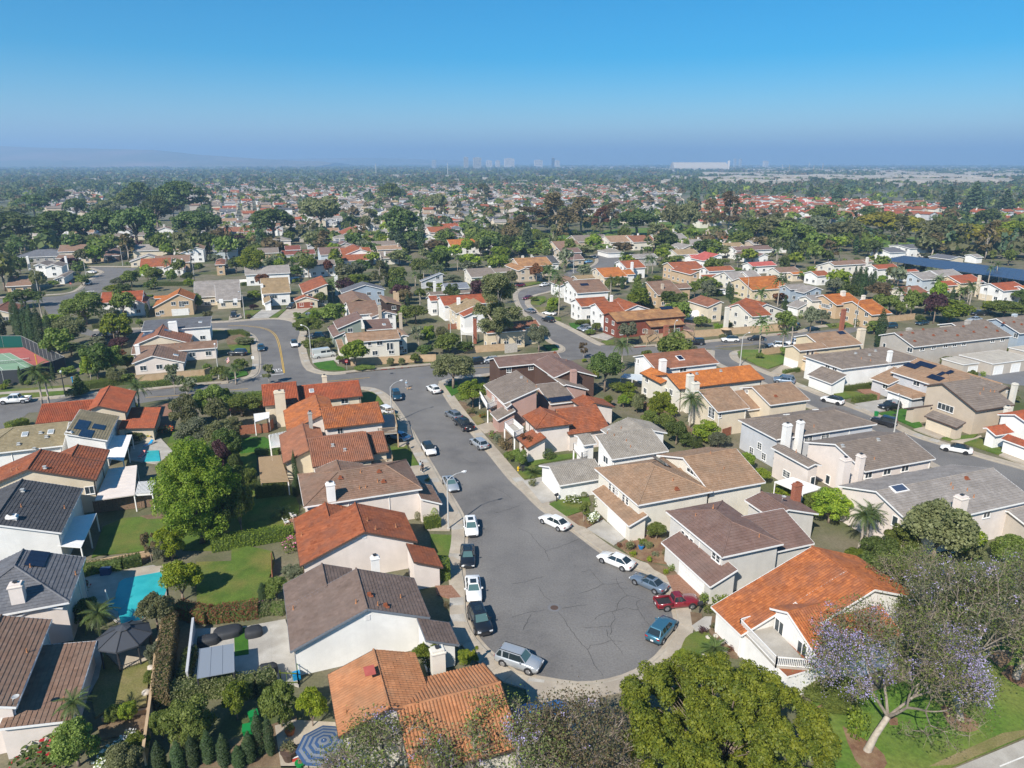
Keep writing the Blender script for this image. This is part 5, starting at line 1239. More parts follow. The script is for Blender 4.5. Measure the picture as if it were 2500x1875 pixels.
 for mt,L in mass.items():
  Ps,Ns,S=[],[],[]
  for x,y,w,h,kind in L:
   n=46 if y<900 else(26 if y<1800 else 10)
   dd=nrg.normal(0,1,(n,3));dd/=np.linalg.norm(dd,axis=1)[:,None];dd[:,2]=np.abs(dd[:,2])*1.0-.25
   q=(.7+.3*nrg.random(n))[:,None]
   tp=(1-.75*np.clip((dd[:,2:3]+.1),0,1))if kind=='conifer' else 1.0
   Ps.append(np.array([x,y,h*.5])+dd*q*np.array([w/2,w/2,h*.5])*np.concatenate([np.ones((n,2))*tp,np.ones((n,1))],1));Ns.append(dd+[0,0,.4]);S.append(np.full(n,w*(.30 if y<900 else.42 if y<1800 else.62)))
  P=np.concatenate(Ps);N=np.concatenate(Ns);V,Fq=cards(P,N,1.0,.75,.5)
  c=V.reshape(-1,4,3).mean(1,keepdims=True);V=(c+(V.reshape(-1,4,3)-c)*np.concatenate(S)[:,None,None]).reshape(-1,3);V[:,2]=np.maximum(V[:,2],0.02)
  o=link('distant_trees',fastmesh('distant_trees',V,Fq,mt));o['kind']='stuff'
# -------- flat roofed works and stores on the plain
 mw,mr=MB(),MB()
 for _ in range(1500):
  y=1500*math.exp(rng.random()*1.75);x=rng.uniform(-.8,.8)*y;px_,py_=pix(x,y)
  ind=any(inpoly(px_,py_,P)for P in Z_INDUS)
  if rng.random()<(.52 if ind else.86):continue
  L,wd,h=(rng.uniform(40,150),rng.uniform(30,70),rng.uniform(7,13))if ind else(rng.uniform(12,40),rng.uniform(10,24),rng.uniform(4,8));yaw=a+rng.choice([0,1.5708])
  mw.box((x,y,h/2),(L,wd,h),yaw);mr.box((x,y,h+.15),(L+.4,wd+.4,.3),yaw)
 stuffo('distant_warehouses',mw,'wall_stone');stuffo('distant_warehouse_roofs',mr,'roof_gravel')
# -------- landmarks on the skyline, each a thing
 def tower(px_,ytop,d,w,dep,label,wall,name='office_tower',floors=14):
  x=(px_-1250)/1735*(d*math.cos(R(17.303))+CAMH*math.sin(R(17.303)));t=math.tan(math.atan((ytop-937.5)/1735)+R(17.303));h=CAMH-d*t
  o=thing(name,label,'tower' if'tower' in name else'building',(x,d,0),.1);mb=MB();mb.box((0,0,h/2),(w,dep,h));part('wall',mb,wall,o);mb=MB();mb.box((0,0,h+1.5),(w*.5,dep*.5,3));part('roof_plant',mb,'wall_stone',o)
  for k in range(floors):mb=MB();mb.box((0,-dep/2-.1,h*(k+.6)/floors),(w*.92,.3,h/floors*.42));part('window_band',mb,'glass',o)
 tower(1138,384,5600,34,30,'narrow pale office tower on the skyline','wall_stone');tower(1165,385,5600,60,34,'wider pale office tower beside the narrow one','wall_stone')
 tower(1243,387,6400,85,40,'broad low pale tower block on the skyline','wall_pinkwhite');tower(1350,386,6000,22,22,'slim dark glass tower on the skyline','solar_blue');tower(1314,391,6600,70,40,'pale office block left of the dark glass tower','wall_pinkwhite');tower(1215,392,6200,36,30,'short pale office block between towers','wall_pinkwhite');tower(1194,392,6200,48,30,'low pale office block right of the two towers','wall_pinkwhite');tower(1060,392,7000,40,30,'faint pale block left of the two towers','wall_stone');tower(1360,392,6600,40,30,'pale block touching the dark glass tower','wall_pinkwhite')
 tower(1793,388,7200,22,20,'left faint tower of the twin pair','wall_cool');tower(1806,388,7200,22,20,'right faint tower of the twin pair','wall_cool');tower(1868,393,6800,42,30,'pale block right of the twin pair','wall_pinkwhite')
 o=thing('airship_hangar','very long pale hangar hall on the right skyline','hangar',((1685-1250)/1735*4700*.97,4550,0),.05);mb=MB();N=14;Lh=330
 prof=[(-46,0),(-44,18),(-34,36),(-16,47),(0,50),(16,47),(34,36),(44,18),(46,0)]
 for p,q in zip(prof[:-1],prof[1:]):mb.quad((-Lh/2,p[0],p[1]),(Lh/2,p[0],p[1]),(Lh/2,q[0],q[1]),(-Lh/2,q[0],q[1]))
 part('roof',mb,'wall_stone',o);mb=MB();mb.add([(-Lh/2+.2,*p)for p in prof],[tuple(range(9))]);mb.add([(Lh/2-.2,*p)for p in prof],[tuple(range(9))]);part('end_door',mb,'wall_stone',o);mb=MB();mb.box((Lh/2+6,-40,30),(10,10,60));part('tower',mb,'wall_pinkwhite',o)
 for px_,yt,d,lab in((1965,396,4200,'left slim mast on the right skyline'),(1998,398,4200,'mast near the orange stacks'),(1918,402,3900,'short orange stack on the plain'),(1901,401,3900,'short pale stack on the plain'),(1977,404,3900,'orange stack right of the masts'),(922,400,3000,'slender mast in the left far plain'),(1095,398,3000,'slender mast in the centre far plain')):
  x=(px_-1250)/1735*d*.97;t=math.tan(math.atan((yt-937.5)/1735)+R(17.303));h=max(12,CAMH-d*t);o=thing('mast',lab,'mast',(x,d,0));mb=MB();mb.tube([(0,0,0),(0,0,h)],[1.6,1.0],6);part('shaft',mb,'wall_orange' if'orange' in lab else'pole_grey',o);mb=MB();mb.box((0,0,h),(3,3,1));part('platform',mb,'galv',o)
# -------- hills
 def hills(name,d,prof,depth):
  mb=MB();A=[]
  for px_,py_ in prof:
   x=(px_-1250)/1735*d*.97;t=math.tan(math.atan((py_-937.5)/1735)+R(17.303));A.append((x,max(1,CAMH-d*t)))
  vs=[];nn=9
  for i,(x,h)in enumerate(A):
   for k in range(nn+1):s=k/nn;vs.append((x*(1-.12*(1-s))+rng.uniform(-30,30),d-depth*(1-s),h*(s**1.6)*rng.uniform(.93,1.03)if k<nn else h))
   vs.append((x,d+depth*.6,0))
  m=nn+2;fs=[(i*m+k,i*m+k+1,(i+1)*m+k+1,(i+1)*m+k)for i in range(len(A)-1)for k in range(m-1)]
  mb.add(vs,[tuple(reversed(f))for f in fs]);o=struct(name,mb,'hill');o.data.polygons.foreach_set('use_smooth',[True]*len(o.data.polygons))
 hills('hills',8800,[(-420,352),(-100,354),(0,354),(75,359),(150,361),(225,362),(300,364),(394,366),(440,371),(490,377),(560,382),(640,387),(700,391),(790,394),(830,397)],2600)
 hills('hills',12500,[(560,392),(700,388),(830,386),(930,385),(1020,388),(1120,392),(1200,396)],1500)
def inhouse(x,y,m):
 for cx,cy,wings in FP:
  if abs(x-cx)>24 or abs(y-cy)>24:continue
  for ax,ay,bx,by,zr,wl,wr,sl,hA,hB,oh,zb in wings:
   L=math.hypot(bx-ax,by-ay);dx,dy=(bx-ax)/L,(by-ay)/L;u=(x-ax)*dx+(y-ay)*dy;v=-(x-ax)*dy+(y-ay)*dx
   if-hA-m<u<L+hB+m and-wr-m<v<wl+m:return True
 return False
def b_infill():

 taken=[(o.location.x,o.location.y,o.get('category',''))for o in SC.objects if o.parent is None and o.type=='EMPTY' and'house' not in o.name]
 n=0;cells=[(x,y)for x in range(-330,331,5)for y in range(62,470,5)];rng.shuffle(cells)
 for x,y in cells:
  x+=rng.uniform(-2,2);y+=rng.uniform(-2,2);px_,py_=pix(x,y)
  if not(-30<px_<2530)or n>=FILL:continue
  if any(inpoly(px_,py_,P)for P in Z_PARK+Z_NONE):continue
  hit=None
  for P,mat,x0,x1,y0,y1 in GP:
   if x0-3<x<x1+3 and y0-3<y<y1+3:
    road=mat.startswith('asphalt')
    if any(inpoly(x+a,y+b,P)for a,b in(((0,0),(2.6,0),(-2.6,0),(0,2.6),(0,-2.6))if road else((0,0),(.7,0),(-.7,0)))):hit=mat;break
  if y<150 and rng.random()<.5:continue
  if hit and(hit.startswith(('asphalt','water','court','concrete','brick'))or rng.random()<.9):continue
  if inhouse(x,y,1.3):continue
  dm=min(((x-a)**2+(y-b)**2 for a,b,c in taken),default=99)
  if dm<7:continue
  r=rng.random();tight=inhouse(x,y,2.6)
  if tight or y<160:kind,w,h=('bushy',rng.uniform(1.8,3),rng.uniform(1.5,3))if r<.85 or y<160 else('cypress',1.3,rng.uniform(4,7))
  elif r<.50:kind,w,h='bushy',rng.uniform(3,6),rng.uniform(2.2,5)
  elif r<.82:kind,w,h=rng.choice(['broad','round','broad']),rng.uniform(5.5,9.5),rng.uniform(5.5,10)
  elif r<.88:kind,w,h='palm',rng.uniform(3.5,5),rng.uniform(5,10)
  elif r<.93:kind,w,h='cypress',rng.uniform(1.3,2),rng.uniform(5,8)
  else:kind,w,h='wispy',rng.uniform(2.5,4),rng.uniform(4,6.5)
  mt=rng.choice(['leaf_mid','leaf_mid','leaf_olive','leaf_dark','leaf_ficus','leaf_bright','leaf_grey']+(['leaf_rust','leaf_plum']if rng.random()<.3 else[]))if kind not in('cypress','palm')else None
  cn={'leaf_mid':'green','leaf_dark':'dark green','leaf_olive':'olive','leaf_ficus':'yellow green','leaf_bright':'bright green','leaf_grey':'grey green','leaf_rust':'rusty','leaf_plum':'plum','x':'dark'}[mt or'x']
  kn={'bushy':'garden bush','broad':'garden tree','round':'rounded garden tree','palm':'garden palm','cypress':'narrow cypress','wispy':'slender young tree'}[kind]
  n+=1;taken.append((x,y,''));d=math.hypot(x,y)
  lab=unique_label((cn+' '+kn)if kind!='palm' else'feathery '+kn,x,y)
  if kind=='palm':b_palm(x,y,h,w,lab,'plants in the gardens between the houses',1)
  else:b_tree(kind,x,y,w,h,lab,mt,(0 if d<150 else 1 if d<300 else 2),'plants in the gardens between the houses')
# solar canopy, school and other odd buildings of the middle distance
def b_canopy(pts,z,label):
 c=Vector((sum(p[0]for p in pts)/4,sum(p[1]for p in pts)/4,0));o=thing('solar_canopy',label,'solar canopy',tuple(c));P=[Vector((*p,z))-c for p in pts];nu,nv=26,9
 me=None;L=lambda u,v:P[0].lerp(P[1],u).lerp(P[3].lerp(P[2],u),v)
 for i in range(nu):
  for k in range(nv):
   mb=MB();q=[L((i+a)/nu,(k+b)/nv)for a,b in((.02,.04),(.98,.04),(.98,.94),(.02,.94))];t=[.0,.0,.35,.35]
   q=[p+Vector((0,0,h))for p,h in zip(q,t)];mb.add([tuple(p)for p in q]+[tuple(p-Vector((0,0,.12)))for p in q],[(0,1,2,3),(7,6,5,4),(0,4,5,1),(1,5,6,2),(2,6,7,3),(3,7,4,0)])
   part('solar_panel',mb,'solar_blue',o)
 for i in range(0,nu+1,4):
  for k in(1,4,7):p=L(i/nu,k/nv);mb=MB();mb.bar((p.x,p.y,0),(p.x,p.y,z-.1),.25);part('post',mb,'galv',o)
def b_haze():
 mb=MB();S=15500.0;z0,z1=-1.6,420.0;mb.box((0,7000,(z0+z1)/2),(2*S,2*S-14000+14400,z1-z0));
 m=bpy.data.materials.new('haze');m.use_nodes=True;t=m.node_tree;t.nodes.remove(t.nodes['Principled BSDF'])
 v=t.nodes.new('ShaderNodeVolumePrincipled');v.inputs['Density'].default_value=HAZE_DENSITY;v.inputs['Color'].default_value=(.42,.66,.97,1);v.inputs['Anisotropy'].default_value=0.15
 t.links.new(v.outputs[0],t.nodes['Material Output'].inputs['Volume']);MATS['haze']=m
 o=link('haze',mb.mesh('haze',m));o['kind']='stuff'
FAR_HOUSES,FAR_TREES,FILL=165,110,520
b_ground,b_kerb,b_line,b_fence,b_hedge,b_cover,b_courtfence,b_canopy=map(packed,(b_ground,b_kerb,b_line,b_fence,b_hedge,b_cover,b_courtfence,b_canopy))

# ---------------------------------------------------------------- the place: ground, houses, then everything else (metres)
b_kerb('-338 1517 -306 1505 -275 1465 -245 1396 -195 1263 -163 1168 -132 1080 -106 1005 -85 950 -69 897 -63 839 -63 779 -56 730 -51 675 -43 647 -29 621 -9 596 7 581 36 573 64 567 93 571 122 584 148 606 167 633 180 660 183 684 184 723 173 758 153 772 130 796 115 814 83 869 45 929 19 988 -2 1034 -37 1134 -72 1231 -120 1377 -146 1466 -163 1534',-1,1.6)
b_kerb('-163 1534 -163 1567 -169 1556 -142 1583 -111 1599 -46 1628',-1,1.5)
b_kerb('-1092 1415 -1013 1426 -950 1448 -899 1469 -804 1494 -734 1522 -662 1543 -646 1552 -615 1579 -606 1611 -616 1662 -646 1753 -687 1864 -732 1977 -780 2051 -835 2090 -901 2106 -969 2074 -1087 2061',1,1.5)
b_kerb('-1252 2074 -1184 2090 -1109 2106 -989 2173 -897 2198 -823 2228 -765 2243 -711 2220 -666 2158 -627 2064 -610 1989 -588 1908 -550 1792 -517 1702 -493 1653',1,1.5)
b_kerb('-493 1653 -462 1626 -424 1617 -396 1626 -328 1652 -251 1678 -193 1699 -129 1725 -35 1772',1,1.6)
b_kerb('-396 1626 -328 1652 -251 1678 -193 1699',1,0,red=1)
b_kerb('-808 1493 -734 1522 -662 1543',1,0,red=1)
b_ground('-338 1517 -306 1505 -275 1465 -245 1396 -195 1263 -163 1168 -132 1080 -106 1005 -85 950 -69 897 -63 839 -63 779 -56 730 -51 675 -43 647 -29 621 -9 596 7 581 36 573 64 567 93 571 122 584 148 606 167 633 180 660 183 684 184 723 173 758 153 772 130 796 115 814 83 869 45 929 19 988 -2 1034 -37 1134 -72 1231 -120 1377 -146 1466 -163 1534 -164 1577 -167 1560 -101 1599 -9 1636 167 1753 544 1864 913 1977 1086 2117 1167 2158 843 2051 628 1968 474 1908 330 1875 230 1908 139 1853 -35 1772 -129 1725 -193 1699 -251 1678 -328 1652 -396 1626 -424 1617 -462 1626 -493 1653 -517 1702 -550 1792 -588 1908 -610 1989 -627 2064 -666 2158 -711 2220 -765 2243 -823 2228 -897 2198 -989 2173 -1109 2106 -1184 2090 -1252 2074 -1390 2187 -1482 2308 -1591 2717 -1788 3402 -2038 3436 -1882 3289 -1806 3057 -1687 2750 -1696 2664 -1766 2633 -1901 2593 -1822 2478 -1716 2553 -1527 2308 -1325 2077 -1211 2001 -1087 2061 -901 2106 -835 2090 -780 2051 -732 1977 -687 1864 -646 1753 -616 1662 -606 1611 -615 1579 -646 1552 -662 1543 -734 1522 -804 1494 -899 1469 -950 1448 -1013 1426 -1092 1415 -1093 1332 -991 1165 -949 1237 -959 1297 -972 1347 -822 1377 -734 1433 -599 1458 -532 1475 -376 1502','asphalt','road',base=0)
b_kerb('599 1838 580 1817 570 1787 567 1739 588 1671 613 1602 618 1597 666 1454 692 1389 716 1326 736 1228 764 1177 797 1124 842 1067',1,1.5)
b_ground('599 1838 580 1817 570 1787 567 1739 588 1671 613 1602 618 1597 666 1454 692 1389 716 1326 736 1228 764 1177 797 1124 842 1067 850 1023 741 849 725 905 694 1095 654 1257 609 1377 565 1493 569 1541 506 1725 507 1822 544 1864','asphalt','road',base=0)
b_kerb('538 1843 516 1725 573 1560 579 1534 615 1392 669 1273 701 1108 735 919',-1,1.4)
b_kerb('330 1875 474 1908 628 1968 843 2051 926 2117 1029 2158',1,1.5,slabs=False)
b_kerb('599 1838 673 1851 788 1908 866 1948 970 2026',-1,1.5,slabs=False)
b_kerb('330 1875 391 1888',1,0,red=1)
b_kerb('773 2020 843 2051',1,0,red=1)
b_kerb('-35 1772 116 1817 139 1853 134 1897 107 1965 79 2201 44 2340 24 2515 18 2674 28 2772 65 2841 140 2926 187 3030',1,1.3,slabs=False)
b_kerb('245 1897 229 1925 183 2064 129 2209 77 2357 52 2478 55 2583 84 2674 140 2750 210 2877',-1,1.5,slabs=False)
b_ground('139 1853 134 1897 107 1965 79 2201 44 2340 24 2515 18 2674 28 2772 65 2841 140 2926 187 3030 210 2877 140 2750 84 2674 55 2583 52 2478 77 2357 129 2209 183 2064 229 1925 245 1897 330 1875','asphalt','road',base=0)
b_ground('187 3030 281 3369 390 3470 437 3709 418 3873 473 3983 603 4006 520 3436 383 3402 272 3198 210 2877','asphalt','road',base=0)
b_kerb('281 3369 351 3412 401 3523 434 3709 425 3895',-1,1.2,slabs=False)
b_kerb('-1917 2617 -1786 2664 -1715 2695 -1704 2772 -1785 2990 -1854 3198 -1888 3283 -2005 3402',1,1.4,slabs=False)
b_kerb('-2042 3442 -1810 3446',1,1.5,slabs=False)
b_ground('1074 1653 1144 1628 1271 1688 1158 1526 1124 1541','asphalt_far','alley',base=.01)
b_ground('366 467 448 499 453 489 418 440 349 440','concrete_grey','path',base=.12)
b_line('405 469 437 481',.12,'paint_white','path_edge',.13)
b_line('-874 2142 -822 2138 -766 2114 -721 2067 -684 2001 -646 1908 -607 1802 -573 1706 -545 1628',.14,'paint_yellow','lane_marking',.03)
b_line('-877 2150 -826 2146 -767 2122 -721 2076 -683 2009 -642 1908 -604 1802 -570 1706 -543 1628',.14,'paint_yellow','lane_marking',.03)
b_line('-593 1602 -543 1622',.35,'paint_white','stop_line',.03,sm=0)
b_line('-424 1560 -333 1591',.16,'paint_yellow','lane_marking',.03,sm=0)
b_line('-624 1495 -587 1506',.16,'paint_yellow','lane_marking',.03,sm=0)
b_line('-784 1443 -707 1460 -661 1479',.16,'paint_yellow','lane_marking',.03,sm=0)
b_line('-96 1669 -48 1681',.16,'paint_yellow','lane_marking',.03,sm=0)
b_line('555 1886 671 1925',.16,'paint_yellow','lane_marking',.03,sm=0)
glyph_text('STOP',(-56.51,166.63),(-.9,-.44),(.44,-.9),.52,2.3,'paint_white','stop_marking')
glyph_text('STOP',(-163.77,277.23),(-.95,-.3),(.3,-.95),.5,2,'paint_white','stop_marking')
b_crack(('0 673 16 681 36 687','56 690 73 694 86 696','52 682 60 660 69 635 78 619 81 602 89 580','78 619 82 625 98 630 104 634','102 652 102 641 108 627 113 611','104 634 115 631','77 655 92 656 107 657','104 642 108 649 107 657 113 671 112 682','90 670 102 680 118 686 130 690 142 687','118 686 119 696 125 706 134 715','134 715 128 730 126 743 126 751','134 715 146 708 162 698','142 687 142 701 148 706','142 687 145 673 149 660','78 719 87 722 102 733 109 738 121 738 133 742','109 738 103 751 96 769 85 764','128 730 137 729','0 738 16 743 38 754','43 814 65 826 89 844','43 814 33 836 24 862 10 873','43 814 47 790','0 933 11 941','-87 1121 -73 1100 -59 1095','-33 1005 -14 988 0 963','-22 919 0 933','21 678 16 664 12 651','31 733 37 715 45 701'))
b_ground('-330 1471 -307 1482 -292 1465 -269 1404 -274 1377 -315 1385','lawn','lawn')
b_ground('-218 1165 -187 1174 -154 1085 -170 1080 -194 1080','lawn','lawn')
b_ground('-110 856 -81 854 -77 802 -93 790 -103 802','lawn','lawn')
b_ground('-146 1039 -137 1037 -130 1020 -138 1018','lawn','lawn')
b_ground('-155 1520 -130 1502 -103 1433 -125 1408','lawn','lawn')
b_ground('-80 1318 -67 1331 -53 1290 -67 1270','lawn_dry','lawn')
b_ground('-53 1283 -24 1257 -35 1225 0 1121 0 1263 -23 1304','soil','flower_bed',base=.09)
b_ground('-124 1424 -97 1408 -67 1318 -73 1304 -92 1339','soil','flower_bed',base=.09)
b_ground('-216 1263 -213 1304 -191 1263 -176 1206 -191 1165 -201 1165','concrete','driveway',base=.12)
b_ground('-170 1080 -154 1084 -131 1023 -120 988 -145 1023 -157 1046','concrete','driveway',base=.12)
b_ground('-108 950 -97 988 -77 923 -84 876 -102 890','concrete','driveway',base=.12)
b_ground('-117 867 -85 866 -84 873 -89 890 -103 894','concrete','driveway',base=.11)
b_ground('-93 790 -76 799 -66 790 -63 773 -86 757','concrete','driveway',base=.12)
b_ground('-67 1270 -42 1293 -19 1244 -51 1231','concrete','driveway',base=.12)
b_ground('-91 733 -72 734 -59 710 -73 708 -87 715','brickpave','side_path',base=.12)
b_ground('-69 664 -52 664 -44 641 -46 635 -55 621 -67 631','concrete','driveway',base=.12)
b_ground('25 1090 51 1121 113 1137 114 1121 52 1095 35 1080','lawn','lawn')
b_ground('10 1055 31 1085 49 1070 47 1041 18 1032','lawn','lawn')
b_ground('54 944 78 967 115 967 116 943 100 923 77 906','lawn','lawn')
b_ground('17 1023 49 1039 71 975 66 958 44 946 30 988','concrete_grey','driveway',base=.12)
b_ground('103 871 128 897 152 846 134 827','concrete_grey','driveway',base=.12)
b_ground('77 905 99 919 111 894 129 901 103 873 92 880','mulch','flower_bed')
b_ground('138 827 153 842 178 866 197 856 207 790 193 782 165 790 151 802','mulch','flower_bed')
b_ground('168 788 202 768 201 757 187 754 175 768','soil','flower_bed')
b_ground('187 754 203 757 223 713 210 706 188 723','brickpave','driveway',base=.12)
b_ground('165 600 170 609 174 618 178 627 183 636 190 643 200 648 209 645 213 636 216 626 218 616 215 607 206 603 196 601 186 601 175 600','lawn','lawn',base=.1)
b_ground('199 682 211 678 208 660 195 656','soil','flower_bed')
b_ground('194 656 213 673 221 673 213 651 198 647','concrete_grey','front_path',base=.11)
b_ground('217 673 226 675 238 631 229 604 218 607 211 647','soil','flower_bed')
b_ground('12 571 50 565 83 563 81 532 62 519 56 495 35 498 18 517','concrete','driveway',base=.12)
b_ground('270 536 283 545 321 548 364 565 409 582 494 619 578 647 473 503 449 502 366 469 281 440 183 440 252 469','park_lawn','lawn',base=.09)
b_ground('294 513 300 506 306 498 312 490 315 481 313 472 306 465 298 460 290 465 288 475 289 484 290 494 292 504','mulch','mulch_ring')
b_ground('395 537 405 540 411 535 413 525 417 516 411 508 402 506 392 508 390 518 392 527','mulch','mulch_ring')
b_ground('429 563 439 567 448 565 455 558 451 549 442 544 432 544 427 553','mulch','mulch_ring')
b_ground('480 582 488 587 496 593 504 592 506 582 505 572 502 563 494 558 486 563 481 572','mulch','mulch_ring')
b_ground('339 525 348 523 344 514 337 514','mulch','mulch_ring')
b_ground('279 536 288 540 298 543 308 545 318 547 319 540 309 537 299 535 289 534','mulch','mulch_ring')
b_ground('484 607 493 612 502 617 511 616 510 607 502 600 494 594 485 589 483 597','mulch','mulch_ring')
b_ground('370 471 451 503 455 509 431 505 374 481 346 469','lawn_dry','grass_edge',base=.09)
b_ground('-632 1237 -515 1263 -488 1177 -439 1132 -388 979 -337 979 -302 859 -388 814 -426 814 -487 901 -584 1070','lawn','garden_lawn',base=.09)
b_ground('-528 802 -534 796 -540 814 -563 876 -548 901 -524 905 -491 897 -453 866 -445 827 -471 814','lawn','lawn')
b_ground('-526 790 -471 814 -457 802 -461 779 -518 779','soil','flower_bed',base=.09)
b_ground('-486 1165 -492 1206 -465 1212 -441 1143 -467 1132','lawn_lush','lawn')
b_ground('-662 1182 -640 1206 -589 1143 -589 1090 -645 1105 -673 1165','concrete_grey','patio')
b_ground('-730 1385 -712 1408 -641 1257 -667 1244','brickpave','patio')
b_ground('-527 906 -496 919 -486 901 -512 897','soil','flower_bed',base=.1)
b_ground('-1151 1484 -999 1529 -977 1511 -976 1491 -1044 1473 -1132 1458','lawn','lawn')
b_ground('-1126 1449 -1045 1488 -981 1491 -961 1466 -1022 1439 -1109 1424','lawn','lawn')
b_ground('-957 1225 -958 1263 -935 1290 -920 1263 -922 1225 -920 1188','concrete','pavement',base=.11)
b_ground('-1141 1471 -1052 1491 -988 1511 -966 1493 -935 1458 -960 1465 -980 1488 -1037 1475 -1129 1454','concrete','path',base=.1)
b_ground('-466 1206 -453 1212 -431 1188 -407 1154 -417 1137 -443 1137','lawn_lush','lawn')
b_ground('-433 1121 -398 1126 -358 1041 -349 1018 -389 1005 -415 1070','soil','patio',base=.08)
b_ground('-394 996 -343 1005 -311 939 -306 916 -318 890 -308 859 -345 852','lawn','lawn')
b_ground('-318 890 -305 905 -293 859 -308 859','brickpave','patio',base=.1)
b_ground('-370 833 -310 811 -298 785 -293 759 -333 733','lawn','lawn')
b_ground('-396 785 -301 790 -283 698 -283 689 -354 687','lawn','lawn')
b_ground('-285 656 -249 668 -215 600 -204 563 -223 571 -250 571','concrete_grey','patio',base=.1)
b_ground('-515 749 -506 757 -447 778 -428 768 -392 698 -405 664 -425 660 -451 673 -486 698','concrete_grey','pool_deck')
b_ground('-485 768 -434 776 -427 765 -469 749','concrete','pool_deck',base=.11)
b_ground('-469 739 -467 747 -429 762 -405 723 -401 708 -407 666 -425 660 -440 682 -437 694 -444 701 -457 707','water','pool_water',base=.12)
b_ground('-461 698 -455 706 -440 701 -436 689 -441 682 -454 689','water','spa_water',base=.14)
b_ground('-395 550 -414 600 -421 615 -387 587 -365 602 -337 536 -369 536 -376 523','lawn_dry','lawn')
b_ground('-369 536 -381 571 -365 573 -349 558 -345 540','lawn_dry','lawn')
b_ground('-414 611 -396 621 -372 623 -365 602 -386 587','concrete','gazebo_floor',base=.12)
b_ground('-438 635 -415 607 -402 575 -398 551 -407 550 -426 600','concrete_grey','patio',base=.11)
b_ground('-371 516 -327 529 -319 510 -357 498','soil','path',base=.09)
b_ground('-423 500 -397 507 -391 498 -418 489','concrete','patio')
b_ground('-340 651 -277 656 -259 651 -235 578 -248 571 -306 563 -314 573','concrete_grey','patio')
b_ground('-299 651 -285 653 -268 609 -281 606','lawn_lush','lawn',base=.12)
b_ground('-332 637 -314 643 -307 627 -325 619','lawn_lush','lawn',base=.12)
b_ground('-259 489 -233 505 -195 525 -179 469 -271 469','soil','garden_soil',base=.08)
b_ground('-211 513 -197 520 -156 517 -141 469 -192 469','concrete','patio',base=.1)
b_ground('16 499 32 496 37 469 0 469','concrete_grey','patio')
b_ground('-496 1711 -455 1743 -431 1684 -413 1671 -404 1652 -445 1652 -474 1671','lawn_lush','lawn')
b_ground('-515 1762 -452 1787 -431 1706 -451 1739 -498 1711','concrete_grey','driveway',base=.11)
b_ground('-782 1897 -725 1908 -692 1817 -731 1812','lawn','lawn')
b_ground('-819 1983 -787 2038 -766 2020 -727 1913 -784 1902','soil','flower_bed',base=.1)
b_ground('-676 1628 -641 1645 -624 1611 -652 1575','lawn_lush','lawn')
b_ground('-906 2374 -853 2382 -848 2254 -863 2254','lawn','lawn')
b_ground('-852 2382 -786 2382 -785 2254 -841 2243','concrete_grey','driveway',base=.11)
b_ground('-786 2382 -771 2399 -759 2254 -783 2254','lawn','lawn')
b_ground('-770 2408 -692 2443 -700 2238 -755 2246','concrete','driveway',base=.11)
b_ground('-687 2425 -631 2408 -623 2246 -670 2231 -704 2238','lawn','lawn')
b_ground('-921 2277 -903 2324 -871 2254 -895 2201','concrete','driveway',base=.11)
b_ground('-578 1953 -555 1953 -537 1864 -559 1886','lawn','lawn')
b_ground('-151 1522 -126 1556 -116 1476 -129 1448','lawn_lush','lawn')
b_ground('85 1897 118 1902 125 1843 96 1838','lawn_lush','lawn')
b_ground('66 2497 79 2633 123 2643 127 2553 99 2478','lawn','lawn')
b_ground('80 2425 121 2443 111 2357 90 2340','lawn_dry','lawn')
b_ground('177 2173 218 2187 202 2077 181 2117','lawn_lush','lawn')
b_ground('251 1942 289 1953 283 1908 261 1897','lawn','lawn')
b_ground('138 2261 155 2269 157 2223 142 2209','lawn','lawn')
b_ground('162 1611 -46 1611 -45 1564 -67 1579','soil','flower_bed',base=.08)
b_ground('226 2001 268 2038 294 1989 269 1953','concrete_grey','driveway',base=.11)
b_ground('46 2926 110 3003 121 2952 49 2853','lawn','lawn')
b_ground('312 3505 372 3523 381 3470 314 3426','lawn','lawn')
b_ground('596 1822 615 1843 671 1843 653 1792 713 1787 695 1725 624 1662 607 1697 593 1772','park_lawn','lawn')
b_ground('617 1628 665 1688 714 1684 721 1671 648 1603','concrete','driveway',base=.11)
b_ground('694 1484 749 1479 763 1458 702 1429','lawn','lawn')
b_ground('761 1493 820 1502 776 1424 763 1458','brickpave','driveway',base=.11)
b_ground('711 1396 794 1429 810 1385 793 1377 722 1339','concrete_grey','driveway',base=.11)
b_ground('734 1339 804 1369 784 1276 775 1257 763 1255 750 1304','lawn_lush','lawn')
b_ground('755 1250 783 1263 799 1218 775 1200','concrete','driveway',base=.11)
b_ground('781 1206 860 1225 834 1200 790 1191','lawn','lawn')
b_ground('809 1182 853 1206 868 1151 836 1129','lawn','lawn')
b_ground('834 1126 868 1148 879 1121 851 1080','concrete','driveway',base=.11)
b_ground('790 1191 838 1203 861 1218 857 1209 807 1182','concrete','front_path',base=.11)
b_ground('971 2158 1051 2187 1047 2131 969 2110','lawn','lawn')
b_ground('-1410 1843 -1324 1869 -1151 1711 -1160 1666 -1215 1583 -1235 1579','court_red','court_surface',base=.06)
b_ground('-1374 1792 -1322 1810 -1163 1671 -1214 1616 -1246 1595','court_green','court_surface',base=.06)
b_line('-1322 1810 -1163 1671',.09,'paint_white','court_line',.07,sm=0)
b_line('-1337 1802 -1174 1658',.09,'paint_white','court_line',.07,sm=0)
b_line('-1314 1725 -1261 1739',.09,'paint_white','court_line',.07,sm=0)
b_line('-1304 1693 -1232 1725',.09,'paint_white','court_line',.07,sm=0)
b_line('-1361 1792 -1322 1810',.09,'paint_white','court_line',.07,sm=0)
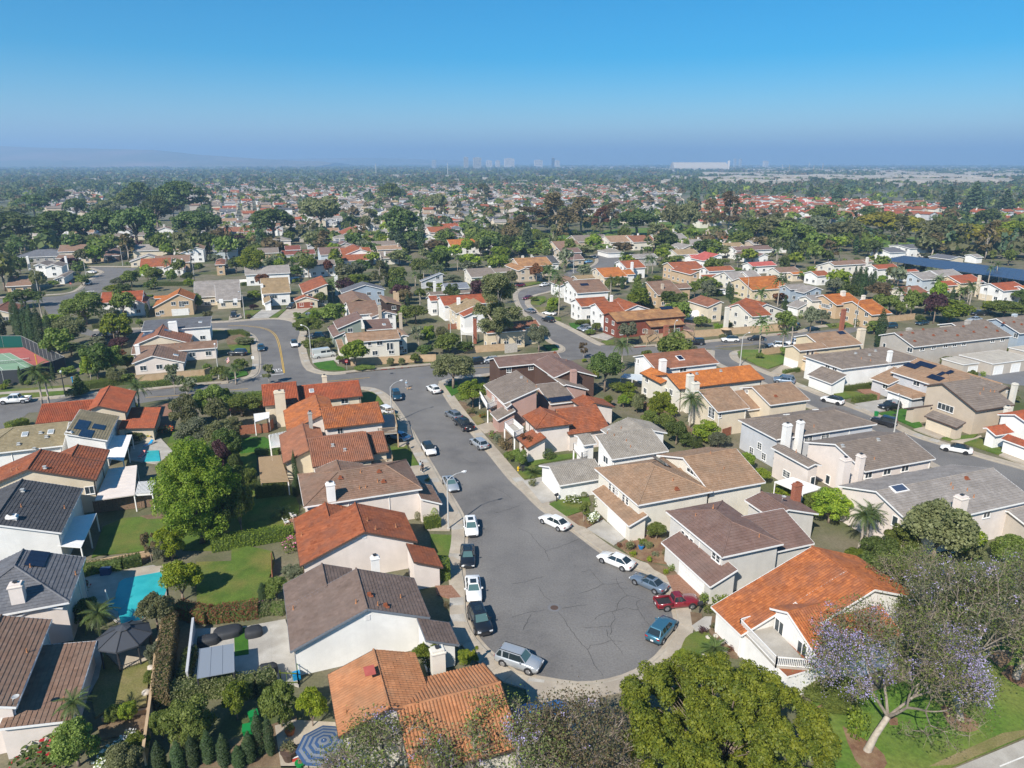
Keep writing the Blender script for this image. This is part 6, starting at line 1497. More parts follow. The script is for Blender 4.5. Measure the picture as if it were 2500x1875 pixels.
b_line('-1255 1675 -1203 1620',.09,'paint_white','court_line',.07,sm=0)
b_line('-1163 1671 -1212 1613',.09,'paint_white','court_line',.07,sm=0)
b_ground('-634 1143 -614 1145 -590 1100 -616 1097','water','pool_water',base=.12)
b_house('two storey house with brown tiled roof and huge plain white gable wall beside the cul-de-sac','white','taupe','slate',2,((-14.2,60,-16.8,67.2,6.2,7.5,6.2,.4),(-19.7,65.7,-21.4,70.3,4.9,4.3,3.2,.4),(-8.3,58.1,-9.6,61.6,4,0,3.3,.42,0,0,.35)),(('vent_grille',0,'A',-.01,4.96),('vent','box',((-14.5,62.6,5.98),(-12.7,61.5,5.45))),('vent','pipe',((-11.6,64.1,4.68),(-15.6,61.4,5.9),(-22.8,63.8,3.52),(-13.4,61.2,5.77)))))
b_house('terracotta tiled house in front of the white gable,its roof half under the jacaranda','ivory','terracotta','brown',1,((-9.8,46.6,-12.4,53.7,6.3,4.1,3.7,.36),(-9.3,47,-1,50,5.9,4.5,5.4,.33)),(('chim',-6.66,53.55,6.6,1.2,.9,'wall_ivory'),('box',-12.07,50.28,6.9,.9,1.2,.05,.35,'roof_crimson','patch'),('vent','pipe',((-13.5,47.3,5.13),))))
b_house('two storey house with orange tiled twin gables and cream end wall by the street bend','pinkwhite','rust','brown',2,((-17.5,75.2,-20.2,82.7,6.2,7.6,6.3,.4),(-23.2,81,-24.9,85.6,4.8,4.1,3.2,.4),(-11.3,72.2,-12.8,76.4,4,0,3.4,.42,0,0,.35)),(('chim',-15.5,70.84,5.6,.9,.6,'wall_white'),('vent_grille',0,'A',0,5.46),('vent','pipe',((-17.8,78.5,5.94),(-16.5,76.8,5.72),(-14.5,79.4,4.61),(-26.3,79.2,3.5)))))
b_house('hip roofed brown tile house with white courtyard wall and tall square chimney','pinkwhite','brown','white',2,((-24.4,91.5,-18.1,93.8,6.6,5.4,5.4,.36,5.2,4),(-12.5,88.7,-14.6,94.6,3.8,0,2.9,.42,0,0,.35),(-24.5,93,-26,97,6,3.2,3.8,.3)),(('chim',-24.19,86.32,7.4,1.1,.8,'wall_white'),('vent','box',((-23.8,90.3,6.18),(-18.8,92.3,6.24),(-17.9,90.5,5.54))),('vent','pipe',((-20.9,88.8,5.33),(-20.1,89.1,5.31),(-18.7,90.4,5.6),(-21.3,91.8,6.38)))))
b_house('cream house with brown orange tile roof and wooden balcony over its garage','cream','brownred','brown',1,((-32,103.8,-36.4,115.8,4.7,4,2.9,.4),(-31.6,102.5,-23.2,105.6,7.1,3.6,6.3,.33),(-23.5,107,-20.9,107.9,6.3,2.6,4.8,.33)),(('balc',((-22.01,101.46),(-18.56,102.31),(-20.13,108.3),(-21.83,106.85)),2.9,1,'trim_tan','concrete_grey',()),('vent_grille',1,'A',.85,3.7),('vent','metal',((-27.6,101.6,6.37),(-25.6,100.9,5.9))),('vent','pipe',((-25,104,6.83),(-27.5,99.1,5.58)))))
b_house('white stucco house with vivid orange roof and fenced deck above its garage','pinkwhite','orange','brown',1,((-33.5,117.9,-37.8,129.7,5.5,6.1,2.5,.38),(-33.4,117.3,-24,120.7,7,3.6,5.6,.33)),(('chim',-34.7,114.98,7.2,.6,.6,'wall_grey'),('balc',((-23.25,115.54),(-20.01,116.25),(-22.18,125.85),(-24.85,125.51)),2.9,1,'trim_tan','concrete_grey',()),('win',1,'R',2.5,4.4,1,1.2),('vent','pipe',((-27.6,116.6,6.13),(-30.9,117.2,6.7),(-29.3,115.5,5.97)))))
b_house('long low house with red barrel tile roof and large cream chimney by the corner','cream','red','brown',1,((-44.2,136.8,-31.9,141.2,4.8,4.2,5.1,.36),(-49.3,133.4,-43.1,135.6,6.2,3.2,6.4,.36)),(('chim',-43.85,127.34,7,1.9,1.4,'wall_cream'),('chim',-38.53,139.7,6.4,.9,.8,'wall_cream'),('sky',-40.32,136.04,4.12,0,'R',1,1,.9,1.2,'glass_pale'),('win',0,'R',9.5,2.2,1.5,1.2)))
b_house('red tiled house with dark shaded slope and cream gable at far left corner','cream','red','brown',1,((-73.8,119.8,-78.2,131.8,6.6,1.7,4.4,.38),(-88.1,126,-79.1,129.2,4.7,3.6,6,.3),(-73.4,128.3,-69.3,117.1,3.3,5.7,0,.11,0,0,.35)),(('vent','pipe',((-82.4,123.8,3.54),(-82.8,126,4.21))),))
b_house('khaki tiled house with a cross of solar panels and white patio cover','white','khaki','white',2,((-83.9,112,-76.3,114.8,5.4,6,6,.34,4),(-71.6,106.2,-75.9,117.9,6.6,0,5.8,.34)),(('sol',-71.81,111.35,6.02,1,'R',4,1,1.15,1.9,'solar'),('sol',-69.84,112.48,5.26,1,'R',2,1,1.15,1.9,'solar'),('sol',-69.6,108.52,5.64,1,'R',3,1,1.15,1.9,'solar'),('chim',-71.51,107.15,6.6,.9,.7,'wall_white'),('sky',-81.21,110.62,4.69,0,'R',1,1,.9,1.2,'glass_pale'),('sky',-77.65,111.83,4.66,0,'R',1,1,.9,1.2,'glass_pale'),('vent','metal',((-79,111.3,4.68),(-77.6,110.5,4.27),(-77.9,107.5,3.34),(-80.8,108.2,3.9)))))
b_house('house with mottled red brown tile roof above a long cream side wall','cream','rust','brown',2,((-66.5,89.6,-69.1,96.7,7.8,5.5,7.9,.36),(-65.2,97.2,-66.9,101.8,6.5,3,4.1,.36)),(('win',0,'A',-6.8,3.4,1.2,1.2),('vent','pipe',((-69.7,90.9,6.95),(-68.7,90.7,7.27))),('vent','metal',((-65.3,91.3,7.25),))))
b_house('white house under a dark charcoal ribbed roof with tall white chimney','white','dark','white',2,((-61.4,75.1,-65.9,87.5,7.3,5.4,6.8,.36),),(('chim',-60.7,77.45,7.2,1.2,.8,'wall_white'),('vent','metal',((-63.9,84.4,7.05),)),('vent','pipe',((-61.6,80.6,6.74),(-58,83.2,5.22)))))
b_house('hip roofed grey tile house with large stucco chimney next to the pool','pinkwhite','slate','white',2,((-52.9,66.4,-54.2,69.8,7,5.7,5.7,.38,5.7),(-48.2,62.4,-50,67.4,4.8,2,2,.3)),(('chim',-50.27,62.66,7.4,1.2,.9,'wall_pinkwhite'),('sol',-52.12,68.72,6.42,0,'R',3,1,1.1,1.9,'solar'),('vent','pipe',((-51.7,67,6.52),(-47.7,68,4.99)))))
b_house('brown tiled house with wide brown patio roof in lower left corner','pinkwhite','brown','white',2,((-45.2,47.3,-49.6,59.2,6,6,4,.36),(-46.1,57.9,-42.3,47.4,3.5,5.2,0,.15,0,0,.35)),(('vent','pipe',((-44.7,55.2,4.88),(-39.3,51.3,2.89))),('vent','dish',((-41.7,48.8,4.66),))))
b_house('dark brown timber house with L shaped brown roof at the intersection corner','brown','mauve','white',2,((-4.1,153,10.3,158.2,6.4,4.5,3.6,.33),(12.5,142.9,8.2,154.8,6.6,4,5.9,.33)),(('chim',12.79,141.93,6.9,1.2,.9,'wall_pink'),('win',0,'R',2.5,4.3,1.2,1.2,1),('win',0,'R',7.7,4.4,1.2,1.2,1),('vent','pipe',((12.2,154.5,5.38),)),('vent','box',((9.8,157.8,6.35),))))
b_house('salmon pink house with brown roofs and white corner balcony','pink','greybrown','white',2,((5.1,128.1,.8,139.9,7.3,7,.1,.33),(4.9,138.1,10.2,140,4.9,0,7.7,.23,0,0,.35),(11,137.5,8.1,145.4,5.1,.5,5.1,.33),(-.1,125,-1.9,129.8,5.2,.9,0,.66,0,0,.35),(.6,124.3,-.8,128.3,4.1,3.5,0,.42,0,0,.35)),(('balc',((-6.59,137.02),(-4.67,128.55),(-2.83,131.05),(-4.49,138.31)),2.9,1,'trim_white','concrete_grey',()),('sol',9.7,132.88,3.38,1,'R',5,1,1,1.9,'solar'),('win',0,'L',7.6,3.4,1.6,1.2,1),('win',3,'L',1.2,4,1.6,1.2,1),('vent','metal',((1.9,135.2,7.15),)),('vent','pipe',((3,132.4,7.19),(4.6,128.9,7.27)))))
b_house('white stucco house with bright rust red hip roof and clerestory windows','pinkwhite','rust','brown',2,((6.1,116.9,5,120,6.3,3.4,3.4,.38,3.4),(7.7,120,15.3,122.8,5.9,0,6,.45,0,0,.35),(15.6,126.9,13.8,131.8,4.7,2.5,4.4,.3),(5.7,110.8,4,115.4,4.1,3.4,0,.42,0,0,.35)),(('balc',((-1.32,118.68),(.42,113.91),(2.05,115.95),(.22,120.56)),2.9,1,'trim_white','concrete_grey',()),('win',0,'L',-1.7,4.1,1.3,1.2),('vent','pipe',((8,119.3,5.61),)),('vent','box',((9.2,114.6,5.11),))))
b_house('white house with weathered grey tile roof,small porch balcony and front garage','white','grey','white',1,((13.2,104.1,22.5,107.5,7,.1,5.4,.33),(21.9,110.3,20,115.6,5.9,5.1,4.5,.3),(5.6,98.9,12.8,101.6,4.1,3.9,3.9,.36),(10.6,107.5,12.8,108.3,5.7,1.2,2.4,.3)),(('balc',((10.2,108.91),(11.16,105.06),(12.81,106.57),(11.52,109.98)),2.8,1,'trim_white','concrete_grey',()),('gar',2,'A',.13,0,4.9,2.15,None),('win',0,'A',-2.9,4.1,1.6,1.2),('vent','pipe',((16.1,104.5,6.81),(18.4,102.3,5.85),(18.4,112.2,5.18),(15.1,105,7.05),(17.9,103.6,6.33))),('vent','dish',((15,104.9,7.03),))))
b_house('cream sided house with brown shingle pyramid roof and long porch roof','ivory','lightbrown','white',2,((19.9,91.6,19.6,92.4,7.5,5.8,5.8,.4,5.8,5.8),(24.7,94.9,33.4,98.1,7.3,6.9,6.9,.34),(23.3,95.4,25.5,96.2,5.3,0,6.4,.31,0,0,.35),(17.8,84,14.1,94.3,3.8,2.7,0,.42,0,0,.35)),(('gar',3,'L',3.97,0,4.9,2.15,None),('win',0,'L',2.6,3.9,.75,1.3,1),('win',0,'L',1.5,3.8,.75,1.3,1),('win',0,'L',.6,3.8,.75,1.3,1),('win',0,'L',-1.3,4,.75,1.3,1),('win',0,'L',-2.3,4.1,.75,1.3,1),('win',1,'A',-2,5.8,2.6,.7),('sol',21.6,95.57,6.34,0,'R',4,1,1,1.4,'solar'),('vent','box',((22.3,87.7,5.75),)),('vent','pipe',((22.1,89.2,6.34),(30.3,93.4,6.14),(29.1,96.4,7.24)))))
b_house('grey sided house with mauve brown hip roof,brick corner and wide front garage','siding','mauve','white',2,((26.4,76.7,25.3,79.7,6.7,4.3,4.3,.34,4.3,4.3),(35.6,82.5,33.8,87.6,5.4,2.6,5,.3),(28.6,80.3,34.9,82.6,5.5,0,5.9,.32,0,0,.35),(25.5,70.4,22,80.2,4.1,3.5,0,.42,0,0,.35)),(('gar',3,'L',4.16,0,4.9,2.15,None),('win',0,'L',4.1,3.5,.85,1.3,1),('win',0,'L',3.2,3.4,.85,1.3,1),('win',0,'L',2.2,3.4,.85,1.3,1),('win',0,'L',-2.3,4.4,.85,1.3,1),('win',0,'L',-3.1,4.4,.85,1.3,1),('chim',38.65,87.82,6.6,1.2,.7,'brick'),('vent','pipe',((29.2,74.8,5.75),(22.9,79.7,5.91),(25.2,80.4,6.74))),('vent','dish',((35.7,85.1,5.13),))))
b_house('white house with glossy orange barrel tile roof and white railed balcony by the jacarandas','white','orange','white',1,((34.6,64.3,32.9,69.1,7.8,12.5,6.5,.38),(26.9,59.6,36.7,63.1,6.1,2.4,4.5,.46),(35.8,60.9,34.6,64.3,7.8,6.2,6.5,.38,0,0,.45,3.6),(27,63.2,29.5,56.1,2.7,0,4.3,.01,0,0,.05)),(('balc',((23.14,61.58),(24.75,55.8),(28.08,55.39),(26.31,62.9)),2.9,1,'trim_white','concrete_grey',(2,)),('win',1,'A',1.2,3.3,1.3,2),('win',1,'A',-2.1,3,1.3,2),('vent_grille',1,'A',.29,5.08)))
b_house('white house with rust brown shingle roof,dark skylight and square white chimney','white','brownred','white',2,((29.3,153.5,44.5,159.1,7,4.4,5.8,.33),),(('chim',32.19,146.23,8,1.3,1.1,'wall_white'),('sky',37.65,153.73,6.13,0,'R',1,1,1.5,1.9,'solar'),('win',0,'R',7.1,4.4,1.8,1.2),('win',0,'A',3.6,4.7,.6,1.1),('win',0,'A',2.5,4.8,.6,1.1)))
b_house('white house with long bright orange barrel tile roof and round topped chimney','ivory','bright','brown',1,((31.6,139.3,50.9,146.3,6.6,4.2,5,.33),(33,140.1,30.1,148,5.6,2.7,2.4,.33)),(('chim',35.34,134.97,8,1.2,1,'wall_ivory'),('win',1,'L',6.1,3.8,1.3,1.2),('win',1,'L',6.5,1.2,1.3,1.2),('win',0,'A',.4,3,1.3,1.2),('win',0,'A',-1.6,3.3,1.3,1.2),('vent','metal',((38.1,140.6,6.36),(43.6,142.6,6.36))),('vent','pipe',((40.3,141.6,6.4),(41.6,142,6.39),(45.3,140.3,5.44),(29.5,144.1,4.99)))))
b_house('cream house with tan shingle roofs and recessed centre between two gables','cream','lightbrown','white',2,((35.1,127.2,41.6,129.5,7.1,3.6,6.4,.34),(46.1,130.1,54.7,133.2,6.9,3.6,5.6,.34),(42,131.8,47.9,133.9,5.4,0,5.5,.38,0,0,.35)),(('chim',34.91,129.14,8.2,1.3,1,'wall_ivory'),('win',0,'A',-4.1,4,1.9,2,1),('win',0,'R',.8,4.2,.7,1.2,1),('win',1,'A',2.2,5.4,1.6,.7,1),('vent','box',((49.9,127.8,5.75),))))
b_house('white house with brown hip roof,two white chimneys and bay windows','cool','greybrown','white',2,((45.7,113.4,56.3,117.2,6.7,4.9,4.9,.3,4.9,4.9),),(('chim',44.27,107.04,8,1.1,1,'wall_white'),('chim',46.88,108.35,8,.9,.9,'wall_white'),('sky',47.89,116.76,5.93,0,'L',1,1,.8,.8,'glass_pale'),('sky',54.41,120.22,5.62,0,'L',1,1,.8,.8,'glass_pale'),('win',0,'R',2.1,4.3,1.7,1.1,1),('win',0,'R',5.6,4.2,1.7,1.1,1),('win',0,'A',-.7,2.4,1.1,1.3,1),('win',0,'A',-2,1,1.1,1.3,1),('win',0,'A',1.2,.8,1.1,1.3,1),('vent','pipe',((50.6,111.6,5.72),))))
b_house('pale house with grey brown concrete tile roof and twin tapering white chimneys','pinkwhite','greybrown','white',2,((49.1,100.3,62,105,7.2,6.1,6.1,.32),(45,97.2,42.2,105,5.3,1.2,1.3,.32)),(('chim',47.41,93.2,8,1.3,1.1,'wall_pinkwhite'),('chim',49.9,93.93,8.2,.9,.9,'wall_pinkwhite'),('win',0,'R',1.2,4.4,1.5,1.2),('win',0,'R',4.8,4.4,1.5,1.2),('win',0,'R',8.3,4.4,1.5,1.2),('win',1,'A',-.3,2.3,.9,1.5),('win',0,'A',.8,.9,.9,1.5),('win',1,'L',4.7,1.7,1.6,1.2,1),('vent','metal',((50,99.9,6.97),(56.6,102.4,6.98))),('vent','pipe',((53.9,97.6,5.84),(43.8,101.5,5.4)))))
b_house('large pinkish house with ash grey shingle roof,blue skylight and tapered chimney','pinkwhite','ash','white',2,((47.6,84.5,67.6,91.8,7,6.2,6.2,.32),),(('chim',56.9,81.58,7.8,1.3,1.1,'wall_pinkwhite'),('sky',51.04,85.39,6.89,0,'R',1,1,2.4,1.3,'solar_blue'),('win',0,'R',9.3,4,.9,1.2),('win',0,'R',13.3,4.2,1.3,1.2),('win',0,'A',-3.2,4.2,.9,1.4),('win',0,'A',.6,3.4,1.4,.4),('vent','pipe',((59,87.2,6.58),(58.9,86.5,6.37),(60.8,86.4,6.15),(61,85.2,5.79))),('vent','box',((62.1,88.9,6.76),))))
b_house('single storey wing with grey brown hip roof at the right edge','stone','ash','white',2,((65.5,84.5,71.8,86.8,4.1,3,3.9,.3),),())
b_house('beige house with brown roof and big square beige chimney beside condos','yellow','lightbrown','white',2,((73.4,172.7,84.8,176.9,7.1,4.2,6.2,.33),(67.9,166.7,75.9,169.6,5.9,3.3,2.5,.33),(72.6,170.3,74.5,164.8,4.1,0,4.1,.33,0,0,.35)),(('chim',87.47,173.76,8.4,1.7,1.2,'wall_cream'),('sol',83.29,175.66,6.84,0,'R',2,1,1.05,1.7,'solar'),('gar',1,'A',.38,0,4.61,2.15,None),('win',1,'R',2.8,4.3,.9,1.3),('win',1,'R',4.2,4,.9,1.3),('vent','pipe',((77.3,171.1,6.12),(79.7,172.5,6.28)))))
b_house('tall white walled house with grey hip roof and slim white chimney','white','greybrown','white',2,((75.1,155.6,86,159.6,7.2,5.9,5.9,.33,5.9,5.9),(69.8,153.9,72.3,146.9,4.3,0,3.9,.42,0,0,.35)),(('chim',84.34,153.4,8,.9,.7,'wall_white'),('win',0,'A',-1.3,4.6,1.3,1.2),('win',0,'A',-3.4,4.6,1.3,1.2),('win',0,'R',4.1,5,.9,.35),('vent','metal',((77.5,155.1,6.84),(83,157.2,6.86),(80.7,155.1,6.48))),('vent','pipe',((78,153.2,6.2),(79.9,152.8,5.85)))))
b_house('grey house with brown shingle roofs carrying several black solar panels','cool','lightbrown','white',2,((90.8,142.3,88.2,149.4,7.3,7,7,.33,7),(82,138.7,80.6,142.5,3.6,2.7,2.7,.33,2.7),(86,146.4,84.3,151.1,4.8,6.3,6.3,.3)),(('sol',86.92,139.55,5.8,0,'L',3,1,1.05,1.7,'solar'),('sol',88.52,140.4,6.39,0,'L',1,1,1.05,1.7,'solar'),('sol',89.92,140.12,6.79,0,'L',1,1,1.05,1.7,'solar'),('sol',88.07,145.57,6.83,0,'L',4,1,1.05,1.7,'solar'),('sol',85.85,146.75,6.28,0,'L',3,1,1.05,1.7,'solar'),('gar',1,'L',1.02,0,4.9,2.15,None),('win',0,'L',1.3,4.2,1.6,1.2),('win',2,'L',1.1,2.2,1.4,1.2)))
b_house('beige stucco house with brown shingle roof and white triple window over garage','beige','greybrown','brown',2,((81.9,129.1,91.2,132.5,7.9,3.8,7.6,.4),(92.8,143.2,96.8,132.4,6.2,3.5,8.2,.34),(81.5,119.8,79.2,126.1,3.5,2,0,.42,0,0,.35),(81.2,129.7,76.6,128.1,3.4,0,2,.42,0,0,.35)),(('gar',2,'L',3.81,0,4.9,2.15,'wall_cream'),('win',0,'A',-1.3,3.4,3.4,1.3),('chim',96.87,130.6,7.5,.8,.8,'wall_ivory'),('vent_grille',1,'B',.59,4.98),('vent','pipe',((89.7,128.8,6.8),(90.9,128.5,6.51),(91.7,128.5,6.4),(88.1,127.2,6.4)))))
b_house('white house with red tile roofs and entry gable at right edge of the frame','white','red','white',1,((88.5,117.8,97.9,121.2,5.7,3,3.3,.33),(85.7,114.7,87.8,108.9,3.2,0,1.5,.42,0,0,.35),(83.3,116.8,87.5,118.3,3.6,.6,1.9,.42)),(('chim',89.98,121.87,5.8,.8,.8,'wall_ivory'),('gar',1,'R',2.93,0,4.9,2.15,None)))
b_house('long grey condo block with mauve brown roof and row of small windows','warmgrey','greybrown','white',0,((95.5,173.2,127.1,184.7,7.5,4.6,6.2,.36),(116.5,184.6,128.2,188.9,7.4,4,4.9,.3)),(('chim',100.18,175.31,8.2,1.1,.9,'wall_warmgrey'),('chim',119.55,182.87,8.6,1.1,.9,'wall_warmgrey'),('win',0,'A',-4.9,4.2,1.5,1.2),('win',0,'R',3.3,4.5,1.5,1.2),('win',0,'R',7.1,4.6,1.5,1.2),('win',0,'R',11,4.6,1.5,1.2),('win',0,'R',14,4.6,1.5,1.2),('win',0,'R',17.2,4.6,1.5,1.2),('win',0,'R',27.3,4.6,1.5,1.2),('win',0,'R',30.9,4.6,1.5,1.2),('win',0,'A',2.7,3.5,.9,1.2),('vent','box',((96.7,172.2,7.09),(100.4,173.9,7.2),(105.8,174,6.56),(112.8,175.5,6.2),(99,170,6.06),(104.3,176.3,7.54),(110.5,177,7),(117.1,180.5,7.37),(118.6,178.3,6.44),(123.7,181.5,6.89),(126,180.3,6.23)))),name='apartment_building',cat='condo block')
b_house('blue grey condo block with mauve brown roof at right edge','blue','greybrown','white',0,((129.9,187.2,146.4,193.1,8.1,5,7.1,.36),),(('win',0,'A',-5.9,4.7,1.2,1.2),('chim',136.49,189.8,8.8,1.1,.9,'wall_paleblue'),('vent','box',((130.5,184.9,7.32),(134,186.1,7.31),(135.6,185.3,6.83)))),name='apartment_building',cat='condo block')
b_house('flat roofed beige garage block with two white doors below the condos','stone','gravel','white',-1,((111.4,164.8,124.5,169.6,3,4.4,4.4,.02,0,0,.1),),(('gar',0,'R',2.3,0,2.9,2.15,None),('gar',0,'R',8.07,0,2.9,2.15,None)),name='garage_building',cat='garage')
b_house('flat roofed beige single garage next to the double garage block','stone','gravel','white',-1,((105.9,166.2,107.9,160.7,3,2.5,2.5,.02,0,0,.1),),(('gar',0,'B',.82,0,2.9,2.15,None),),name='garage_building',cat='garage')
b_house('flat roofed garage at right edge below the blue condo','stone','gravel','white',-1,((127.8,173.6,133.4,175.7,3,2.7,2.7,.02,0,0,.1),),(),name='garage_building',cat='garage')
b_house('white house with grey shingle roofs and two white chimneys near left edge','white','greybrown','white',0,((-208,314.2,-212.6,326.9,5.6,2.3,6.4,.34),(-203.5,320.8,-199.7,310.3,5.8,3.5,3.5,.34),(-185.8,292.8,-191.6,309,3.2,3,1.2,.34)),(('chim',-219.93,325.02,7.5,.9,.8,'wall_white'),('chim',-202.68,325.02,7.5,.9,.8,'wall_white'),('auto',)))
b_house('low brown house half hidden by a leaning tree at left edge','tan','brown','white',0,((-196.3,277.9,-188.3,280.8,5.6,3,8.2,.34),),(('auto',),))
b_house('slate hip roofed house behind the white chimneyed house at left','grey','slate','white',0,((-241.7,365.3,-235.3,367.6,5.8,8.2,8.2,.34,8.2,8.2),),(('auto',),))
b_house('two storey cream house with brown roof and twin dormers up left','cream','brown','white',0,((-232.2,369.9,-219.4,374.5,7.6,7.9,7.9,.34),(-227.7,359.6,-212.7,365,3.7,0,7.1,.13,0,0,.35)),(('auto',),))
b_house('low brown hip roofed house with brown garage door at the small cul-de-sac','tan','mauve','white',0,((-206.3,368.7,-212.9,386.9,4.2,4.6,4.6,.3,4.6,4.6),),(('gar',0,'A',-1.57,0,4.9,2.15,'trim_brown'),('chim',-211.83,376.97,5.8,.9,.8,'wall_ivory'),('auto',)))
b_house('long grey roofed cream house behind the small cul-de-sac','cream','ash','white',0,((-197.1,374.5,-181.4,380.2,7.3,7.5,7.5,.34),(-175.4,344.2,-178.2,351.9,5.5,7.9,7.9,.34)),(('auto',),))
b_house('brown roofed house with white front gable right of the grey roofed house','white','lightbrown','white',0,((-176.8,374,-163.4,378.8,5.2,1.2,1.2,.34),(-158.2,359.9,-165.7,380.4,7.6,8.2,3.6,.34)),(('auto',),))
b_house('red tile roofed white house with chimneys behind the hedge row','white','rust','white',0,((-167.6,323.1,-155.7,327.4,6.6,8.2,8.2,.36),(-151.3,315,-159.2,336.6,4.6,2.8,5.7,.36)),(('chim',-149.25,316.34,7.5,1.2,.8,'wall_white'),('chim',-146.7,317.9,7.3,.6,.6,'wall_white'),('auto',)))
b_house('brown flat fronted house behind the red tile house','tan','brown','white',0,((-166.2,333.5,-152,338.7,6.6,7.6,7.6,.34),),(('auto',),))
b_house('half timbered white house with red tile roof and white garage','white','red','white',0,((-135.3,232.8,-123.7,237,7,6,6,.4),(-125.1,228.3,-129.5,240.5,6.1,3.8,5.4,.4)),(('win',1,'A',2,3.4,1,1.8,1),('win',1,'A',-2.1,3.2,1,1.8,1),('auto',)))
b_house('tan half timbered house with steep orange roof and balcony','tan','bright','white',0,((-123.9,243.8,-112,248.1,3.8,1.2,1.2,.5),(-108.8,229.5,-112.9,240.9,7.2,7.9,4.5,.5)),(('gar',1,'A',-0,0,4.9,2.15,None),('win',1,'A',6.7,1,1.3,1.2),('win',1,'A',-.7,3.8,1.6,1.9,1),('auto',)))
b_house('white walled house with flat slate roof and white chimney near the curve','white','slate','white',0,((-102.7,194.8,-86.4,200.7,5.7,3.2,8.1,.14),),(('chim',-92.37,189.58,6.8,2.2,1,'wall_white'),('sky',-87.56,195.84,5.16,0,'R',1,1,.9,1.2,'glass_pale'),('auto',)))
b_house('red tiled house carrying a long row of solar panels','cream','brownred','white',0,((-92,179.9,-96.7,193,5.2,6,7.4,.36),),(('sol',-98.34,188.01,4,0,'L',6,2,1.05,1.7,'solar_blue'),('sol',-93.17,187.73,4.62,0,'R',2,1,1.05,1.7,'solar_blue'),('chim',-84.08,181.78,3.6,.5,.5,'trim_brown'),('auto',)))
b_house('cream panelled house with long brown roof and white edge above the retaining wall','pinkwhite','brown','white',0,((-94.9,172.4,-76.4,179.1,4,4,3.3,.33),(-85.1,162.4,-88.9,172.9,4.4,4.5,6.8,.33)),(('chim',-91.61,168.52,5.6,1,.8,'wall_white'),('sky',-82.45,168.46,2.87,1,'R',1,1,1.2,1.2,'glass_pale'),('auto',),('vent','pipe',((-85.7,175.4,3.91),(-84.1,174.3,3.41)))))
b_house('cream house with brown orange roof at left edge beyond the cypresses','cream','brownred','white',0,((-159.8,216.6,-164.5,229.5,4.7,8.2,4.6,.36),),(('auto',),))
b_house('grey shingled house with two small dormers and brick base','cream','ash','white',0,((-113.4,252.7,-99.1,257.9,7.5,3,8.2,.52),(-103.9,247.6,-96.3,250.4,7.2,3,8.2,.52)),(('win',0,'R',12.7,2.7,2.4,1),('win',0,'R',4.1,.8,2,1.3,1),('box',-96.84,234.07,4,1.3,1.2,1.2,.35,'wall_white','dormer'),('box',-92.4,234.95,4,1.3,1.2,1.2,.35,'wall_white','dormer'),('auto',)))
b_house('tan shingle house with steep roof,white garage and slim white chimney','white','tan','white',0,((-89.7,252.7,-80.7,256,8.5,3.2,8.2,.5),(-87.6,254.1,-81.4,237.2,3.7,0,2.2,.42,0,0,.35)),(('gar',1,'B',-.93,0,1.52,2.15,None),('win',0,'R',2.7,3.1,4.5,1.2),('chim',-87.89,248.59,7.4,.9,.8,'wall_white'),('auto',)))
b_house('cream house with red tile roof and brown wooden garage door','cream','rust','white',0,((-64.5,246.4,-71.4,265.5,7.7,8.2,.5,.34),(-70.7,241.1,-72.4,245.8,4.2,3.7,4.3,.34)),(('gar',1,'A',.45,0,4.9,2.15,'trim_red'),('win',0,'L',11.7,3.5,1.5,1.2),('win',0,'A',3.6,5.3,1.5,1.2),('chim',-66.17,266.71,7.6,1.2,.8,'wall_white'),('auto',)))
b_house('pale blue walled house with wide grey gable roof','blue','slate','white',0,((-51.1,246.6,-53.6,253.7,7.4,8.2,6.9,.3),),(('auto',),))
b_house('dark timber house with brown roofs and twin tan chimneys','darkbrown','brown','tan',0,((-49.3,226.5,-54.8,241.6,6.2,4.7,4.7,.3),(-39.1,221.2,-43.3,232.8,6.2,.7,4.5,.3)),(('chim',-38.51,231.24,7.8,.8,.7,'wall_tan'),('chim',-37.12,228.46,7.8,.8,.7,'wall_tan'),('auto',)))
b_house('brown roofed house with clerestory strip and beige chimney behind the pink roofed one','white','brown','white',0,((-51,215.9,-42.6,219,7,8,8,.3),(-37.6,208.6,-38.8,211.9,5.6,4.5,3.4,.3)),(('chim',-39.21,207.84,7.6,.8,.8,'wall_beige'),('chim',-31.91,199.9,7,.8,.7,'wall_beige'),('auto',)))
b_house('green walled house with pinkish shed roofs facing the bend','green','mauve','white',0,((-41.3,191.4,-44.7,201,7.2,6.7,.3,.36),(-42.7,199.6,-35.8,202.1,5,0,6.8,.23,0,0,.35),(-45.4,188.7,-50.1,201.5,4,3.3,0,.36,0,0,.35)),(('sky',-36.33,197.62,4.05,1,'R',1,1,.9,1.2,'glass_pale'),('auto',)))
b_house('large two tone corner house with tan hip roof and arched windows','ivory','lightbrown','white',0,((-42.6,177.2,-30.1,181.8,6.2,5,4.2,.33),(-28.2,180.5,-30.9,187.9,5.2,2.8,1.3,.33),(-44.9,182.4,-46.4,181.9,3.6,9.1,0,.09,0,0,.35)),(('win',0,'R',1.9,3.9,.9,1.2),('win',0,'R',5.4,4.1,.9,1.2),('win',0,'R',8,4,1.5,1.2),('win',0,'R',10.1,2.9,.8,2),('win',0,'R',11,2.8,.8,2),('win',1,'A',.8,3,.9,1.3,1),('win',1,'A',-.1,.8,1.2,1.2),('auto',)))
b_house('white and blue gabled house at the top of the side street','paleblue','slate','white',0,((-155.5,374.4,-144.3,378.4,7.6,8.2,8.2,.34),),(('auto',),))
b_house('tan house with brown roof and one solar panel above the side street','tan','brownred','white',0,((-130.2,318.7,-135.6,333.6,5.5,2.1,2.1,.33,2.1),),(('sol',-134.22,327.2,5.21,0,'L',2,1,1.05,1.7,'solar'),('auto',)))
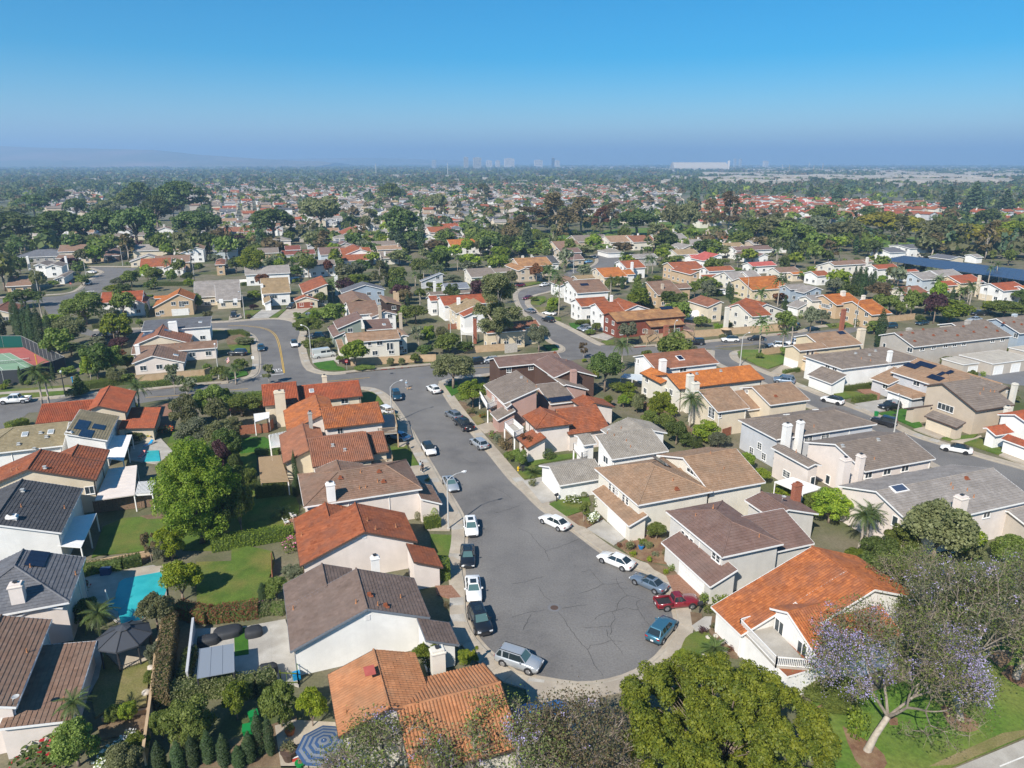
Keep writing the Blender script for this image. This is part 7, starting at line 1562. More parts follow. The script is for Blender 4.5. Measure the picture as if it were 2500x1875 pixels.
b_house('tan house with brown gables behind the pale street tree','tan','greybrown','white',0,((-128.4,362.6,-119.1,366,6.9,6.1,6.1,.34),),(('auto',),))
b_house('maroon roofed white house with double garage up the hill','white','maroon','white',0,((-118.7,375.1,-111.3,377.8,6.7,5.3,5.3,.34),(-119.1,371,-103.6,376.6,4.7,5.3,5.3,.34)),(('gar',1,'R',4.52,0,4.9,2.15,None),('auto',)))
b_house('bright blue house with brown roofs behind the maroon roofed house','paleblue','mauve','white',0,((-96.5,357.7,-84.3,362.2,7.7,8.2,8.2,.34),(-99.4,368.4,-93.8,370.4,4.2,3.5,3.5,.34)),(('auto',),))
b_house('orange roofed white house with cream chimney behind leafy trees','white','rust','white',0,((-74.5,351.9,-82.4,373.5,7.6,8.2,8.2,.34),(-83.2,346.8,-71.1,351.2,5.4,6.5,6.5,.34)),(('chim',-75.02,355.66,7.8,1,.8,'wall_ivory'),('auto',)))
b_house('pale house with brown hip roof and white chimney at the wood edge','ivory','greybrown','white',0,((-66.1,357.5,-57.1,360.7,5.4,7,7,.34),),(('chim',-62.86,354.52,6,.8,.7,'wall_white'),('auto',)))
b_house('white house with dark windows behind the pale street tree','white','ash','white',0,((-110.6,294.7,-94.1,300.7,7,3,7.2,.34),),(('auto',),))
b_house('long white house with grey roof behind the white garden wall','white','greybrown','white',0,((-94.1,315.5,-79.8,320.7,6.6,5.8,5.8,.34),),(('auto',),))
b_house('blue grey roofed low house with white chimney among palms','cool','bluegrey','white',0,((-26.2,266.8,-17.3,270,4.4,3.5,4.1,.34),(-28.4,284.2,-29.3,286.6,5.8,8.2,1.3,.34)),(('chim',-28.8,262.78,6,.8,.7,'wall_white'),('auto',)))
b_house('grey roofed house in front of the blue grey roof','ivory','greybrown','white',0,((-29.8,252.8,-14.6,258.4,3.6,3.5,2.1,.3),),(('auto',),))
b_house('long white house with bright red roof and white chimney','white','red','white',0,((-23.3,226.1,-6.8,232.1,6.9,3.5,5.7,.34),(-27.6,231.7,-25,232.7,6,3,3,.34)),(('chim',-16.61,218.55,8,1,.8,'wall_white'),('auto',)))
b_house('cream house with tan roof beside the tall eucalyptus','cream','tan','white',0,((-9.4,211,-12,218.3,7.8,7.6,.6,.36),(-12.2,216.4,-14.5,222.7,7,6.1,1.5,.33)),(('auto',),))
b_house('white house with red roof and brick chimney half behind the eucalyptus','white','red','white',0,((-7.7,206.5,-9.8,212.3,7.5,6.9,.3,.36),),(('chim',-10.23,191.84,7,.8,.8,'brick'),('auto',)))
b_house('half timbered house with rusty brown roofs behind the eucalyptus','yellow','brownred','white',0,((-2,191.7,6.7,194.9,6,4,3.2,.36),(-7.1,185,3.5,188.8,5.2,3,1.2,.36)),(('auto',),))
b_house('beige low house with grey gables behind palms','ivory','greybrown','white',0,((-19.4,297.7,-8.9,301.5,5.7,3.5,8.2,.3),(-10.6,306.8,-1.1,310.3,4.3,3,3.7,.3)),(('chim',-9.58,305.06,5.8,.7,.7,'wall_white'),('auto',)))
b_house('two storey beige house with streaked brown roofs and clerestory','beige','mixed','white',0,((5.7,299.2,-.2,315.6,5.9,3.3,8.2,.33),(.5,317.8,15.4,323.2,7.5,3,8.2,.33)),(('chim',4.8,322.78,8,1,.9,'wall_ivory'),('chim',8.9,326.37,8,.7,.7,'wall_ivory'),('auto',)))
b_house('house with dark charcoal roof by the upper bend','white','dark','white',0,((9.9,337.9,19.5,341.4,5.9,3,8.1,.34),),(('auto',),))
b_house('beige house with mauve gables near the upper cul-de-sac','beige','mauve','white',0,((23.1,365.7,33.8,369.6,6.4,5.4,5.4,.34),(25.1,351.6,33.6,354.7,4.8,8.2,5.6,.34)),(('auto',),))
b_house('low tan hip roofed house at the bend','stone','tan','white',0,((25.3,289.7,33.1,292.6,3.9,3,3.2,.3),),(('auto',),))
b_house('broad orange roofed house behind the tan hip roof','cream','bright','white',0,((34.7,296,44.8,299.6,6.2,4,8.2,.34),),(('auto',),))
b_house('white house with brown roof and dark solar panels on its slope','white','brown','white',0,((19.7,251.1,31.5,255.4,7.9,4,8.2,.36),(23.3,263.1,19.9,272.3,6.7,5.9,3,.36)),(('sol',25.57,250.1,6.8,0,'R',3,1,1.05,1.7,'solar'),('auto',)))
b_house('white house with rust red roof and roof terrace over garage','white','rust','white',0,((20,223.4,29.8,227,6.7,4,4.7,.36),),(('auto',),))
b_house('white house with orange gables and long balcony by the street','white','rust','white',0,((25.1,212.6,32.1,215.1,7.3,4,6.3,.36),),(('chim',31.15,220.63,8.4,.8,.7,'wall_white'),('auto',)))
b_house('large redwood house with mixed orange brown roofs and pergola','redwood','mixed','brown',0,((27.9,201.9,49.5,209.8,6.6,4,4.8,.34),(38.6,201,49.4,205,4.1,2.5,2.8,.34)),(('sol',45.88,208.55,6.66,0,'R',4,1,1.05,1.7,'solar'),('chim',42.22,190.49,5.5,1.3,.7,'brick'),('auto',)))
b_house('rust roofed house with white gable left of the bushy conifer','white','rust','white',0,((33.9,225.5,38.2,213.8,6.6,5.2,5.2,.34),),(('auto',),))
b_house('tan house with brown roof and beige chimney behind the conifer','tan','brown','white',0,((47.2,249.4,56.5,252.8,7.9,3.5,8.2,.4),(57.3,256.8,64.2,259.3,5.8,3,2.9,.4)),(('chim',52.3,246.14,7.8,.8,.8,'wall_beige'),('auto',)))
b_house('cream house with brown roof and white travel trailer yard','cream','brownred','white',0,((61.6,230.6,65.3,220.4,6.5,1.4,4.5,.34),),(('auto',),))
b_house('large cream house with orange brown hip roof above the retaining wall','ivory','rust','white',0,((67.9,210.8,74.5,213.2,7.5,4,7,.36),(78.4,216.3,74.9,226,6.5,7,8.2,.36)),(('chim',62.53,203.54,8,1.1,.9,'wall_ivory'),('auto',)))
b_house('crimson roofed white house up the right slope','white','crimson','white',0,((106.8,324.3,119.3,328.8,4.8,4,4,.34),),(('auto',),))
b_house('orange roofed house behind two palm trees upper right','white','rust','white',0,((46.9,313,55.9,316.2,7,4,7.1,.34),),(('chim',51.14,304.15,7.6,1,.8,'wall_white'),('auto',)))
b_house('lower orange roofed house under the two palms','white','bright','white',0,((43.4,300.3,50.4,302.9,4.7,3,4.3,.34),),(('auto',),))
b_house('orange roofed house with tan front gable and blue shutters','orange','rust','white',0,((66.5,306,80,310.9,7.2,4,7.1,.34),(75.3,288.2,70.1,302.7,6,3.4,1.3,.34)),(('chim',69.73,295.76,3.2,.4,.4,'wall_white'),('auto',)))
b_house('orange hip roofed white house with garage roof below','white','rust','white',0,((80.7,299.5,92.8,303.9,6.1,4,3.8,.34),(77.4,292.2,84.3,294.7,3.9,0,2.7,.42,0,0,.35)),(('gar',1,'R',2.93,0,4.9,2.15,'wall_cream'),('auto',)))
b_house('grey roofed house with white lattice gable','ivory','ash','white',0,((92.2,284.2,97.7,286.2,6.4,4,4.4,.4),(84.8,284.7,98.5,289.6,6.3,8.2,8.2,.4)),(('auto',),))
b_house('half timbered yellow house with orange roofs by street lamp','yellow','bright','white',0,((83.8,262.2,99.1,267.8,7.3,6.9,8.2,.4),),(('auto',),))
b_house('orange roofed house right of the half timbered yellow one','white','rust','white',0,((95.7,271.5,101.9,273.8,6.2,3,5.9,.34),),(('auto',),))
b_house('blue grey house with grey roofs and bay window','blue','ash','white',0,((98.7,256.2,106.5,259,5.7,4,3.3,.34),(105,252,106.6,247.4,6.4,3,5.2,.34)),(('auto',),))
b_house('white house with grey roof and garage on the right street','ivory','ash','white',0,((97,232.8,103.7,235.2,6,3.5,3.3,.34),(94.9,234.6,96.7,229.5,4.3,0,3.8,.41,0,0,.35)),(('gar',1,'R',2.74,0,4.44,2.15,None),('auto',)))
b_house('red roofed white house with white gable upper right','white','crimson','white',0,((86.1,349.5,97.2,353.6,5.1,4,3.3,.34),(97.7,338.1,93.7,349.1,6.8,8.2,2.4,.34)),(('auto',),))
b_house('tan roofed house above the red gabled one','ivory','tan','white',0,((81.8,368.1,94,372.6,5.4,4,5.8,.34),),(('auto',),))
b_house('grey shed roofed barnlike house upper right','grey','ash','white',0,((57.5,348.8,69.8,353.2,5.4,3,4.2,.34),),(('auto',),))
b_house('white house with mauve roofs above the crimson roof','white','mauve','white',0,((114.2,374.3,135.8,382.2,6.2,4,4.7,.34),(119.3,371.5,125.2,355.4,4.9,3,5.6,.34)),(('auto',),))
b_house('brown roofed cream house right of the crimson roof','ivory','brown','white',0,((111.9,305.8,122.5,309.6,5,4,4.6,.34),),(('chim',105.58,293.37,6,.8,.7,'wall_ivory'),('auto',)))
b_house('small orange roof below the brown roofed cream house','cream','bright','white',0,((117.7,301.2,123.6,303.4,3.7,3,2,.34),),(('auto',),))
b_house('rust roofed house at right with white gable end','white','rust','white',0,((122.8,292.8,129.4,295.2,5.4,4,4.2,.34),),(('auto',),))
b_house('golden tan house with vivid orange roofs and stone chimney','orange','bright','white',0,((101.4,229.8,111.5,233.4,6.8,4,6.4,.34),(105,217,112.5,219.7,7.2,4,8.2,.34)),(('chim',98.63,208.15,6.5,1.2,.8,'brick'),('chim',108.4,231.02,8,1.4,1,'wall_ivory'),('chim',111.17,222.86,8,1,.8,'wall_ivory'),('win',0,'A',-1.5,3.4,4,1.2,1),('sky',109.26,225.83,4.59,0,'R',1,1,.9,1.2,'glass_pale'),('auto',)))
b_house('cream house with brown roof and arched window left of the tall cypresses','ivory','brown','white',0,((144.6,323.4,165.3,330.9,5.5,4,2.7,.34),(136.8,308.3,153.8,314.5,7.1,7.2,3.3,.34)),(('chim',157.64,317.52,8,1,.9,'wall_ivory'),('auto',)))
b_house('white house with red roof and dark balcony between cypress groups','white','red','white',0,((154.2,306.4,165.7,310.5,6.1,4,3.9,.34),),(('auto',),))
b_house('red roofed house right of the balcony house by the solar canopy','white','red','white',0,((164.4,301.2,172.1,304,4.7,3.5,2,.34),),(('auto',),))
b_house('pale blue house with grey roofs in front of the solar canopy','paleblue','ash','white',0,((156.3,278.8,165.9,282.3,6.8,2.1,5.8,.34),(167.9,285.9,179.2,290,6.7,3,5.6,.34)),(('auto',),))
b_house('cream house with brick red roof and cream chimney near the canopy','yellow','red','white',0,((167.1,272.3,178.5,276.4,6.6,4,5.9,.34),(161.5,269.1,172.5,273.1,5,1.2,3.6,.34)),(('chim',173.85,264.07,8,.9,.8,'wall_cream'),('auto',)))
b_house('white half timbered house with red roof and dark balcony at right edge','white','red','white',0,((172.3,255.3,183.9,259.5,6.5,4,5.5,.34),),(('gar',0,'A',.97,0,4.9,2.15,'wall_cream'),('auto',)))
b_house('orange roofed house at right edge under the solar canopy','white','bright','white',0,((181.3,253.2,186.7,255.2,5.9,4,4.3,.34),),(('auto',),))
b_house('low red roofed house with pale chimney behind the bushy trees','ivory','brownred','white',0,((139.3,255.6,148.6,259,5,4,4.8,.34),),(('chim',140.23,249.66,6,.7,.7,'wall_stone'),('auto',)))
b_house('low orange roofed house in front of the pale chimney house','stone','rust','white',0,((136.1,245.3,145.3,248.7,4.2,3,3.6,.34),),(('auto',),))
b_house('red roofed house between two right hand palms','white','rust','white',0,((153,258.7,161.5,261.8,3.5,3,1.5,.34),),(('auto',),))
b_house('red and brown roofed house at far left of the cypress row','cream','rust','white',0,((127.5,294.8,133.6,297,4.3,3,2.7,.34),),(('auto',),))
b_house('low brown house behind the orange roof up right','tan','brownred','white',0,((136.6,316.8,142.8,319,4.2,3,3.4,.34),),(('auto',),))
b_house('white school building with sloping grey roofs among trees at right','white','slate','white',-1,((188.6,370.6,199.3,374.5,6.1,5,8.2,.2),(206.1,384.6,217.9,389,6,6,8.2,.12)),(('auto',),),name='school_building',cat='school')
b_house('white shed with gabled roof beyond the solar canopy','white','ash','white',-1,((229.6,359.5,234,361.1,4.2,3,4.1,.3),),(),name='shed',cat='shed')
b_house('low dark roofed building beside the yellow barrier beyond the canopy','cream','slate','white',-1,((214.8,361.8,218.9,350.5,4.2,4,6.2,.2),),(),name='school_building',cat='school')
b_house('two tone beige house with brown roofs below the park','yellow','brown','white',0,((21.2,387.5,35.1,392.6,7.6,8.2,8.2,.36),),(('auto',),))
b_house('first beige row house with grey brown roof below the park','beige','greybrown','white',0,((34.5,419.9,54.1,427,7.6,8.2,8.2,.36),),(('auto',),))
b_house('cream row house with arched window below the park','ivory','lightbrown','white',0,((53.3,417.5,69.5,423.4,7.6,8.2,8.2,.36),),(('auto',),))
b_house('cream row house with reddish roof right of the arched window','ivory','brownred','white',0,((66.4,418.4,80.7,423.6,7.6,8.2,8.2,.36),),(('auto',),))
b_house('white house with grey roof at the park edge','white','ash','white',0,((82.6,426.6,101.6,433.5,7.6,8.2,8.2,.36),),(('auto',),))
b_house('house with vivid orange roof in the centre of the far trees','white','bright','white',0,((-35.9,396.4,-18.2,402.8,7.6,8.2,8.2,.36),),(('auto',),))
b_house('pink house with orange roof on the central slope','pinkwhite','rust','white',0,((-56.3,477.4,-41.1,482.9,7.6,8.2,8.2,.36),),(('auto',),))
b_house('pink house with red roof left of the big green tree','pinkwhite','rust','white',0,((-99.2,457.7,-107.1,479.3,7.6,8.2,8.2,.36),),(('auto',),))
b_house('tan house with orange roof above the maroon one','tan','rust','white',0,((-85.3,355.7,-71.5,360.8,7.6,8.2,8.2,.36),),(('auto',),))
b_house('tan house with brown red roof among left palms','tan','brownred','white',0,((-189.5,475.1,-177.8,479.3,7.6,8.2,8.2,.36),),(('auto',),))
b_house('lone ivory gabled house among the dark pines','ivory','ash','white',0,((-424.1,747.3,-416.2,725.7,5.3,2.1,2.1,.36),),(('auto',),))
b_house('house with bright red roof between umbrella pines','white','red','white',0,((-304.4,514.7,-296.5,517.6,7,6.6,6.6,.36),),(('auto',),))
b_canopy('1729 3337 1997 2671 2192 2945 1901 3481',4.6,'wide field of blue solar panels roofing a parking lot at the right')
b_lamp(-8.7,87.09,7.3,.45,2.2,'curved arm street lamp beside the hip roofed brown house','pole_grey')
b_lamp(-23.07,128.31,7.4,.69,2.2,'curved arm street lamp at the corner beside the navy suv','pole_grey')
b_lamp(-51.83,177.22,7.4,2.64,2.2,'street lamp leaning over the road beside the camper van','pole_grey')
b_lamp(-68.18,158.33,8,0,0,'street lamp pole by the flag house','pole_grey')
b_lamp(-86.27,225.35,8,-2.05,.9,'street lamp pole beside the tan house driveway','pole_grey')
b_lamp(-97.6,147.5,4.6,-2.33,0,'black post lamp on the lawn by the tennis court','metal_dark')
b_lamp(56.43,169.28,7.2,.65,2.2,'street lamp on the corner lawn of the right street','pole_grey')
b_lamp(85.24,255.35,8,3.14,.9,'street lamp by the half timbered yellow house','pole_grey')
b_lamp(42.23,180.69,8,.68,.6,'grey pole behind the rust brown roofed house','pole_grey')
b_lamp(70.99,123.41,7,-2.35,.9,'concrete lamp pole in front of the black off roader','pole_grey')
b_lamp(-182.35,271.7,8.5,3.14,1.2,'leaning lamp post near the left street','pole_grey')
b_lamp(-181.57,302.96,8.5,3.14,1,'lamp post near the silver suv','pole_grey')
b_lamp(-190.09,348.73,8.5,3.14,.9,'lamp post at the small cul-de-sac','pole_grey')
b_lamp(-132.06,295.16,8,3.14,.9,'lamp post beside the red tile roofed house','pole_grey')
b_lamp(28.04,324.31,8.5,3.14,1,'lamp post at the upper bend','pole_grey')
b_lamp(-16.31,184.29,7.5,3.14,.7,'lamp post behind the block wall by the dark tree','pole_grey')
b_lamp(104.68,212.38,7.5,.64,.9,'lamp post on the lawn of the golden tan house','pole_grey')
b_lamp(162.56,241.62,8,3.14,.9,'lamp post beside the dark balcony house','pole_grey')
b_person(-14.84,106.11,.63,'person in pale blue shirt standing on the pavement','cloth_blue','cloth_grey',stride=.08,arm=.15)
b_person(-14.44,105.63,.93,'person in black clothes standing beside the one in pale blue','cloth_black','cloth_black',stride=.12,arm=.3)
b_person(-23.51,151.06,-1.18,'person in white hat walking a dog across the road','cloth_blue','cloth_grey',stride=.3,arm=.3,hold='leash',hat='white_cloth')
b_dog(-22.79,149.44,.2,'tan dog walked across the intersection')
b_mailbox(-18.14,115.1,1.2,'black mailbox post on the lawn above the two pedestrians')
b_mailbox(6.58,95.24,.6,'dark twin mailbox by the white garage driveway')
b_hydrant(1.01,106.5,'yellow fire hydrant beside the utility box')
b_bin(1.85,106.11,.3,'metal_dark','dark green utility bin next to the yellow hydrant')
b_mailbox(20.96,68.21,.4,'dark mailbox by the red pickup and front path')
b_manhole(4.78,69.09,.45,'rusty round manhole cover in the cul-de-sac')
b_manhole(-21.11,158.97,.45,'round manhole in the intersection near the white hatchback','asphalt_far')
b_manhole(-28.67,162.53,.45,'dark manhole on the cross street by the red kerb','metal_dark')
b_sign(-39.93,165.16,-1.2,'stop','stop sign at the corner by the red kerb')
b_sign(-63.63,168.39,1.6,'post','plain back sign at the inner corner of the bend')
b_flag(-70.45,168.15,1.6,-.2,'striped flag hanging from the corner house')
b_sign(68.12,185.87,-1.6,'post','white street sign on the cross street',2.6)
b_hoop(75.6,132.49,3.6,'basketball hoop beside the black car')
b_bin(72.1,132.49,.4,'green_plastic','green bin at the kerb by the black off roader')
b_sign(-174.9,280.65,-1.2,'stop','stop sign at the left street corner')
b_post(-99.67,154.08,1.6,'small blue and yellow post on the lawn','marker_post','post','blue_plastic',.12)
b_gazebo(-39.01,60.74,5.2,3.6,.2,'dark octagonal gazebo next to the swimming pool')
b_umbrella(-45.25,68.67,1.2,2.6,'closed white parasol at the edge of the spa','white_cloth',False)
b_box('pool_equipment','dark blue pool equipment box behind the pool','equipment',-49.41,75.81,.1,1.1,.9,.9,.2,'navy')
b_covered(-28.74,58.09,2.6,1.3,.7,.3,'black cover on the sofa under the grey shade roof')
b_covered(-31.64,62.68,2.2,1.3,.95,.35,'black covered sofa left of the patio on the turf strip')
b_covered(-30.12,64.09,2.9,1.8,.95,.35,'large black covered table near the flower hedge')
b_covered(-27.37,64.09,1.8,1.5,.95,.35,'black covered chair on the pale patio')
b_covered(-23.91,58.09,1.9,1,1.15,.3,'dark covered grill near the white gable wall')
b_cover('-291 546 -260 555 -276 596 -306 588',2.5,.06,'tarp_grey','grey fabric shade roof on dark frame beside the pale patio',True,0,'metal_dark','shade_canopy')
b_stone(-35.73,58.9,.45,'pale boulder behind the gazebo lawn')
b_stone(-34.54,55.46,.45,'pale boulder nearer the bottom beside the gazebo lawn')
b_bin(-22.93,50.03,.3,'green_plastic','open green bin in the bottom garden',.9,1.3)
b_bin(-23.09,51.75,.5,'green_plastic','second green bin behind the open one',.8,1.2)
b_pot(-19.42,50.31,.42,.75,'roof_orange','glazed orange pot under the lemon tree','leaf_mid')
b_pot(-18.67,47.62,.65,1.2,'trim_brown','tall brown planter with a leafy plant by the blue parasol','leaf_olive')
b_umbrella(-15.48,47.1,4.6,2.7,'blue striped open parasol at the bottom edge','navy',True,'trim_slate')
b_table(-16.99,48.14,1.3,2.6,1,'wooden garden table covered with white odds and ends','wood')
b_box('storage_crate','white crate on the cluttered garden table','crate',-16.83,47.59,.78,.6,.5,.22,1.2,'white_plastic')
b_box('storage_crate','tan crate on the cluttered garden table','crate',-16.5,46.95,.78,.5,.5,.2,1,'wood')
b_box('ice_chest','red and white ice chest beside the brown planter','cooler',-18.04,47.62,.1,.8,.45,.45,.4,'red_plastic','white_plastic')
b_pot(-17.6,46.98,.4,.5,'green_plastic','bright green tub by the red ice chest')
b_box('blue_bag','bright blue bag against the white gable wall','bag',-20.92,57.4,.1,.7,.6,.7,.5,'blue_plastic')
b_fence('-222 567 -205 566 -214 594',1.6,'leaf_bright','green metal frame gate beside the white gable wall','picket','garden_gate','gate')
b_umbrella(1.64,50.7,3.2,2.4,'blue open parasol beside the terracotta roof','blue_tarp',True)
b_covered(3.47,52.49,3.4,1.9,1.1,.4,'blue tarpaulin cover in the shaded yard','blue_tarp')
b_manhole(2.13,56.29,.5,'dark square cover in the shaded driveway','metal_dark')
b_cover('-617 1041 -661 1154 -693 1148 -654 1053',2.8,.12,'wall_white','white flat patio cover with raised edge behind the khaki roof',True,0)
b_cover('-539 922 -588 1026 -625 1012 -586 904',2.7,.12,'wall_pinkwhite','pinkish flat patio roof beside the long cream wall',True,0)
b_cover('-517 929 -531 970 -556 966 -540 925',2.65,.1,'trim_white','white slatted pergola joining the pinkish patio roof',True,14)
b_cover('-531 776 -562 866 -582 850 -558 775',2.7,.08,'trim_white','white corrugated patio cover on posts beside the dark roof',True,0,'trim_white','patio_cover',3)
b_cover('-471 1221 -452 1244 -462 1276 -488 1265',2.7,.1,'trim_white','white awning at the cream chimney of the long house',True,0)
b_cover('-424 1156 -403 1102 -389 1108 -398 1174',2.7,.1,'trim_white','white slatted pergola over the lush lawn corner',True,12)
b_cover('-374 967 -334 972 -378 1073 -411 1065',2.4,.1,'trim_tan','tan slatted shade pergola over the brown patio',True,22)
b_cover('389 963 415 922 453 942 423 980',2.8,.1,'wall_white','white patio cover below the twin chimney house',True,0)
b_cover('-140 1908 -107 1896 -113 2006 -148 1999',2.8,.1,'trim_white','white lattice sunroom cover by the brick chimney',True,9)
b_cover('368 1890 404 1920 400 1972 372 1960',2.8,.1,'trim_tan','tan wooden pergola in front of the redwood house',True,6,'trim_tan')
b_cover('513 1964 541 2055 508 2078 490 1985',2.6,.1,'wall_pink','pinkish slatted pergola right of the redwood house',True,9,'trim_tan')
b_cover('241 1512 288 1482 297 1532 254 1540',2.5,.1,'wall_paleblue','pale blue patio roof under the orange tiled house',True,0)
b_covered(59.01,224.59,6.5,2.4,2.6,.3,'white travel trailer parked behind the cream house','white_plastic','travel_trailer','trailer')
b_umbrella(61.97,201.18,3.2,2.6,'tan parasol in the yard of the large cream house','wall_tan',True)
b_lounger(-64.44,117.08,1.2,'blue cushioned lounger by the half hidden pool')
b_lounger(-63.17,112.1,1.6,'pink cushioned lounger at the pool edge',cush='pink_cloth')
b_umbrella(-55.7,132.49,1,2.6,'closed coral parasol near the tall hedge','pink_cloth',False)
b_chair(-31.23,88.3,.6,'white garden chair left on the brick pad')
b_chair(-30.81,90.09,.9,'white garden chair farther up the brick pad')
b_net((-128.19,169.28),(-121.64,172.93),'tennis net across the green and red court')
b_courtfence('-1191 1533 -1114 1548 -1100 1583 -1086 1620 -1081 1658 -1329 1875 -1382 1875 -1429 1869',3.2,'tall dark windscreen fence around the tennis court',(5,6))
b_post(-115.35,166.2,3.6,'yellow topped lamp at the corner of the tennis court','court_lamp','lamp','yellow_plastic',.09)
b_fence('-598 918 -510 942',1.8,'wood','weathered wooden board fence below the patio roofs')
b_fence('-501 1225 -453 1237 -452 1263',1.8,'wood_red','reddish wooden fence beside the lush lawn')
b_fence('-305 471 -336 551 -359 607 -371 647',1.7,'block_wall','tan block wall running up from the bottom between two gardens','wall','garden_wall','wall')
b_fence('-309 563 -339 647',1.8,'wall_cool','white fence panel along the side of the pale patio','wall','white_fence','fence')
b_fence('-367 518 -328 530',.6,'block_wall','low tan wall behind the palm in the bottom garden','wall','garden_wall','wall')
b_fence('-528 773 -457 802 -430 802',.8,'block_wall','low brown wall behind the pool hedge','wall','garden_wall','wall')
b_fence('-302 788 -289 749',1.2,'wood_red','short red brown fence by the lawn and flowering vine')
b_fence('-399 1693 -251 1725 -192 1734',1.8,'block_wall','tan block wall along the red kerb','wall','garden_wall','wall')
b_fence('-859 1552 -723 1603 -716 1620',1.6,'block_wall','tan retaining wall below the panelled house','wall','garden_wall','wall')
b_fence('-124 1812 -20 1843',1.8,'block_wall','tan block wall behind the parked black suv','wall','garden_wall','wall')
b_fence('-19 1812 14 1827',2.4,'stonework','pale stone faced wall end at the street corner','wall','stone_wall','wall')
b_fence('-192 2090 -160 2104',1.7,'wood_red','red brown fence behind the cream house')
b_fence('354 1925 497 1983 626 2020 678 2038 855 2090',2,'block_wall','long tan retaining wall beside the cross street cars','wall','garden_wall','wall')
b_fence('651 1792 713 1822',1.6,'block_wall','tan wall behind the corner lawn palm','wall','garden_wall','wall')
b_fence('1085 2172 1185 2194 1290 2238',1.9,'block_wall','tan wall behind the orange roofed house and cypress','wall','garden_wall','wall')
b_fence('263 1377 293 1325 328 1212',1.7,'wood','grey wooden fence inside the green back gardens')
b_fence('384 1212 403 1225',1.6,'wood_red','dark red gate beside the bay windowed house')
b_fence('-560 1339 -546 1354',1.8,'wood','grey fence below the tall hedge')
b_fence('-1141 2964 -911 3043',1.3,'wall_white','long white garden wall up the hillside','wall','garden_wall','wall')
b_hero('leafy',-40.86,83.28,10.4,15.2,'tall bright green leafy tree between the two rows of back gardens',3)
b_hero('ficus',16.58,44.98,17,9,'wide yellow green spreading tree below the cul-de-sac',5)
b_jacaranda(30.2,48.53,11,13.5,'jacaranda with most purple flowers beside the white balcony house',flowers=.42,leaves=.16,seed=4,depth=6,lean=(1.8,.8),trunkh=.22)
b_jacaranda(40.42,52.12,11.5,14.5,'grey trunked jacaranda in the middle of the park lawn',flowers=.1,leaves=.3,seed=9,depth=5,lean=(-1.2,.8),trunkh=.25,leafmats=('leaf_olive','leaf_grey'))
b_jacaranda(44.22,55.79,10.5,13.5,'jacaranda with thin purple sprays behind the middle park tree',flowers=.12,leaves=.3,seed=12,depth=5,lean=(-.5,.5),trunkh=.2)
b_jacaranda(48.94,57.48,10.5,13,'jacaranda at the right edge with bare twisted limbs',flowers=.03,leaves=.3,seed=15,depth=5,lean=(1.2,.6),trunkh=.24)
b_jacaranda(43.45,65.56,7.5,9,'slim pale stemmed jacaranda behind the orange balcony house',flowers=.15,leaves=.4,seed=18,depth=5,lean=(-.2,.4),trunkh=.3)
b_jacaranda(42.3,59.99,7,8,'small jacaranda squeezed between house and park tree',flowers=.12,leaves=.42,seed=19,depth=5,lean=(.3,.4),trunkh=.25)
b_jacaranda(-9.63,41.76,10.5,6.4,'purple flowering jacaranda over the terracotta roof at the bottom',flowers=.34,leaves=.2,seed=21,depth=6,lean=(.3,.5),trunkh=.2)
b_jacaranda(-2.58,41.87,10,6.2,'browner jacaranda right of the purple one at the bottom edge',flowers=.2,leaves=.2,seed=25,depth=6,lean=(.6,.4),trunkh=.22)
b_jacaranda(5.47,43.97,8.5,7.2,'thin twiggy jacaranda left of the wide green tree',flowers=.05,leaves=.25,seed=27,depth=5,lean=(-.3,.3),trunkh=.2,leafmats=('leaf_brown','leaf_olive'))
b_jacaranda(2.62,45.74,5,6,'nearly bare brown tree above the shaded driveway',flowers=.04,leaves=.12,seed=31,depth=5,lean=(.1,.2),trunkh=.2,leafmats=('leaf_brown','leaf_olive'))
b_palm(44.81,81.41,6,4.5,'queen palm with brown seed stalks by the pinkish house')
b_palm(46.52,82.65,5.6,4,'second queen palm next to the pinkish house')
b_hedge('716 1412 770 1433',1.4,1.1,'clipped box hedge at the kerb by the brick drive','leaf_mid')
b_hedge('694 1471 832 1524',1,1.3,'long clipped hedge below the tall white wall','leaf_mid')
b_hedge('644 1617 691 1643',.9,1,'low hedge on the corner drive','leaf_mid')
b_spiky(3.27,104.59,3.2,1.5,'sago palm on the lawn by the utility box')
b_flowers(8.77,95.24,3.5,.9,'patch of white lilies below the garage wall','petal_white')
b_flowers(11.41,88.48,2.6,2,'white hydrangea bush beside the driveway','petal_white','leaf_mid',200,.16)
b_flowers(12.72,93.08,1.9,2.4,'climbing white roses on the porch post','petal_white','leaf_mid',120,.13)
b_pot(16.75,81.72,.35,.6,'blue_tarp','cobalt blue pot in the planted front garden','leaf_mid')
b_spiky(20.71,61.21,3,1.7,'grey green agave in a pot on the lawn',mat='leaf_grey',name='agave_plant')
b_stone(20.73,63.68,.32,'small pale rock at the head of the lawn bed')
b_stone(21.57,63.89,.32,'flat rock beside the rosemary')
b_stone(21.94,62.88,.32,'rock in the middle of the lawn bed')
b_stone(21.81,61.5,.32,'rock near the agave')
b_stone(20.03,60.55,.32,'rock below the agave')
b_stone(19.61,60.83,.32,'rock left of the agave')
b_hedge('-89 751 -75 753',1.6,2.3,'bright cubic hedge beside the orange roofed house','leaf_bright')
b_hedge('-289 675 -270 683 -253 682',1.4,1.2,'olive flowering hedge along the patio','leaf_olive')
b_flowers(-28.56,68.9,2.2,1.2,'pink azalea patch on the lawn corner','petal_pink')
b_hedge('-316 543 -286 555 -242 555 -228 567',1.6,1.9,'wild olive hedge below the shade roof','leaf_olive')
b_hedge('-319 532 -339 582 -363 647',1.3,2.6,'tall olive brown hedge behind the gazebo garden','leaf_brown',size=.2,dens=75)
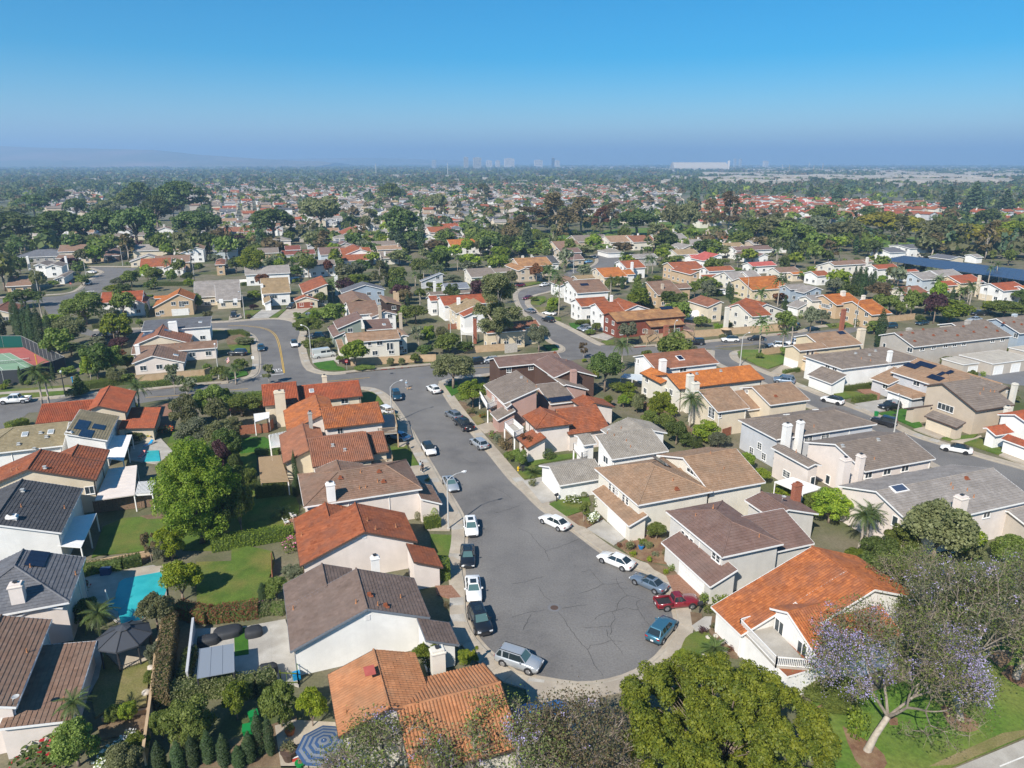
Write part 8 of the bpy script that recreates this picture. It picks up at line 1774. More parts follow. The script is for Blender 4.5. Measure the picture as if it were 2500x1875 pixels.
b_hedge('-373 678 -331 666 -281 678',1.6,1.6,'red tinged flower hedge above the pale patio','leaf_rust')
b_hedge('-325 607 -314 565',1.2,1.4,'dark narrow shrubs left of the white fence','leaf_dark')
b_hedge('-521 759 -480 770 -464 783',1.2,1.5,'dark shaded hedge behind the pool','leaf_dark')
b_flowers(-38.89,47.62,5.5,2.6,'dark bush with red flowers in the lower left corner','petal_red','leaf_dark',35,.11)
b_flowers(-49.88,72.03,1.4,1.8,'red flowering shrub against the grey house','petal_red','leaf_dark',60,.2)
b_flowers(-33.46,48.14,2.72,1.1,'white flower drift left part by the bottom wall','petal_white','leaf_mid',170,.15)
b_flowers(-32.85,49.21,2.55,1.1,'white flowering bush upper part by the bottom wall','petal_white','leaf_mid',170,.15)
b_flowers(-33.84,47.1,2.47,1.1,'white flowers nearest the bottom edge','petal_white','leaf_mid',170,.15)
b_flowers(-65.65,120.02,3.6,1.9,'yellow flowering bush by the red patio roof','petal_yellow','leaf_mid',120,.16)
b_flowers(-64.34,123.72,3.2,1.6,'orange flowering bush beside the yellow one','petal_red','leaf_olive',60,.15)
b_hedge('-578 1381 -504 1388 -533 1385',1.8,3,'tall trimmed hedge behind the red barrel tile house','leaf_mid')
b_flowers(-51.6,136.17,3,2.2,'red bougainvillea against the tall hedge','petal_red','leaf_mid',150,.17)
b_hedge('-388 814 -363 823 -292 849',1.3,1.9,'vine covered trellis hedge across the back garden','leaf_bright')
b_spiky(-58.97,93.86,1.8,1.5,'yellow green fern under the pinkish patio roof')
b_spiky(-55.7,93.47,1.2,.9,'red bromeliad by the wooden fence',mat='leaf_rust',n=14)
b_hedge('-942 1244 -929 1276',2.2,1.5,'low clipped hedge on the front lawn at left edge','leaf_ficus')
b_hedge('-960 1502 -907 1534 -863 1557',2.6,1.4,'dense green hedge above the pavement','leaf_mid')
b_hedge('-828 1515 -769 1538 -693 1572',1.4,1.2,'ground cover hedge along the red kerb','leaf_mid')
b_hedge('-120 874 -100 881',1.6,1.5,'bright clipped hedge beside the street lamp','leaf_bright')
b_spiky(-32.49,90.46,3.2,1.8,'bird of paradise clump by the white chairs')
b_flowers(-28.53,82.03,3.4,2.2,'pale pink rose bush beside the orange roof','petal_pink','leaf_mid',120,.15)
b_hedge('-385 971 -341 983',2.4,2.2,'very dark hedge under the pergola','leaf_dark')
b_hedge('-442 1134 -401 1134',1,1,'dark low hedge below the lush lawn','leaf_dark')
b_flowers(-3.69,120.62,2.6,1.6,'rose bed with pink blooms at the right kerb','petal_pink','leaf_mid',70)
b_flowers(-5.69,131.78,2,1.1,'orange flower bed by the balcony','petal_red','leaf_mid',70)
b_hedge('-1273 2110 -1224 2138',1.4,1.2,'long low hedge by the dark car','leaf_olive')
b_hedge('-1488 2877 -1289 2902',1.2,1.6,'hedge with fence under the red tile house','leaf_dark')
b_hedge('-830 2026 -798 2038 -760 1995',1.3,1.3,'curved clipped hedge inside the bend','leaf_mid')
b_hedge('-1105 2889 -1045 2939',1.3,1.3,'hedge behind the grey shingled house','leaf_dark')
b_hedge('-358 1792 -300 1797',1,1,'clipped hedge in front of the arched windows','leaf_mid')
for _l in """suv -24.6 143.8 -1.28 navy sunroof|dark navy suv parked by the street lamp at the corner
hatch -17.2 148.3 2.09 white -|white hatchback parked at the right kerb near the intersection
hatch -11.5 131.7 2.14 grey -|dark grey hatchback with pink rear cover parked behind the pickup
pickup -9.1 126.2 2.04 black -|dark pickup truck with open bed on the right kerb
hatch -5.8 116.9 2.09 silver -|silver hatchback with its tailgate open on the right kerb
hatch -14.4 114.2 -1.22 white blackroof,darkrim|white car with black glass roof parked at the left kerb
sedan -9.5 100.4 -1.25 silver shade,sunroof|silver sedan parked beside the street lamp at the left kerb
hatch -5.6 86.7 -1.44 white shade,sunroof|white suv with dark sunroof first below the street lamp
sedan -20.6 120.4 2.55 sky -|pale blue car parked in the shaded driveway under the deck
suv -25.5 134.4 2.30 white -|white car on the driveway behind the orange roofed house
sedan -5.6 79.3 -1.50 black shade,sunroof|black sedan with red interior between two white cars
sedan -4.5 72.0 -1.46 white shade,sunroof|white sedan with sunroof behind the big black suv
suv -3.5 66.0 -1.27 black shade,sunroof|black suv with reflective windshield shade at the cul-de-sac
suv 0.7 59.5 -0.45 silver rack,shade|silver suv with roof rails at the bottom of the cul-de-sac
hatch 15.9 64.4 0.93 blue -|teal blue hatchback at the right edge of the cul-de-sac
smallpickup 18.6 69.4 0.15 red -|dark red pickup truck parked across the brick driveway
coupe 16.2 73.3 2.37 bluegrey sunroof|silver blue coupe parked behind the red pickup
sedan 5.9 88.2 2.34 white -|white sedan parked alone on the right below the garage driveway
sedan 13.0 78.2 2.45 white -|white sedan parked next to the planted front garden
sedan -67.4 185.1 -1.22 navy -|dark blue car parked at the inner kerb of the bend
hatch -59.6 189.1 -1.21 white blackroof|white car driving on the side street near the van
van -48.4 176.8 0.53 palegrey -|pale grey high roofed camper van in the corner driveway
pickup -75.7 241.8 -1.73 black -|black pickup on the driveway of the brown garage house
suv -90.5 227.3 -1.23 black -|black suv in front of the white garage at the bend
suv -65.4 230.0 3.14 navy -|dark blue suv on the lawn driveway behind the round tree
suv -71.5 179.3 3.14 black -|black suv parked beside the flag house
suv -55.9 198.3 -2.99 navy -|navy suv in the shade of the flat topped tree
pickup -103.8 140.8 -2.94 white -|white crew cab pickup on the road at far left
pickup -116.6 198.0 0.21 black -|black pickup truck with open bed seen between trees
suv -120.7 215.4 -1.07 navy -|dark car in front of the half timbered garage
suv -174.3 291.5 -1.29 silver -|silver suv at the kerb near the small cul-de-sac
sedan -190.8 323.2 2.81 white -|white car in the driveway at the small cul-de-sac
suv -9.2 170.7 -2.78 black -|black suv parked on the cross street behind the tree
hatch -5.3 172.1 -2.76 silver -|silver hatchback parked on the cross street beside the brown house
suv 11.4 220.4 2.27 black -|black suv on the curving street near the palm
sedan 6.0 234.9 2.23 grey -|grey sedan on the curving street above the black suv
sedan 5.8 259.0 -2.21 wine -|dark red car driving on the curving street
sedan 13.1 287.8 -2.28 white -|white sedan at the top of the curving street
sedan 12.3 230.8 2.51 white -|white car under the driveway palm
hatch 21.6 208.8 -2.45 grey -|dark hatchback in the lawn side driveway
sedan 23.0 206.5 -2.91 silver -|silver sedan beside the dark hatchback
hatch 3.1 286.5 -2.73 wine -|dark red car beside the upper lawn
sedan 38.3 358.5 -2.43 sky -|light blue car near the upper cul-de-sac
sedan 43.5 376.1 -1.73 navy -|navy car on the upper cul-de-sac
pickup 43.8 188.2 3.14 white -|white pickup on the long cross street right of centre
jeep 50.7 190.5 3.14 black -|black boxy off roader behind the white pickup on the cross street
suv 61.1 193.9 3.14 white blackroof|white suv with black roof on the cross street
sedan 69.1 195.9 -2.99 black -|black sedan farthest right of the far kerb cars
suv 71.9 187.4 3.00 white -|white suv on the near kerb by the sign
suv 77.8 190.2 -2.97 white -|white suv partly behind the beige chimney
hatch 62.0 154.7 2.75 bluegrey -|grey wagon parked on the right street near the palms
sedan 76.2 284.8 -1.71 silver -|silver car in front of the orange hip roofed house
sedan 77.6 273.8 -2.82 black -|black car in the upper parking row
suv 79.9 270.5 -2.79 white -|first white suv in the upper parking row
suv 81.8 267.4 -2.63 white -|second white suv in the upper parking row
suv 86.4 233.6 2.75 white -|white suv on the right street beyond the cream house
hatch 85.9 210.5 -2.21 black -|dark car by the corner of the right street
hatch 67.0 140.8 2.33 white blackroof,darkrim|white car with black roof by the small round tree
suv 77.0 137.0 -2.83 black -|glossy black car on the driveway behind the hoop
jeep 71.2 127.7 2.39 black darkrim|black off roader with white lamp post in front of it
sedan 77.2 114.5 2.57 white blackroof,darkrim|white sedan with dark roof alone on the right street
suv 62.3 155.6 2.89 bluegrey -|blue grey wagon half hidden behind the tall palms
suv 153.4 230.0 3.14 black -|black suv in the street behind the round bright tree
sedan 146.6 221.1 -2.85 silver -|olive silver sedan below the black suv
sedan 127.3 216.1 -2.64 navy -|navy car half under the round bright tree
suv 114.6 211.2 -2.93 navy -|navy suv behind the brick chimney""".split(chr(10)):
    _a, _b = _l.split('|'); _k, _x, _y, _w, _c, _f = _a.split(); b_car(_k, float(_x), float(_y), float(_w), _c, _b, () if _f == '-' else _f.split(','))
for _l in """shrub 29.8 49.8 2.4 3.5 bright -|bright green sapling sprouting at the foot of the flowering jacaranda
bushy 30.4 54.7 5.8 1.4 mid -|low clipped green bushes below the white balcony wall
bushy 43.9 74.9 6.2 3.2 dark -|dark rounded bush behind the orange balcony house
wispy 43.2 69.8 4.2 4.0 olive -|grey green shrub under the slim jacaranda
broad 51.6 76.8 8.4 9.1 olive 0|large olive green tree in front of the ash grey roofed house
broad 54.8 78.7 6.4 6.9 ficus 0|second olive green crown right of the large one
bushy 45.5 77.9 5.0 4.0 dark -|dark green bush below the queen palms
bushy 49.1 79.0 4.6 5.4 mid 0|mid green tree left of the large olive one
bushy 41.9 76.8 3.3 3.1 bright -|green bush against the white mauve roofed house
bushy 62.3 78.5 4.6 3.8 mid 0|leafy green tree at the right edge
bushy 57.9 79.0 3.1 3.3 olive -|rounded bush by the single storey wing
bushy 44.2 89.0 5.6 5.1 ficus -|yellow green garden tree by the brick chimney
bushy 42.9 92.7 3.2 2.8 mid -|green bush right beside the brick chimney
bushy 58.9 118.8 2.9 2.2 lime -|small lime green tree beside the white wall
bushy 40.6 97.1 3.1 1.8 ficus -|small yellow bush left of the brick chimney
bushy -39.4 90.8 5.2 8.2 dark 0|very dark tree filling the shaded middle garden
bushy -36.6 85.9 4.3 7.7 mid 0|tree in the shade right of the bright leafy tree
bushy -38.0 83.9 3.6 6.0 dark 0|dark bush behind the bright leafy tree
bushy -40.5 98.8 3.4 4.3 mid 0|shrub below the plum leaved tree
palm -97.0 138.8 6.6 8.6 - -|tall queen palm on the right street kerb
palm -95.6 138.8 4.8 6.8 - -|shorter queen palm beside the tall one on the kerb
conifer -93.5 146.2 3.7 4.7 dark -|cone shaped dark tree on the front lawn by the white car
broad -54.5 123.7 4.3 6.8 olive -|olive brown tree at the corner of the beige house
bushy -53.5 132.5 7.3 4.6 mid 0|bright green bushes behind the beige house
bushy -51.0 118.8 4.4 2.8 olive -|flowering bush by the red roofed entry gable
palm -62.5 153.8 3.6 4.4 - -|fan palm in front of the garage doors
palm -64.7 154.8 3.1 2.6 - -|smaller fan palm by the garage doors
shrub -70.1 160.7 1.8 1.1 bright -|round bush between garage doors
topiary -83.7 142.4 1.3 1.6 mid -|small clipped column by the garage
topiary -87.6 146.6 1.9 1.3 mid -|round clipped shrub in front of the solar house
bushy -71.4 127.6 4.7 3.0 olive -|rounded garden shrubs on the beige house lawn
shrub -76.8 136.9 2.0 1.5 dark -|dark round bush by the black car
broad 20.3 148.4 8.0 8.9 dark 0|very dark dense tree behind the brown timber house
cypress 16.9 151.1 1.6 4.0 - -|narrow cypress beside the timber house wall
cypress 15.6 152.0 1.2 3.5 - -|thinner cypress next to the timber house wall
bushy 24.8 145.8 4.0 3.1 bright 0|bright bush behind the dark dense tree
bushy 22.8 137.7 2.8 2.9 bright 0|leafy bush beside the small pergola
bushy 25.1 134.7 3.0 3.7 olive 0|olive shrub in the long back garden
bushy 28.9 132.5 4.6 4.6 ficus 0|yellow green tree in the middle of the back gardens
bushy 26.2 126.3 3.5 3.5 mid 0|green bush below the yellow green one
bushy 28.5 123.7 4.3 3.9 mid 0|tall mid green shrub in the back gardens
bushy 29.2 117.7 4.4 4.7 dark 0|dark green bush behind the grey roof
bushy 30.5 116.5 2.8 3.3 dark 0|dark shrub right of the grey roof
bushy 34.6 118.8 5.1 4.2 ficus 0|bright tree next to the fan of the palm
bushy 36.4 116.5 4.3 2.8 grey 0|blue grey shrub below the bay windows
bushy 32.0 115.4 2.8 2.3 dark 0|low dark bush by the white parapet
bushy 19.7 137.7 2.0 2.9 bright 0|climbing plant on the white pergola
bushy 31.4 131.8 2.7 3.1 ficus 0|pale yellow bush by the cream wall
bushy 38.4 107.0 2.8 3.1 bright 0|bright bush below the bay corner
bushy 38.9 101.8 3.5 2.5 ficus 0|yellow hedge bush at the garden end
palm 33.6 126.3 5.6 6.7 - -|feathery palm against the cream gabled house
bushy 14.4 121.2 3.8 3.6 olive 0|olive leaved tree rising before the rust red roof
wispy 2.5 112.1 2.7 4.1 rust -|pinkish slender tree by the rust roofed house
topiary 6.1 111.3 2.3 1.9 dark -|rounded clipped bush on the white side wall
bushy 1.2 108.0 2.8 3.3 mid 0|large round shrub at the lawn corner
shrub 3.1 100.5 1.9 1.5 olive -|low bush on the driveway island
topiary 10.8 96.7 1.1 1.0 mid -|round clipped bush beside the lilies
wispy 10.0 89.0 1.9 3.2 mid -|tall bird of paradise clump by the porch
bushy 19.2 84.2 2.8 2.6 mid 0|rhododendron bush against the siding wall
palm 28.8 93.5 2.5 3.0 - -|small palm in front of the brown lower roof
palm 22.2 86.6 1.2 2.8 - -|little palm by the downpipe
shrub 15.3 81.4 1.9 1.5 olive -|grassy shrub in the planted front garden
wispy 17.1 82.7 1.3 1.0 mid -|young palm like plant in the blue pot bed
bushy 17.8 82.0 1.3 1.0 olive -|grey green bush beside the brick step
shrub 15.5 80.2 1.3 1.0 lime -|lime green shrub at the pavement
shrub 17.2 78.7 1.1 0.9 lime -|second lime shrub by the agave
shrub 18.2 79.9 1.1 0.9 grey -|blue grey agave like shrub
shrub 19.7 80.2 1.4 1.1 olive -|golden bush near the brick corner
shrub 14.0 82.3 1.0 0.8 rust -|reddish shrub at the drive edge
shrub 21.9 69.8 1.8 1.5 mid -|green bush behind the red pickup
shrub 22.1 68.2 1.6 1.3 mid -|leafy shrub along the orange roof edge
shrub 23.7 69.1 2.4 1.9 bright -|bright shrubs under the orange roof slope
shrub 21.8 65.3 1.2 1.0 olive -|feathery shrub beside the front path
shrub 22.9 63.5 1.3 1.0 olive -|rosemary bush by the white house wall
shrub 22.4 61.5 1.0 0.8 rust -|rust coloured shrub in the rock bed
shrub 20.3 64.5 1.2 0.9 plum -|dark red shrub at the lawn edge
shrub 20.9 69.6 1.0 0.8 plum -|purple grey bush beside the mailbox
shrub 18.8 75.9 1.1 0.8 lime -|lime shrub by the brick edging
shrub 19.8 76.8 1.4 1.1 mid -|dark leaved shrub beside the garage brick
bushy 16.9 59.3 2.0 2.0 ficus -|small bush with pale leaves by the pavement corner
bushy -8.2 58.2 3.1 3.7 bright 0|bamboo like bush between white wall and chimney
bushy -4.7 59.4 1.5 2.0 ficus 0|yellow green bush by the cul-de-sac pavement
wispy -3.8 59.4 1.1 2.2 lime -|lime conifer shrub at the cul-de-sac pavement
shrub -7.4 68.9 0.8 1.1 brown -|tan dry shrub by the side path
bushy -26.9 70.3 2.8 3.2 mid 0|rose covered bush with yellow blooms by the lawn
bushy -26.4 74.9 2.8 1.9 grey 0|pale flowering vine on the white trellis
cypress -28.3 69.8 1.0 2.9 - -|small dark cypress at the lawn corner
bushy -20.4 51.2 3.5 5.0 mid 0|round lemon tree with pale trunk in the bottom garden
bushy -17.7 51.3 2.6 4.2 lime 0|bright yellow green bamboo tree left of terracotta roof
cypress -21.3 48.1 1.0 4.9 - -|young cypress in the bottom garden, taller right one
cypress -20.4 48.1 0.9 4.4 - -|young cypress beside the lemon tree
cypress -28.9 46.4 1.1 3.3 - -|first young cypress from the left in the bottom garden row|young cypresses in the bottom garden
cypress -27.4 46.5 1.1 3.2 - -|second young cypress from the left in the bottom garden row|young cypresses in the bottom garden
cypress -26.4 47.0 1.1 3.3 - -|third young cypress from the left in the bottom garden row|young cypresses in the bottom garden
cypress -25.3 47.4 1.1 3.4 - -|fourth young cypress from the left in the bottom garden row|young cypresses in the bottom garden
cypress -23.9 47.1 1.1 3.3 - -|fifth young cypress from the left in the bottom garden row|young cypresses in the bottom garden
cypress -22.6 46.9 1.1 2.3 - -|short sixth young cypress from the left in the bottom garden row|young cypresses in the bottom garden
cypress -21.9 47.4 1.1 3.3 - -|seventh young cypress from the left in the bottom garden row|young cypresses in the bottom garden
bushy -27.7 49.6 4.4 4.7 mid 0|big leafy citrus tree in the bottom garden
bushy -24.8 52.3 2.9 4.0 bright 0|bright round tree behind the green bins
bushy -26.6 48.4 2.5 3.4 mid 0|leafy shrub below the citrus tree
bushy -30.4 50.0 1.9 3.2 mid 0|bush right of the tan block wall
palm -43.5 63.9 3.9 3.3 - -|feathery palm beside the gazebo
palm -37.6 50.0 3.2 4.3 - -|feathery palm at the corner of the brown patio roof
bushy -45.8 66.0 3.5 3.1 dark 0|dark green bush between palm and pool
broad -37.8 64.7 3.9 4.6 olive 0|grey green tree at the pool corner
bushy -37.8 70.6 4.8 5.0 lime 0|round lime green tree at the pool corner
bushy -43.0 79.3 3.6 5.2 lime 0|second round lime green tree above the pool
bushy -35.5 59.3 1.7 2.9 grey 0|grey green oleander behind the gazebo
bushy -34.5 56.3 1.5 2.0 mid 0|bush on the right side of the gazebo lawn
bushy -35.7 51.9 1.5 1.8 mid 0|bush at the lower end of the gazebo lawn
bushy -34.4 52.0 1.7 2.2 ficus 0|leafy lemon bush beside the lower lawn
bushy -31.6 48.1 2.1 2.2 bright 0|leafy green bush beside the white flowers
bushy -36.1 47.1 4.3 4.4 mid 0|large feathery bush at the bottom left
broad -31.8 46.1 3.0 2.8 olive 0|olive bush at the bottom edge near the wall
bushy -61.7 125.7 5.5 6.9 olive 0|dark olive round tree behind the leafy tree
bushy -59.1 131.8 7.2 6.8 mid 0|dense green tree beside the cross street
bushy -58.1 136.2 4.0 5.0 mid 0|smaller green tree right of the dense one
broad -54.2 114.3 7.0 6.2 grey 0|grey olive tree above the bright leafy tree
bushy -49.9 113.2 5.5 6.8 olive 0|olive bush in the shaded garden
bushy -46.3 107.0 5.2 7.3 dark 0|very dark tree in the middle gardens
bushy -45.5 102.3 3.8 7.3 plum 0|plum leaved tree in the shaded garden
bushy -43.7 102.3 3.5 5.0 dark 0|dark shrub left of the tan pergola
bushy -67.6 118.8 3.8 2.6 dark 0|dark bush by the red patio roof
bushy -51.5 122.5 3.4 3.6 olive 0|olive bush by the coral parasol
topiary -35.8 83.6 1.6 1.3 olive -|round golden shrub above the vine trellis
wispy -45.2 78.5 1.8 4.2 brown -|spiky brown stemmed yucca by the lawn edge
bushy -43.9 79.0 2.9 3.1 grey 0|white dotted shrub at the lawn edge
bushy -55.0 94.2 2.2 1.4 mid -|potted green shrub under the pergola
bushy -63.7 79.0 3.1 4.2 grey 0|grey green bush in front of the tall white chimney
palm -75.6 136.2 5.7 5.8 - -|banana like palm behind the red roofed corner house
broad -93.6 143.3 2.4 2.2 olive -|small grey tree at the corner path
wispy -73.1 146.6 3.5 6.7 grey -|pale stemmed birch like tree on the kerb
wispy -69.3 144.1 4.5 4.7 grey -|thin grey tree beside the birch like one
wispy -96.7 156.2 4.2 6.0 ficus -|bright leaved young tree with white trunk
bushy -90.0 154.8 4.8 3.5 olive -|olive bush above the kerb hedge
wispy -55.0 153.8 3.1 4.7 olive -|slender tree standing in front of the stop marking
topiary -13.3 89.7 0.9 1.4 olive -|golden topiary ball tree by the white wall
topiary -10.9 89.5 1.1 2.1 ficus -|taller topiary cone by the lamp
cypress -34.2 102.7 0.8 5.3 - -|slim cypress left at the cream gable
cypress -32.3 97.9 0.8 4.9 - -|tall slim cypress against the cream wall
cypress -31.3 109.5 0.9 2.6 - -|small cypress right at the cream gable
cypress -32.5 97.1 1.0 3.2 - -|dark cypress beside the hip roofed house
bushy -27.6 110.0 1.6 1.6 dark -|little bush growing between two roofs
broad -13.0 150.2 9.5 7.9 olive 0|olive brown street tree at the intersection
round -8.0 137.7 6.0 6.2 bright 0|dense round green tree beside the white balcony
palm -22.1 127.6 2.1 2.1 - -|small cycad palm by the wooden deck
bushy -24.1 128.3 2.1 2.3 mid -|bush on the fenced deck
shrub -1.4 115.4 3.2 2.6 brown -|dry grass clump at the right kerb
shrub -2.5 118.2 2.6 2.1 grey -|pale rose bush at the right kerb
shrub -8.2 133.9 2.0 1.6 olive -|spiky shrub on the rock bed
bushy -0.3 110.5 2.3 1.8 mid -|round shrub at the driveway entrance
shrub -13.3 102.3 1.2 0.9 mid -|small hedge plant by the courtyard
round -132 216 13.1 10.2 mid 0|big round dark green tree beside the left street
broad -119.8 186.4 11.7 8.2 olive 0|broad olive green tree behind the cypress row
bushy -142 216 7.0 3.4 ficus -|yellow green bush left of the round tree
cypress -141 198 2.5 12.4 - 0|leftmost tall cypress of the row by the tennis court|cypresses beside the tennis court
cypress -138 195 2.4 11.8 - 0|second tall cypress of the tennis court row|cypresses beside the tennis court
cypress -134 192 2.4 12.6 - 0|third tall cypress of the tennis court row|cypresses beside the tennis court
cypress -130.3 188.6 2.4 12.0 - 0|fourth tall cypress of the tennis court row|cypresses beside the tennis court
cypress -124.8 183.2 2.3 13.2 - 0|fifth tall cypress of the tennis court row|cypresses beside the tennis court
cypress -119.6 179.2 2.2 12.0 - 0|right end cypress of the tennis court row|cypresses beside the tennis court
cypress -147 200 2.3 8.7 - -|tall cypress alone at the left edge
cypress -110.7 153.3 1.0 4.5 - -|thin cypress in front of the court fence
cypress -105.9 157.2 0.9 4.5 - -|dark thin cypress at the right of the court fence
broad -169 244 11.3 6.2 dark -|leaning low tree in front of the left street
broad -183 274 6.9 8.0 olive -|olive street tree by the leaning lamp
broad -198 276 12.6 15.3 olive -|tall olive green tree at the left edge
bushy -221 320 6.6 8.4 dark -|dark green tree behind the olive one
broad -187 308 6.4 7.7 dark -|dark tree behind the silver suv
bushy -176 290 5.7 4.5 mid -|rounded shrub by the silver suv
bushy -153 272 9.9 3.4 ficus -|yellowish hedge tree behind the half timbered house
broad -153 285 7.9 6.8 mid -|leafy tree in front of the red tile house
broad -146 290 7.2 7.3 mid -|tree against the white gable of the red tile house
broad -139 290 4.8 6.5 mid -|small tree right of the white gable
broad -134 293 4.9 4.9 dark -|dark round tree beside the hillside wall
broad -158 285 8.0 4.0 grey -|grey tree by the crossing
palm -103.5 166.2 5.2 5.9 - -|small palm among the shrubs by the court
bushy -96.0 157.9 6.4 8.7 dark -|dark mass of shrubbery beside the panelled house
bushy -94.2 162.0 5.1 7.2 mid -|green tree left of the panelled house
bushy -110 197 4.8 3.4 olive -|olive shrub near the black pickup
bushy -106.5 187.5 5.4 2.8 plum -|dark plum shrub below the black pickup
bushy -93.4 166.2 3.6 3.7 mid -|bush at the panelled house corner
bushy -99.2 159.5 3.7 4.3 ficus -|yellow green sapling by the court path
bushy -90.7 154.8 3.4 3.8 olive -|olive bush above the kerb
bushy -87.7 154.8 3.6 2.4 mid -|bush in front of the panelled wall
bushy -108.4 157.9 2.5 1.7 brown -|brown shrub at the court fence
bushy -104.8 161.1 4.0 2.2 mid -|low bushes right of the court
bushy -113.5 152.6 2.0 1.6 dark -|dark bush at the court fence left
bushy -112.8 150.4 2.4 1.1 ficus -|yellow grass bush at the left edge
bushy -109.3 153.3 1.6 1.2 mid -|small bush in front of the court
bushy -107.1 154.8 2.0 1.2 olive -|olive clump at the court corner
bushy -114 213 2.7 2.5 mid -|bush right of the white garage drive
bushy -133 259 2.9 1.8 bright -|bright bush between two tile houses
bushy -108 241 3.7 5.5 mid -|green tree right of the orange steep roof
bushy -100.8 177.2 2.5 2.1 rust -|reddish shrub by the solar roof
pine -58 198 9.3 6.2 mid 0|flat topped spreading tree beside the side street
bushy -51.3 187.5 5.1 2.8 mid 0|white flowering tree behind the camper van
broad -109 298 13.6 14.3 ficus 0|pale green street tree with white trunk on the hillside
broad -101 308 6.4 8.5 ficus -|yellow green tree right of the pale street tree
broad -88 308 8.5 10.2 mid -|tall green tree with thin trunks by the white wall
broad -106 308 4.3 4.7 ficus -|small tree in front of the white dark windowed house
bushy -94 311 6.5 5.6 dark -|dark bushes by the white garden wall
broad -81 314 4.3 7.4 rust -|rust leaved tree above the red roof
palm -76 314 3.9 6.9 - -|small palm behind the red roof
palm -65 255 7.1 7.9 - -|palm beside the brown garage house
bushy -67 246 5.2 5.2 mid -|dark shrub right of the brown garage
bushy -69 224 2.9 2.4 mid -|small palm like shrub at the drive corner
bushy -61 226 3.5 3.6 mid -|green tree in front of the brown roofs
bushy -65.2 164.5 4.0 3.2 mid -|rounded bush at the flag house corner
bushy -67.8 158.7 4.6 3.1 mid -|trimmed bush below the flag
bushy -66.2 156.4 2.3 1.4 olive -|olive shrub at the corner kerb
bushy -73.0 163.6 2.4 2.2 mid -|bush in front of the panelled house window
bushy -85 225 2.2 1.5 brown -|brown shrub by the tan house lamp
bushy -88 239 3.4 2.0 plum -|dark red bush by the tan house
bushy -41.6 170.6 3.2 1.3 plum -|plum shrub at the block wall end
bushy -29.9 168.8 2.2 2.3 olive -|bronze clipped bush on the block wall
bushy -27.3 169.7 2.0 2.0 olive -|second bronze clipped bush on the block wall
bushy -43.3 172.5 2.2 1.8 mid -|green shrub left of the block wall
bushy -35.8 166.2 5.5 0.8 mid -|low green shrubs along the block wall
bushy -74 191 6.0 2.0 olive -|flowering bed with yellow blooms at the bend
broad -65 308 10.7 8.1 dark -|dark tree at the left edge of the central wood
euca -53 285 7.9 10.7 olive -|tall olive eucalyptus in the central wood
cypress -51 290 2.4 10.8 cypress -|lone dark cypress in the central wood
bushy -46 285 8.7 8.7 mid -|mid green tree right of the lone cypress
bushy -63 290 10.1 4.8 bright -|yellow green bamboo mass above the grey gable roof
broad -42 263 8.1 7.0 dark -|dark tree behind the twin tan chimneys
broad -33 217 4.9 5.9 mid -|round green tree right of the dark timber house
broad -38 248 5.9 5.6 brown -|brownish tree behind the timber house
broad -68 349 8.2 6.7 ficus -|light green tree at the top of the wood
broad -55 349 12.0 7.6 olive -|olive tree at the upper edge of the wood
palm -36 290 4.8 8.5 - -|leftmost palm of the central palm group|palms of the central wood
palm -33 290 4.8 8.1 - -|second palm of the central palm group|palms of the central wood
palm -32 298 5.0 6.6 - -|palm beside the blue grey roof ridge|palms of the central wood
palm -39 285 4.8 6.4 - -|palm at the wood edge left of the blue grey roof|palms of the central wood
palm -32 244 4.1 6.9 - -|palm in front of the blue grey house|palms of the central wood
palm -30 300 5.0 6.7 - -|palm behind the blue grey roof|palms of the central wood
palm -25 329 5.5 8.1 - -|tall thin palm in the wood|palms of the central wood
broad -33 329 12.2 10.4 dark -|large dark tree behind the central palms
broad -40 311 8.6 8.2 mid -|green tree left of the large dark one
broad -20 335 11.1 7.4 ficus -|olive yellow tree above the beige low house
broad -5 349 9.6 9.1 bright -|bright green round tree above the beige low house
broad -11 345 9.5 5.7 mid -|mid green tree left of the bright round one
broad 12 375 8.8 5.6 mid -|dark green tree by the beige clerestory house
broad -0 285 5.2 6.8 olive -|green tree beside the upper lawn
bushy -13 270 6.4 6.0 dark -|dark shrubs right of the blue grey house
bushy -25 298 6.6 3.3 grey -|grey fan shrubs behind the blue grey roof
broad -30 217 8.0 5.9 mid -|large green tree behind the corner house
bushy -23 191 4.3 5.6 bright -|bright yellow green bush behind the corner house
bushy -22.7 178.2 5.1 3.2 dark -|dark bush behind the block wall
bushy -16.6 181.2 7.2 5.6 mid -|green bush mass behind the block wall
bushy -12.4 181.2 4.7 3.5 dark -|dark green bush near the wall pole
bushy -20 197 4.2 3.7 olive -|succulent like bush by the fence
bushy -24.2 171.5 3.0 2.6 mid -|shrub at the left end of the block wall
bushy 9 303 4.2 2.5 mid -|small tree before the clerestory house
broad 13 231 3.9 3.0 mid -|small tree over the white driveway car
bushy 8 255 3.6 1.8 mid -|low hedge shrub by the inner lawn
bushy 25 206 3.5 3.0 mid -|green bush beside the dark hatchback
bushy 23 203 3.5 1.5 mid -|low shrub at the silver sedan
bushy 22 216 5.5 1.6 mid -|leafy bed below the white terrace house
topiary 11 252 1.8 1.8 bright -|lime clipped shrub by the driveway
topiary 13 248 1.6 1.4 bright -|second lime clipped shrub by the driveway
broad 38 274 5.0 5.4 mid -|green tree at the broad orange roof
euca -3.6 185.3 14.6 20.2 - 0|very tall eucalyptus standing before the half timbered house
euca -4.7 186.4 7.9 14.5 olive 0|second stem of tall eucalyptus foliage left of it
broad 7.1 182.2 6.0 7.7 grey 0|grey green olive tree at the street corner
wispy 18.2 175.3 2.3 4.4 brown -|thin brown young tree by the street
